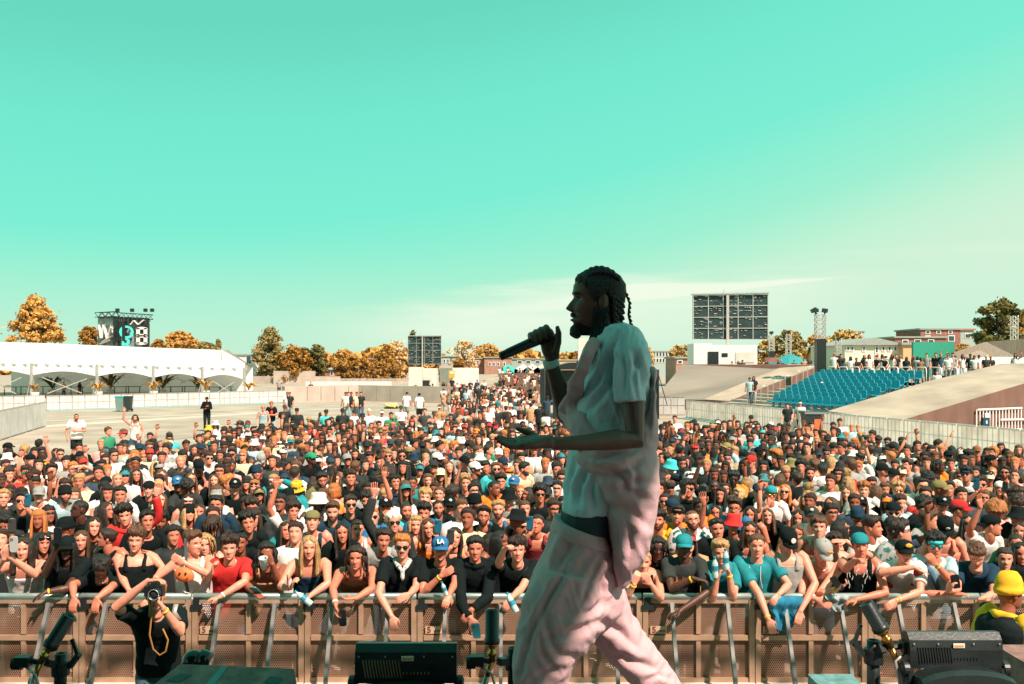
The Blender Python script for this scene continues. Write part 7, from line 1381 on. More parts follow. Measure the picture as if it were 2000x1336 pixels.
# ------------------------------------------------------------------ the crowd: x y hair skin top.colour hat glasses pose facing
CAT = '''
16 876 sk 3 t.black C.black - d R
49 880 my 1 x.tan - - d B
76 869 zk 2 t.green - - d B
82 886 sk 4 t.black - G d F
14 897 sn 1 floral.white K.white S d F
60 900 sn 1 stripe.yellow B.black - R F
109 886 ln 2 j.grey - U d F
155 877 sk 2 t.black - - d F
156 894 sn 2 t.pale_blue B.black - d F
211 843 sw 1 t.green - - d R
241 848 zw 1 t.black C.red - d L
197 869 by 1 v.pink - - d F
203 892 sw 1 t.black - - d F
221 886 hn 1 h.grey - - d F
242 877 lw 1 v.white - - R F
272 877 sw 1 t.pale_blue C.navy S d F
265 906 sk 3 t.white - - d F
8 925 ly 1 t.black - - d F
52 925 cn 2 v.orange - M d F
81 917 ln 1 v.pink - - d F
101 921 ck 1 v.black - - d F
143 917 sr 1 v.black - - F F
148 941 ln 2 x.tan - O d F
197 930 bw 1 t.orange - - d F
208 947 sk 1 t.black B.black - d F
229 938 zy 1 t.white - - d F
246 928 ln 2 v.white - - d F
267 930 lk 2 v.red - - d F
7 974 sy 1 t.dark_grey - - d F
42 980 sk 2 t.black - S P F
76 966 zy 1 plaid.white C.grey - d F
127 967 sk 2 j.pale_blue N.black - d F b
156 995 zk 4 t.black - S d L
207 998 ln 2 t.navy - G d R
235 968 sk 2 t.white - - d F
244 1008 ck 1 h.red - - R F
8 1030 ck 3 t.black - - P F
84 1062 lk 2 t.black - U d F
130 1032 zk 3 t.brown N.black - d B
183 1029 ln 1 v.cream - - d F
209 1052 bn 2 v.black - - d L
159 1056 lw 1 t.black - - d F
293 855 cn 2 j.navy - - d F
331 853 lw 1 t.turquoise B.black S Q F
329 875 sw 1 t.white C.navy - d F b
316 895 mk 2 t.white - - d F
352 902 zy 1 t.dark_grey - - d F
303 914 ly 1 v.tan - - d F
316 930 lw 1 v.tan - - M F
380 881 ln 2 t.black - - d F
393 878 sk 2 t.black C.navy - d F b
407 858 ln 1 v.black - S d F
407 839 sk 2 floral.black K.yellow S d F
421 829 ln 1 floral.white K.white - d F
418 872 cn 2 t.cream - - d F
437 847 zk 2 t.navy - S d F b
448 862 sn 2 t.pale_blue C.black - d F
408 896 mn 1 t.white - S d F
387 911 zk 3 t.black C.black - M D
434 910 sw 1 t.black - - d F
453 888 qn 2 j.black - S d F
453 911 zk 3 t.black - - d F b
477 890 ln 1 t.brown - - d F
469 830 sw 1 t.grey C.black - d L
484 830 sn 1 t.white C.maroon - d F
484 851 sn 2 t.orange C.white O d F
498 850 zk 2 t.blue - S d F
497 868 zk 2 t.pale_blue K.white - d F
513 858 sw 1 t.white C.white - d F
525 846 lw 1 v.black - - d F
512 837 zk 2 t.black C.dark_grey - d D
526 875 zw 1 t.white C.grey - d F
511 897 zw 1 h.black C.grey - d D
501 924 zk 2 t.black N.navy - d F
419 941 lw 1 t.black - - d F
445 946 cr 1 t.black - - d R
364 953 ck 3 t.dark_grey - - d D
347 946 zk 3 t.black C.blue - d F
373 937 lw 1 v.white - G d F
291 956 sn 1 t.black B.black - d F
310 952 by 1 v.white - - d B
459 951 sy 1 t.black C.black - O F
497 951 br 1 v.olive - U d F
534 942 sy 1 j.teal H.white - F F
315 979 lw 1 t.black - - P F
314 1020 ck 3 j.red - - d F b
287 1019 sk 2 t.black - - d F
368 981 ln 1 v.white H.white - d F
369 1004 ly 1 t.grey N.black - d F
390 1002 ln 2 v.white - - d F
422 988 sk 2 t.navy - - d F
415 1026 dn 3 t.black - - d B
492 993 cn 2 t.dark_grey - - d F
484 1023 ck 2 t.black - - d F
400 1064 dy 1 v.white - - d F
506 966 ln 2 t.dark_grey V.olive - d F
556 797 sn 1 t.black C.dark_grey - X F
580 803 sk 2 j.black - - d D
604 821 sy 1 t.black - - d D
637 806 sn 2 t.turquoise C.black G d F
669 804 sn 2 t.black C.black - M F
647 822 ln 1 t.blue - - d F
708 814 sk 2 t.pale_blue K.black S d F b
693 806 sn 2 t.white C.dark_grey - d R
656 833 zk 3 t.turquoise - - d R
668 827 ln 2 t.black - - d F
721 805 zp 1 t.white - - d F
746 807 sn 2 t.white C.white S P F
764 812 mn 2 t.green - - d F
783 798 sn 1 t.white C.navy - d F
770 824 sn 2 t.navy N.green - d F
784 821 lr 1 v.white K.white O d F
780 838 lw 1 v.red - S d F
749 841 wr 1 x.tan - - d F
709 833 sn 2 t.white - - d F
710 850 sk 3 t.black K.black - d B
691 845 lr 1 v.black - - d F
551 851 ln 2 v.black - - d F
568 864 sy 1 t.grey C.teal - d F
584 868 zw 1 t.navy B.black - d F
594 853 hr 1 v.white - - d R
617 846 bk 3 t.black - - d F
624 853 ly 1 v.white - - d R
618 865 sw 1 t.tan - - d F
607 875 ln 1 v.black - - d F
673 861 cw 1 t.white - S d F
643 871 mk 1 t.black H.black - d F
671 878 bk 3 t.black - - d F
653 874 ln 1 v.black - - R F
716 872 sk 2 t.black C.black S d F b
736 858 sy 1 t.coral C.white - L F
737 877 sn 1 t.orange K.black - d R
778 869 sn 1 t.black C.black - d F
763 868 sw 1 t.white C.navy M d F
694 889 hn 2 t.dark_grey - - d F b
722 895 mk 2 j.navy - - d F
742 903 mn 1 t.black - - d F
757 892 cy 1 v.cream - S d F
785 892 sk 2 t.black - S d F b
678 899 zn 2 t.black C.grey - d F
607 897 zk 4 t.black C.green - d R
621 892 ly 1 v.red - - d F
584 903 bn 2 t.navy - - d L
566 906 sn 2 t.black C.dark_grey - d L
540 903 ln 2 v.white - - d B
576 927 sn 2 t.white - - d B
694 914 sw 2 t.dark_grey - - d B
629 940 ck 2 t.olive - G d F b
656 938 lw 1 t.white - - d F
684 935 cn 2 t.black - - d F
695 949 lk 4 t.black - - W F
772 944 mk 2 h.navy - - d F
758 927 an 3 t.black - - d D
734 934 hk 4 j.black - - d R
580 955 wn 2 h.teal K.yellow - d B
611 951 hn 2 t.grey - - d B
653 959 hr 1 v.orange - - d B
563 972 ln 2 t.white K.black - d F
572 1000 cn 2 t.white - - L F
622 981 zk 4 v.white K.white - d R
610 1019 cn 1 v.navy B.olive - d F
650 1001 qw 1 j.navy - - d F b
684 986 sn 1 t.black - S d F
717 979 ck 2 t.black - - R F b
727 1011 sr 1 j.blue - S d F
752 992 zn 2 t.turquoise C.black - M F
768 1021 mp 1 j.dark_grey - S L F
793 1000 zn 2 h.blue - - d F b
668 1042 wk 2 t.black - - d F
698 1034 bn 1 v.white - - d F
558 1038 ln 2 j.teal - - d F
807 819 sw 1 t.grey - - d R
830 804 sn 1 plaid.dark_grey - - d F
848 810 zn 2 t.coral C.navy - d F
865 814 sr 1 floral.white - - d D
880 815 sk 2 t.blue - S d F
899 818 sy 1 t.white C.pink S d F
921 810 sn 1 h.black - - d R
938 812 sk 2 t.black B.black S d F
954 799 sn 2 h.white - - d F
955 832 sn 1 t.black C.red - d F
968 832 zn 2 t.black C.red - d D
991 827 sk 2 t.white - - d D
1004 818 ck 2 t.black - S d F
1017 812 sk 3 t.white - - d F
870 825 sw 1 t.white C.white - Q F
889 833 sn 1 t.dark_grey - S d F
921 839 lw 1 v.tan - - d F
930 847 sn 2 t.orange N.orange - d L
940 852 sk 2 t.white - S d L
800 839 sk 2 h.black - S d F
828 858 sw 1 t.dark_grey - - d R b
809 867 sk 2 t.navy - - d R
851 844 bn 1 x.tan - - d F
858 872 ck 2 t.teal - - d R
888 875 cr 1 t.navy - - d R
900 864 sn 1 t.grey K.white - d R
917 871 zk 2 t.black C.black - d R
934 883 sw 1 v.tan - - d R
955 880 mn 1 t.green - - d R
973 888 zn 2 t.white B.white - d B
808 898 sn 1 t.blue K.navy S d F
832 896 by 1 t.pale_blue - - M F
854 897 zk 4 t.black C.white - d R
847 913 sn 2 t.black C.dark_grey - d F
877 913 ww 1 v.white - - d F
907 903 zk 2 t.grey C.black S d R
928 916 sk 2 t.black C.white - d R
948 914 mk 2 t.black - - d F
968 918 sw 1 t.turquoise - S d F b
983 906 zn 2 stripe.orange C.navy - d R
1024 917 sk 1 t.cream - - d R b
979 942 ck 1 t.black - G d F
965 955 zk 3 t.orange - - d R
1004 945 zn 2 t.black C.blue - d F b
909 944 qy 1 t.dark_grey - - d F
891 941 ln 3 v.tan - - d F
861 928 ly 1 v.grey C.cream S d F
836 939 hw 1 t.dark_grey - - d F
805 945 bk 3 j.teal - - d F
928 950 lk 3 t.black - - W B
829 974 cy 1 t.white - - d F
858 966 bw 1 v.orange - - d F
885 966 cn 2 t.black - - d B
1017 963 br 1 v.white - - M F
1033 967 ln 2 v.black - - d L
1054 966 ck 2 t.black - S d F
856 994 zk 2 t.black - - d F b
878 988 sk 2 t.dark_grey C.black S d F
928 984 sn 2 t.black N.black G d R b
944 1010 qk 2 t.black - G d F b
973 996 sy 1 v.blue - - d F b
994 972 zn 1 t.grey K.black - d F
1010 1014 ck 3 v.black K.black - d L
1024 994 bw 1 v.coral - - d F
1049 1024 bn 2 v.maroon - G P F
828 1003 ck 2 h.blue - - d F
812 1026 hy 1 v.tan - - d F
836 1032 lw 1 v.orange - - P F
888 1050 ln 1 v.tan - - P F
958 1062 ln 2 v.black - - d R
976 1058 lk 3 v.black - - d R
1279 832 sr 1 t.white - - d F
1293 837 sk 2 t.navy - - d R
1318 819 sn 1 h.white - - d F
1303 851 lk 2 v.black - - d F
1330 846 zk 3 t.yellow K.maroon - L F
1342 836 sr 1 t.navy - - d F
1356 827 sk 2 t.black C.black S d F b
1321 860 zn 2 t.black C.pale_blue - d L
1344 853 ln 2 t.blue - - d R
1360 853 ly 1 v.black - - d F
1377 840 sk 2 t.black - - d F b
1391 837 sy 1 t.coral - - d F
1400 846 sk 2 t.black - - d F b
1428 847 sk 2 t.black C.black - d F b
1414 830 zn 1 t.white - - d F
1433 827 lr 1 v.black - - d F
1439 843 hr 1 t.white - S d F
1467 818 sk 2 t.black B.black S d F b
1463 839 sn 1 t.pale_blue - - d F
1472 848 sn 1 floral.turquoise B.dark_grey - d F
1489 847 sn 1 t.white B.turquoise S d F
1510 840 sn 2 t.white C.red - d R
1506 850 sn 2 t.white C.dark_grey - d R
1303 894 zn 2 t.dark_grey - - d B
1310 912 zn 1 t.navy K.turquoise - d B
1327 881 sk 3 t.black - - P B
1369 875 sn 2 t.orange C.black M d F
1370 892 zk 2 t.black C.black - d B
1397 882 wn 2 t.black - - d R
1419 876 zn 2 t.pale_blue C.olive - d L
1435 882 hy 1 t.blue - - d L
1467 903 zn 1 t.black C.red - d L
1481 886 zk 2 t.black B.black - d B
1433 937 ck 4 t.orange - S d F b
1416 958 hn 2 v.tan - - d F b
1286 957 cn 2 t.black - - d F
1345 956 ck 2 h.black - S P F
1395 952 zk 4 t.black - - L F
1443 968 hy 1 v.tan - S M L
1481 960 zr 1 t.black C.navy G d F
1499 938 ln 2 x.tan - S d R
1506 966 sn 2 t.white B.teal O M F
1293 936 ln 2 h.black - - F R
1458 945 ly 1 t.black - - d B
1556 842 sw 1 t.white C.cream - d F
1577 843 ar 1 v.white - - d F
1585 832 sn 1 v.tan - - P F
1640 825 ck 2 t.white - - d F
1627 833 sk 2 t.tan - - U F
1704 850 cn 2 t.white - - d L
1715 861 sn 2 t.black - S d D
1535 853 zk 3 t.white - - d F
1547 854 sk 3 t.white B.black S d F
1575 857 mn 2 t.white - S d L
1595 863 ly 1 v.black - S d F
1616 860 sk 2 stripe.red C.black S W F
1547 872 lk 1 v.black - - P F
1575 878 ln 2 t.black - - d R
1509 862 sn 2 t.dark_grey - - d B
1628 875 zk 2 t.white B.black S d R
1644 875 sn 2 floral.white - - d L b
1663 878 mk 2 t.tan - - d L
1700 881 sn 1 floral.cream - - d B
1745 875 zk 2 t.dark_grey C.black - L R b
1740 893 zr 1 t.grey - - d B
1515 894 ar 2 t.black - - d L
1546 909 zn 2 t.black K.olive - d B
1564 914 ck 2 t.black - - d F
1591 910 mw 1 v.coral - - d B
1582 927 sk 2 h.grey - - d F b
1607 920 mk 2 t.white - - d B
1624 903 ly 1 v.orange - - d B
1662 910 mw 1 t.grey - - d B
1679 897 sk 3 t.white - S d L b
1652 927 by 1 t.red - - d B
1724 920 zk 2 t.grey C.black - d R
1746 931 zn 1 t.navy C.black - d L
1523 939 lw 1 v.white - - d B
1556 937 sn 2 t.black - - d B
1578 956 by 1 v.black - - d B
1654 965 lw 1 v.white - - d F
1687 959 cr 1 t.white - - d F
1656 945 ly 1 v.white - - d L
1533 962 lr 1 v.black - S d F
1711 963 lw 1 v.grey - - d B
1761 864 sk 2 t.dark_grey - S R F
1797 890 zk 2 t.black - - d F b
1832 869 cn 1 t.white - - L R
1852 892 zk 3 floral.white C.black S d F
1859 882 lk 2 t.turquoise - - d B
1891 892 ck 4 t.black - - M L
1908 882 sn 2 t.maroon C.brown - d F
1940 886 cr 1 t.white - - d L
1936 902 zk 3 t.black B.black - d R
1965 888 zk 2 v.white C.black - d F
1990 880 lw 1 v.black - - d F
1955 876 ln 2 t.tan - - d F
1772 910 mn 1 t.grey - - d L
1789 920 ln 2 v.tan - - d F
1832 911 dk 4 t.orange - - d R
1887 928 ck 2 t.white H.navy S d F
1962 925 sk 2 t.black - S d F b
1982 931 bn 1 v.white - - M F
1938 925 br 1 t.maroon - - d F
1812 939 ck 2 t.tan - - d B
1868 952 lp 1 v.black - - d F
1835 955 zk 3 t.black C.olive - d R
1754 959 cy 1 t.white - O d F
1803 952 sn 1 t.white - - P F
1916 948 cn 2 t.dark_grey - S P F
1952 955 lw 1 t.pale_blue B.white - P F
1854 956 sn 2 t.navy - - d F
1989 972 cn 2 t.tan - - d F
1299 980 bn 2 v.tan - S d F
1286 1018 ck 2 t.yellow - - d F b
1324 1007 sk 2 t.orange H.black - d F
1352 1017 zw 1 floral.white - G d F b
1366 993 mk 4 t.orange - - d F
1398 1004 lk 2 t.orange - G Q F
1435 993 qn 2 t.blue - G d F
1432 1024 zn 2 t.black K.red - L F
1465 1006 ln 2 v.black - - d F
1464 1038 ln 2 v.grey - - d F
1313 993 zn 3 t.black C.navy - d B
1256 1068 sr 1 t.orange - - d R
1578 974 ly 1 v.black - - d L
1623 987 lw 2 v.tan - - d L
1586 1010 zn 1 t.white C.dark_grey - d F
1560 1014 ln 2 v.tan - - d F
1683 986 ln 2 t.white C.black - d F
1641 1034 lk 2 v.white - S d R
1600 1032 mw 1 v.pink - - d F
1558 1044 lw 2 v.cream - - d F
1704 1031 qn 2 t.white - - d R
1675 1010 zk 3 t.black N.navy - d B
1629 1063 mn 1 v.black - - F F
1745 1002 sn 1 t.black B.black S d F b
1732 980 ln 2 t.black V.orange - P F
1759 1041 cn 1 floral.grey H.white G d R
1815 1018 qw 1 t.grey - - d R
1840 987 mk 2 t.white C.black - d F
1873 996 cn 2 t.white C.red - d R
1807 990 ck 2 t.black - - d R
1846 1030 zk 1 v.coral C.black - d D
1891 1024 lk 2 v.black - S d F
1936 1028 sk 2 t.white B.black - L R
1944 1003 ar 2 t.pink - - d D
1989 1010 zk 3 t.black K.black - d L
1927 1056 by 1 v.white - S d F
1985 1064 zn 2 t.green - S d F
1986 986 cn 2 v.white - - d D
1992 1040 ln 2 v.tan - - d F
470 1060 bk 3 t.black - - d F
748 1055 sn 2 t.grey - - d F
1238 1040 cn 2 t.black - - d F
1400 1035 sk 2 t.black - - d F
1500 1010 lw 1 t.black - - d F
1212 1010 sk 2 t.grey - - d F
'''
SOLO = {(149, 815): dict(hair='zk', sk='2', top='t', col='white', beard=1, ph=True, lab='bearded heavy person in oversized white T-shirt standing apart near the short barrier', build=1.3, legs='shorts', arms={-1: 'd', 1: 'fold'}),
        (264, 817): dict(hair='dn', sk='1', top='v', col='white', beard=1, lab='person in white strapless top and black face mask dancing with a raised hand', legs='trousers', arms={-1: 'wave', 1: 'd'}),
        (404, 780): dict(hair='zk', sk='3', top='h', col='black', hat='B', lab='person all in black standing alone on the open paving', legs='trousers', arms={-1: 'chest', 1: 'fold'}),
        (514, 797): dict(hair='ty', sk='1', top='v', col='pale blue', glasses='S', lab='person in pale blue top with a shoulder strap standing at the back of the crowd', legs='trousers', arms={-1: 'd', 1: 'd'}),
        (530, 790): dict(hair='cr', sk='2', top='t', col='black', lab='person in black T-shirt with a red print and pale jeans standing at the back', legs='trousers', arms={-1: 'd', 1: 'fold'}, legcol=(.33, .42, .45)),
        (795, 770): dict(hair='zk', sk='2', top='t', col='white', hat='C', yaw=2.9, lab='person in white T-shirt and cap walking away, nearer the popcorn tray', legs='shorts', arms={-1: 'd', 1: 'd'}),
        (819, 772): dict(hair='sk', sk='2', top='t', col='white', hat='C', yaw=3.3, lab='second person in white T-shirt walking away past the grey wall', legs='shorts', arms={-1: 'd', 1: 'd'})}
import re
nw = lambda s: len(re.findall(r"[A-Za-z0-9']+", s))
def desc(top, pat, col, hat, hatcol, gl):
    tn = {'t': 'T-shirt', 'v': 'tank top', 'h': 'hoodie', 'j': 'jacket'}.get(top); s = []
    if hat: s.append(f"{hatcol} " + {'C': 'cap', 'B': 'backwards cap', 'K': 'bucket hat', 'N': 'beanie', 'H': 'headband', 'V': 'visor'}[hat])
    if tn: s.append((f"{col} {'striped ' if pat == 'stripe' else 'patterned ' if pat == 'floral' else 'checked ' if pat == 'plaid' else ''}{tn}"))
    else: s.append('bare shouldered top')
    return ' and '.join(s)
PEOPLE = []
for ln in CAT.strip().splitlines():
    q = ln.split(); x, y = int(q[0]), int(q[1]); hair, sk = q[2], q[3]; tp, col = q[4].split('.'); col = col.replace('_', ' '); pat = tp if tp in ('stripe', 'floral', 'plaid') else None; tp = 't' if pat else tp
    hat, hc = (None, 'black') if q[5] == '-' else (q[5].split('.')[0], q[5].split('.')[1].replace('_', ' ')); gl = None if q[6] == '-' else q[6]
    PEOPLE.append(dict(x=x, y=y, hair=hair, sk=sk, top=tp, pat=pat, col=col, hat=hat, hc=hc, gl=gl, pose=q[7], yaw=q[8], beard=len(q) > 9))
rc = random.Random(77)
for d in PEOPLE:
    fem = d['hair'][0] in 'lwbth'; z = rc.uniform(1.50, 1.58) if fem else rc.uniform(1.59, 1.68)
    if d['y'] < 830: z = 1.6
    d['Y'] = F_PX*(CAMZ-z)/(d['y']-HOR)
    if d['Y'] < 10.55: d['Y'] = rc.uniform(10.5, 10.75)
    d['s'] = (z+.118)/1.74
PEOPLE.sort(key=lambda d: d['Y'])
# keep neighbours from standing inside each other: slide the farther one back along its own line of sight
for it in range(3):
    for i, d in enumerate(PEOPLE):
        for e in PEOPLE[:i]:
            if abs(d['Y']-e['Y']) < .36 and abs((d['x']-1000)*d['Y']-(e['x']-1000)*e['Y'])/F_PX < .34:
                d['Y'] = min(d['Y']+.16, d['Y']*1.03)
MAXI = 300-NPEOPLE[0]-len(SOLO); big = sorted(PEOPLE, key=lambda d: d['Y'])
indiv, rest = big[:MAXI], big[MAXI:]
def mass_desc(d): return desc(d['top'], d['pat'], d['col'], d['hat'], d['hc'], d['gl'])
PTX = {'d': '', 'R': 'with one arm raised', 'L': 'with one arm raised', 'U': 'with both arms raised', 'P': 'holding up a phone', 'Q': 'filming with a raised phone', 'F': 'shading the eyes', 'M': 'with a hand at the mouth', 'X': 'with folded arms', 'W': 'waving a hand', 'O': 'pointing at the stage'}
YTX = {'F': '', 'L': 'turned sideways', 'R': 'turned sideways', 'B': 'seen from behind', 'D': 'looking down'}
GTX = {None: '', 'S': 'sunglasses', 'O': 'orange sunglasses', 'M': 'mirrored sunglasses', 'G': 'glasses', 'U': 'sunglasses pushed up'}
for d in indiv:
    b = mass_desc(d); ex = [t for t in (PTX[d['pose']], YTX[d['yaw']]) if t]; s = b
    if GTX[d['gl']]: s = s+(' with ' if ' and ' in s else ' and ')+GTX[d['gl']]
    d['short'] = b; d['lab'] = 'person in '+s+(' '+ex[0] if ex else '')
from collections import Counter
for d in indiv:
    if nw(d['lab']) > 16: d['lab'] = 'person in '+d['short']+' '+(PTX[d['pose']] or YTX[d['yaw']])
cnt = Counter(d['lab'] for d in indiv); scnt = Counter(d['short'] for d in indiv)
anchors = [d for d in indiv if scnt[d['short']] == 1 and len(d['short'].split()) <= 6]; used = {d['lab'] for d in indiv if cnt[d['lab']] == 1}
for d in indiv:
    if cnt[d['lab']] == 1: continue
    base = d['lab']; done = False; near = sorted(anchors, key=lambda a: abs(a['x']-d['x'])+1.6*abs(a['y']-d['y']))
    for a in near[:14]:
        if a is d: continue
        dy = a['y']-d['y']; rel = 'behind the' if dy > 9 and abs(a['x']-d['x']) < 60 else 'in front of the' if dy < -9 and abs(a['x']-d['x']) < 60 else 'beside the'
        L = f"{base} {rel} {a['short']}"
        if nw(L) > 16: L = f"person in {d['short']} {rel} {a['short']}"
        if nw(L) <= 16 and L not in used: d['lab'] = L; used.add(L); done = True; break
    if not done: d['lab'] = base+' deep in the middle of the crowd'
for d in indiv:
    Hc = P(d['x'], d['y'], d['Y']); r = random.Random(d['x']*31+d['y']); ty = {'F': face_yaw(Hc, r.uniform(-.22, .22)), 'L': -1.15+r.uniform(-.2, .2), 'R': 1.15+r.uniform(-.2, .2), 'B': pi+r.uniform(-.5, .5), 'D': face_yaw(Hc, r.uniform(-.5, .5))}[d['yaw']]
    by = ty if d['yaw'] == 'B' else ty*.5+face_yaw(Hc)*.5
    ps = d['pose']; arms = {1: 'd', -1: 'd'}; sd = 1 if r.random() < .5 else -1
    arms.update({'R': {1: r.choice(['up', 'wave'])}, 'L': {-1: r.choice(['up', 'wave'])}, 'U': {1: 'up', -1: 'up'}, 'P': {sd: 'phone'}, 'Q': {-1: 'high'}, 'F': {1: 'brow'}, 'M': {sd: 'mouth'}, 'X': {1: 'fold', -1: 'fold'}, 'W': {sd: 'wave'}, 'O': {-1: 'point'}, 'd': {}}[ps])
    if ps == 'd' and r.random() < .14: arms[sd] = 'chest'
    lod = 1 if d['Y'] < 17 else 2
    p = person(Hc, d['s'], by, ty, .6 if d['yaw'] == 'D' else r.uniform(-.26, .04), r.uniform(-.10, .10), arms, jit(SK[d['sk']], .14, r), d['hair'][0], jit(HC[d['hair'][1]], .3, r), d['top'], jit(COL[d['col']], .15, r), d['pat'], d['hat'], jit(COL[d['hc']], .1, r), d['gl'], 1 if d['beard'] else 0, lod, d['x']+d['y'], r.uniform(.94, 1.07), feet=False, smile=r.choice([0, 0, .5, 1]), nose=r.uniform(.85, 1.15), build=r.uniform(.94, 1.12))
    tag(p.o, d['lab'], 'person', 'people standing in the crowd'); d['p'] = p
    if d['hat'] == 'C' and d['Y'] < 16 and r.random() < .7:
        g = G(); V, Fs = head_blob((0, 0, 0), 1, 4, 8, 5, .2); g.add((V*A_([.024, .006, .017]))@p.R.T*1+p.Hc+p.R@A_([0, -.111, .088])*p.s, Fs); part('cap_emblem', g, [M['label_white']], p.o, True)
    if ps in 'PQ':
        sdp = sd if ps == 'P' else -1; E, W = p.ap[sdp][1:3]; c = W+A_([0, 0, .13])+p.fw*.035; ph_ = phone_thing(c, p.rx, A_([0, 0, 1.])+p.fw*.1, 'phone held by '+d['lab'].replace('person in ', 'the person in ').replace(' holding up a phone', '').replace(' filming with a raised phone', ''), r.choice([(.012, .016, .018), (.05, .05, .05), (.02, .12, .2), (.75, .3, .03) if d['x'] == 836 else (.014, .02, .02)]))
        w_ = ph_['label'].split()
        while nw(' '.join(w_)) > 16 or w_[-1] in ('and', 'the', 'behind', 'with', 'in', 'beside', 'of'): w_.pop()
        ph_['label'] = ' '.join(w_)
# a few marks worn on clothes
def chest_text(xy, s, size, m, t=.62):
    for d in indiv:
        if (d['x'], d['y']) == xy and 'p' in d:
            p = d['p']; g = G(); add_text(g, s, size, p.f(t)+p.fw*.155, p.rx, (0, 0, 1), depth=.012, bold=.003); part('printed_letters', g, [m], p.o)
chest_text((221, 886), 'ARD', .12, M['denim']); chest_text((678, 899), 'A', .01, M['label_white'])
# people standing apart
for (x, y), d in SOLO.items():
    z = 1.63; Y = F_PX*(CAMZ-z)/(y-HOR) if y < 800 or y > 812 else 30; Hc = P(x, y, Y); yw = d.get('yaw', face_yaw(Hc))
    p = person(Hc, 1.0, yw, yw, -.03, 0, d['arms'], SK[d['sk']], d['hair'][0], HC[d['hair'][1]], d['top'], COL[d['col']], None, d.get('hat'), COL['black'], d.get('glasses'), d.get('beard', 0), 1, x, legs=d['legs'], build=d.get('build', 1.), legcol=d.get('legcol')); tag(p.o, d['lab'], 'person', 'people standing apart from the crowd')
    if x == 530: g = G(); V, Fs = head_blob((0, 0, 0), 1, 4, 8, 5, .3); g.add(V*A_([.07, .012, .10])+p.f(.6)+p.fw*.14, Fs); part('red_print', g, [mat('print_red', (.6, .05, .06), .8)], p.o, True)
# popcorn tray
p = P(764, 798, 33); o = tag(empty('vendor_tray', p), 'dark tray heaped with yellow popcorn bags carried above a head', 'tray'); g = G(); g.lathe([(.02, 0), (.24, 0), (.26, .04), (.24, .04), (.23, .02), (.02, .02)], p, 16); part('tray', g, [M['black_plastic']], o); g = G(); r = random.Random(3)
for k in range(26): a, q = r.uniform(0, 6.28), r.uniform(0, .2); V, Fs = head_blob((p[0]+cos(a)*q, p[1]+sin(a)*q, p[2]+.07+r.uniform(0, .06)), .055, k, 7, 5, .4); g.add(V, Fs)
part('popcorn', g, [mat('popcorn', (.85, .55, .2), .8, var=.3, scale=20)], o, True)
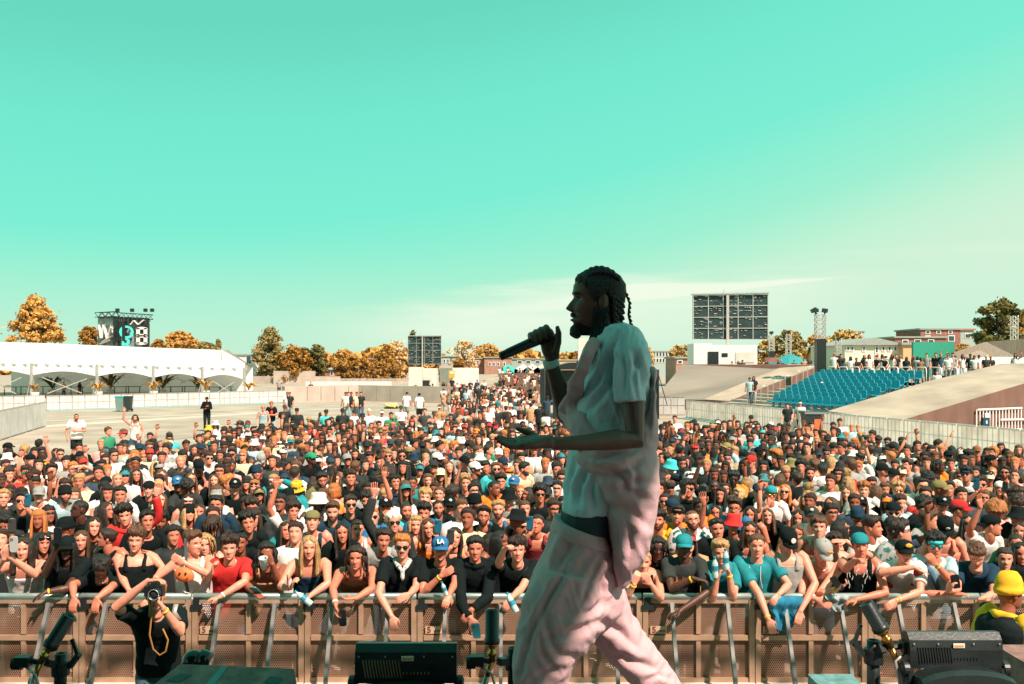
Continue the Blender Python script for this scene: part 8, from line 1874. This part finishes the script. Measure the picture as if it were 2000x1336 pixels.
# ------------------------------------------------------------------ everyone else: one mass
def colormat(name, rough):
    m, nt, N, L, b = newmat(name); b.inputs['Roughness'].default_value = rough; a = N.new('ShaderNodeAttribute'); a.attribute_name = 'own_colour'; L.new(a.outputs['Color'], b.inputs['Base Color']); return m
MV, MF, MC = [], [], []; mo = [0]
def madd(V, Fs, c):
    MV.append(np.asarray(V)); n = len(V)
    for f in Fs: MF.append([i+mo[0] for i in f]); MC.append(c)
    mo[0] += n
HL = {}
for k_, (a_u, a_v) in {0: (26, 24), 1: (14, 12)}.items():
    _hA, _hZ = head_grid(a_u, a_v); _hv = head_face(_hA, _hZ).reshape(-1, 3); _hf = grid_faces(a_v, a_u); HL[k_] = (_hv, _hf, face_mat(A_([_hv[f].mean(0) for f in _hf])))
def mini(Hc, s, yaw, skin, hairc, topc, legc, hat=None, longh=False, arm=None, r=random, tank=False, glasses=False, pitch=0., full=False):
    R = rotz(yaw)@rotx(pitch); near = Hc[1] < 17; _hv, _hf, _hm = HL[0 if near else 1]; s0, s = s, s*.955; fc = [tuple(A_(skin)*(1, .1, .25, .6, .2)[k]) for k in _hm]
    if glasses: fc = [(.01, .015, .02) if (abs(c[0]) < .06 and -.012 < c[2] < .024 and c[1] < -.05) else q for q, c in zip(fc, [_hv[f].mean(0) for f in _hf])]
    MV.append(Hc+(_hv@R.T)*s); n = len(_hv)
    for f, c in zip(_hf, fc): MF.append([i+mo[0] for i in f]); MC.append(c)
    mo[0] += n
    V, Fs = hair_shell(*((24, 11) if near else (14, 7)), .026, .012, .014, 34, r.randrange(99), fringe=r.choice([0, .01, .02]), jag=.006); madd(Hc+(V@R.T)*s, Fs, hairc)
    if longh: g = G(); hair_curtain(g, 16 if near else 12, 5, .26, r.randrange(50), .9); madd(Hc+(g.verts()@R.T)*s, g.F, hairc)
    if hat:
        g = cap_mesh(12, 5) if hat[0] in 'CB' else bucket_mesh(12) if hat[0] == 'K' else beanie_mesh(12)
        if hat[0] == 'B': g.V = [v*A_([-1, -1, 1]) for v in g.V]
        madd(Hc+(g.verts()@R.T)*s, g.F, hat[1])
    s = s0; rx = A_([cos(yaw), sin(yaw), 0]); fw = A_([sin(yaw), -cos(yaw), 0]); nk = Hc+A_([0, 0, -.152])*s-fw*.028; pv = nk-A_([0, 0, .565*s]); f = spine_fn(pv, nk, fw)
    V, Fs = tube([nk-A_([0, 0, .03]), Hc-A_([0, 0, .06])], [.06, .052], 8); madd(V, Fs, skin)
    V, Fs = rings(torso_rings(f, rx, [-.12, 0, .3, .6, .82, .94, 1.0], .018, 12)); madd(V, Fs, topc)
    for sd in (-1, 1):
        S = f(.88)+rx*sd*.168*s
        if arm and arm[0] == sd: E = S+(rx*sd*.6+fw*.5+A_([0, 0, .35]))*.3; W = S+rx*sd*.14+fw*.28+A_([0, 0, .42])
        else: E = S+rx*sd*.06-A_([0, 0, .28]); W = E+fw*.16-A_([0, 0, .2])
        if not tank: V, Fs = tube([S-rx*sd*.05, S, S+(E-S)*.65], [.075, .078, .074], 7); madd(V, Fs, topc)
        V, Fs = tube([S, E, E+(W-E)*.3, W], [.048, .038, .040, .025], 6); madd(V, Fs, skin); hg = G(); hand(hg, W, unit(W-E), fw, .3, 1.05, 4); madd(hg.verts(), hg.F, skin)
    b = A_([pv[0], pv[1], Hc[2]-1.63*s])
    for sd in (-1, 1):
        hp = pv+rx*sd*.088; ft = b+rx*sd*.10+fw*(.12*sd if full else 0)+A_([0, 0, .03]); V, Fs = tube([hp, (hp+ft)/2, ft], [.10, .074, .055], 6); madd(V, Fs, legc)
RC = random.Random(9); TOPS = ['black']*16+['white']*12+['dark grey']*3+['grey', 'grey', 'navy', 'navy', 'navy', 'teal', 'red', 'coral', 'brown', 'brown', 'cream', 'cream', 'pink', 'tan', 'tan', 'tan', 'pale blue']
def rnd_mini(Hc, s=1., yaw=None, full=False, armp=.05):
    sk = SK[RC.choice('11122223334')]; lh = RC.random() < .33; hat = None
    if RC.random() < .2: hat = (RC.choice('CCCCBBKKN'), COL[RC.choice(['black', 'black', 'black', 'navy', 'white', 'white', 'red', 'teal', 'olive', 'grey', 'cream'])])
    mini(Hc, s, face_yaw(Hc, RC.uniform(-.35, .35)) if yaw is None else yaw, jit(sk, .15, RC), HC[RC.choice('kkkkkknnnnnnwwyr')], jit(COL[RC.choice(TOPS)], .15, RC), RC.choice([(.012, .018, .02), (.05, .09, .13), (.25, .26, .22), (.3, .36, .38)]), hat, lh, (RC.choice([-1, 1]),) if RC.random() < armp else None, RC, lh and RC.random() < .6, RC.random() < .22, RC.uniform(-.26, .08), full)
for d in rest:
    Hc = P(d['x'], d['y'], d['Y']); ty = {'F': face_yaw(Hc), 'L': -1.15, 'R': 1.15, 'B': pi, 'D': 0}[d['yaw']]
    mini(Hc, d['s'], ty, SK[d['sk']], HC[d['hair'][1]], COL[d['col']], RC.choice([(.012, .018, .02), (.25, .26, .22), (.05, .09, .13)]), (d['hat'], COL[d['hc']]) if d['hat'] and d['hat'] in 'CBKN' else None, d['hair'][0] in 'lw', (1 if d['pose'] == 'R' else -1,) if d['pose'] in 'RLUQ' else None, RC, d['top'] in 'vx', d['gl'] in ('S', 'O', 'M'), .5 if d['yaw'] == 'D' else 0)
edge = lambda x: np.interp(x, [-60, 0, 140, 165, 260, 330, 375, 400, 480, 620, 800, 900, 1070, 1100, 1280, 1480, 1560, 1640, 1700, 1800, 2000, 2080], [882, 880, 886, 890, 866, 866, 868, 842, 836, 822, 812, 804, 804, 806, 830, 824, 836, 842, 858, 874, 892, 900])
pos = [P(d['x'], d['y'], d['Y'])[:2] for d in PEOPLE]; tries = 0
while tries < 14000:
    tries += 1; Y = RC.uniform(10.7, 31); px = RC.uniform(-60, 2060); z = RC.uniform(1.5, 1.66); py = HOR+(CAMZ-z)*F_PX/Y
    if py < edge(px): continue
    q = P(px, py, Y)
    if any((q[0]-a)**2+(q[1]-b)**2 < .21 for a, b in pos): continue
    pos.append(q[:2]); rnd_mini(A_([q[0], q[1], z]), (z+.118)/1.74)
# walkers in the middle distance and spectators on the terrace
for k in range(120):
    t = RC.random()**.8; Y = 30+t*52; px = RC.gauss(965-12*t, 62-12*t)
    if px > 1078 or px < 845: continue
    z = RC.uniform(1.5, 1.66); rnd_mini(P(px, HOR+(CAMZ-z)*F_PX/Y, Y), (z+.118)/1.74, RC.choice([0, .3, -.4, 2.8, 3.3, 1.4]), True, .03)
for k in range(46): Y = RC.uniform(112, 148); px = RC.uniform(975, 1078); rnd_mini(P(px, HOR+(CAMZ-1.6-(Y-112)*.035)*F_PX/Y, Y), 1., RC.uniform(0, 6), True, .05)
for px, py in ((675, 781), (686, 779), (680, 790), (697, 793), (705, 781), (561, 771), (566, 778), (545, 742), (607, 748), (866, 746), (871, 752), (883, 740), (893, 750), (908, 762), (919, 745), (932, 744), (946, 745), (845, 760)): Y = 62 if py > 765 else 100; q = P(px, py, Y); q[2] = 1.55 if py > 765 else max(q[2], 1.3); rnd_mini(q, 1., None, True)
for k in range(26): px = 1632+k*9.9+RC.uniform(-4, 4); Y = RC.uniform(66, 76); py = RC.uniform(693, 703); q = P(px, py, Y); rnd_mini(q, (q[2]-2.12+.118)/1.74, RC.choice([-.9, -.6, .2, -1.2, 2.5]), True, .05)
for px, py, Y in ((1895, 695, 63), (1903, 698, 62), (1912, 697, 63), (1926, 698, 62), (1935, 699, 64), (1983, 694, 60), (1852, 698, 60), (1846, 729, 57), (1830, 728, 57), (1605, 749, 60.5), (1618, 751, 60), (1464, 741, 63), (1472, 739, 63), (1538, 793, 49.5), (1563, 789, 49.5), (1663, 836, 37), (1676, 836, 37), (125, 748, 103), (156, 748, 103), (1570, 702, 80), (1580, 700, 80), (1520, 707, 82), (1526, 706, 82), (1442, 708, 82), (1450, 706, 82), (1430, 708, 82), (1482, 706, 83), (1497, 706, 83), (1551, 706, 83)):
    q = P(px, py, Y); rnd_mini(q, min(1.0, 1.0), -.4 if px > 1000 else 1.2, True, .05)
me = mesh_of('crowd', np.concatenate(MV), MF, [colormat('crowd_colours', .8)], None, True); at = me.attributes.new('own_colour', 'FLOAT_COLOR', 'FACE'); at.data.foreach_set('color', np.concatenate([np.asarray(MC, np.float32), np.ones((len(MC), 1), np.float32)], 1).ravel())
tag(link('crowd', me), 'dense festival crowd filling the paved arena and the far terraces', kind='stuff')
if _tmp is not None: bpy.data.scenes.remove(_tmp)
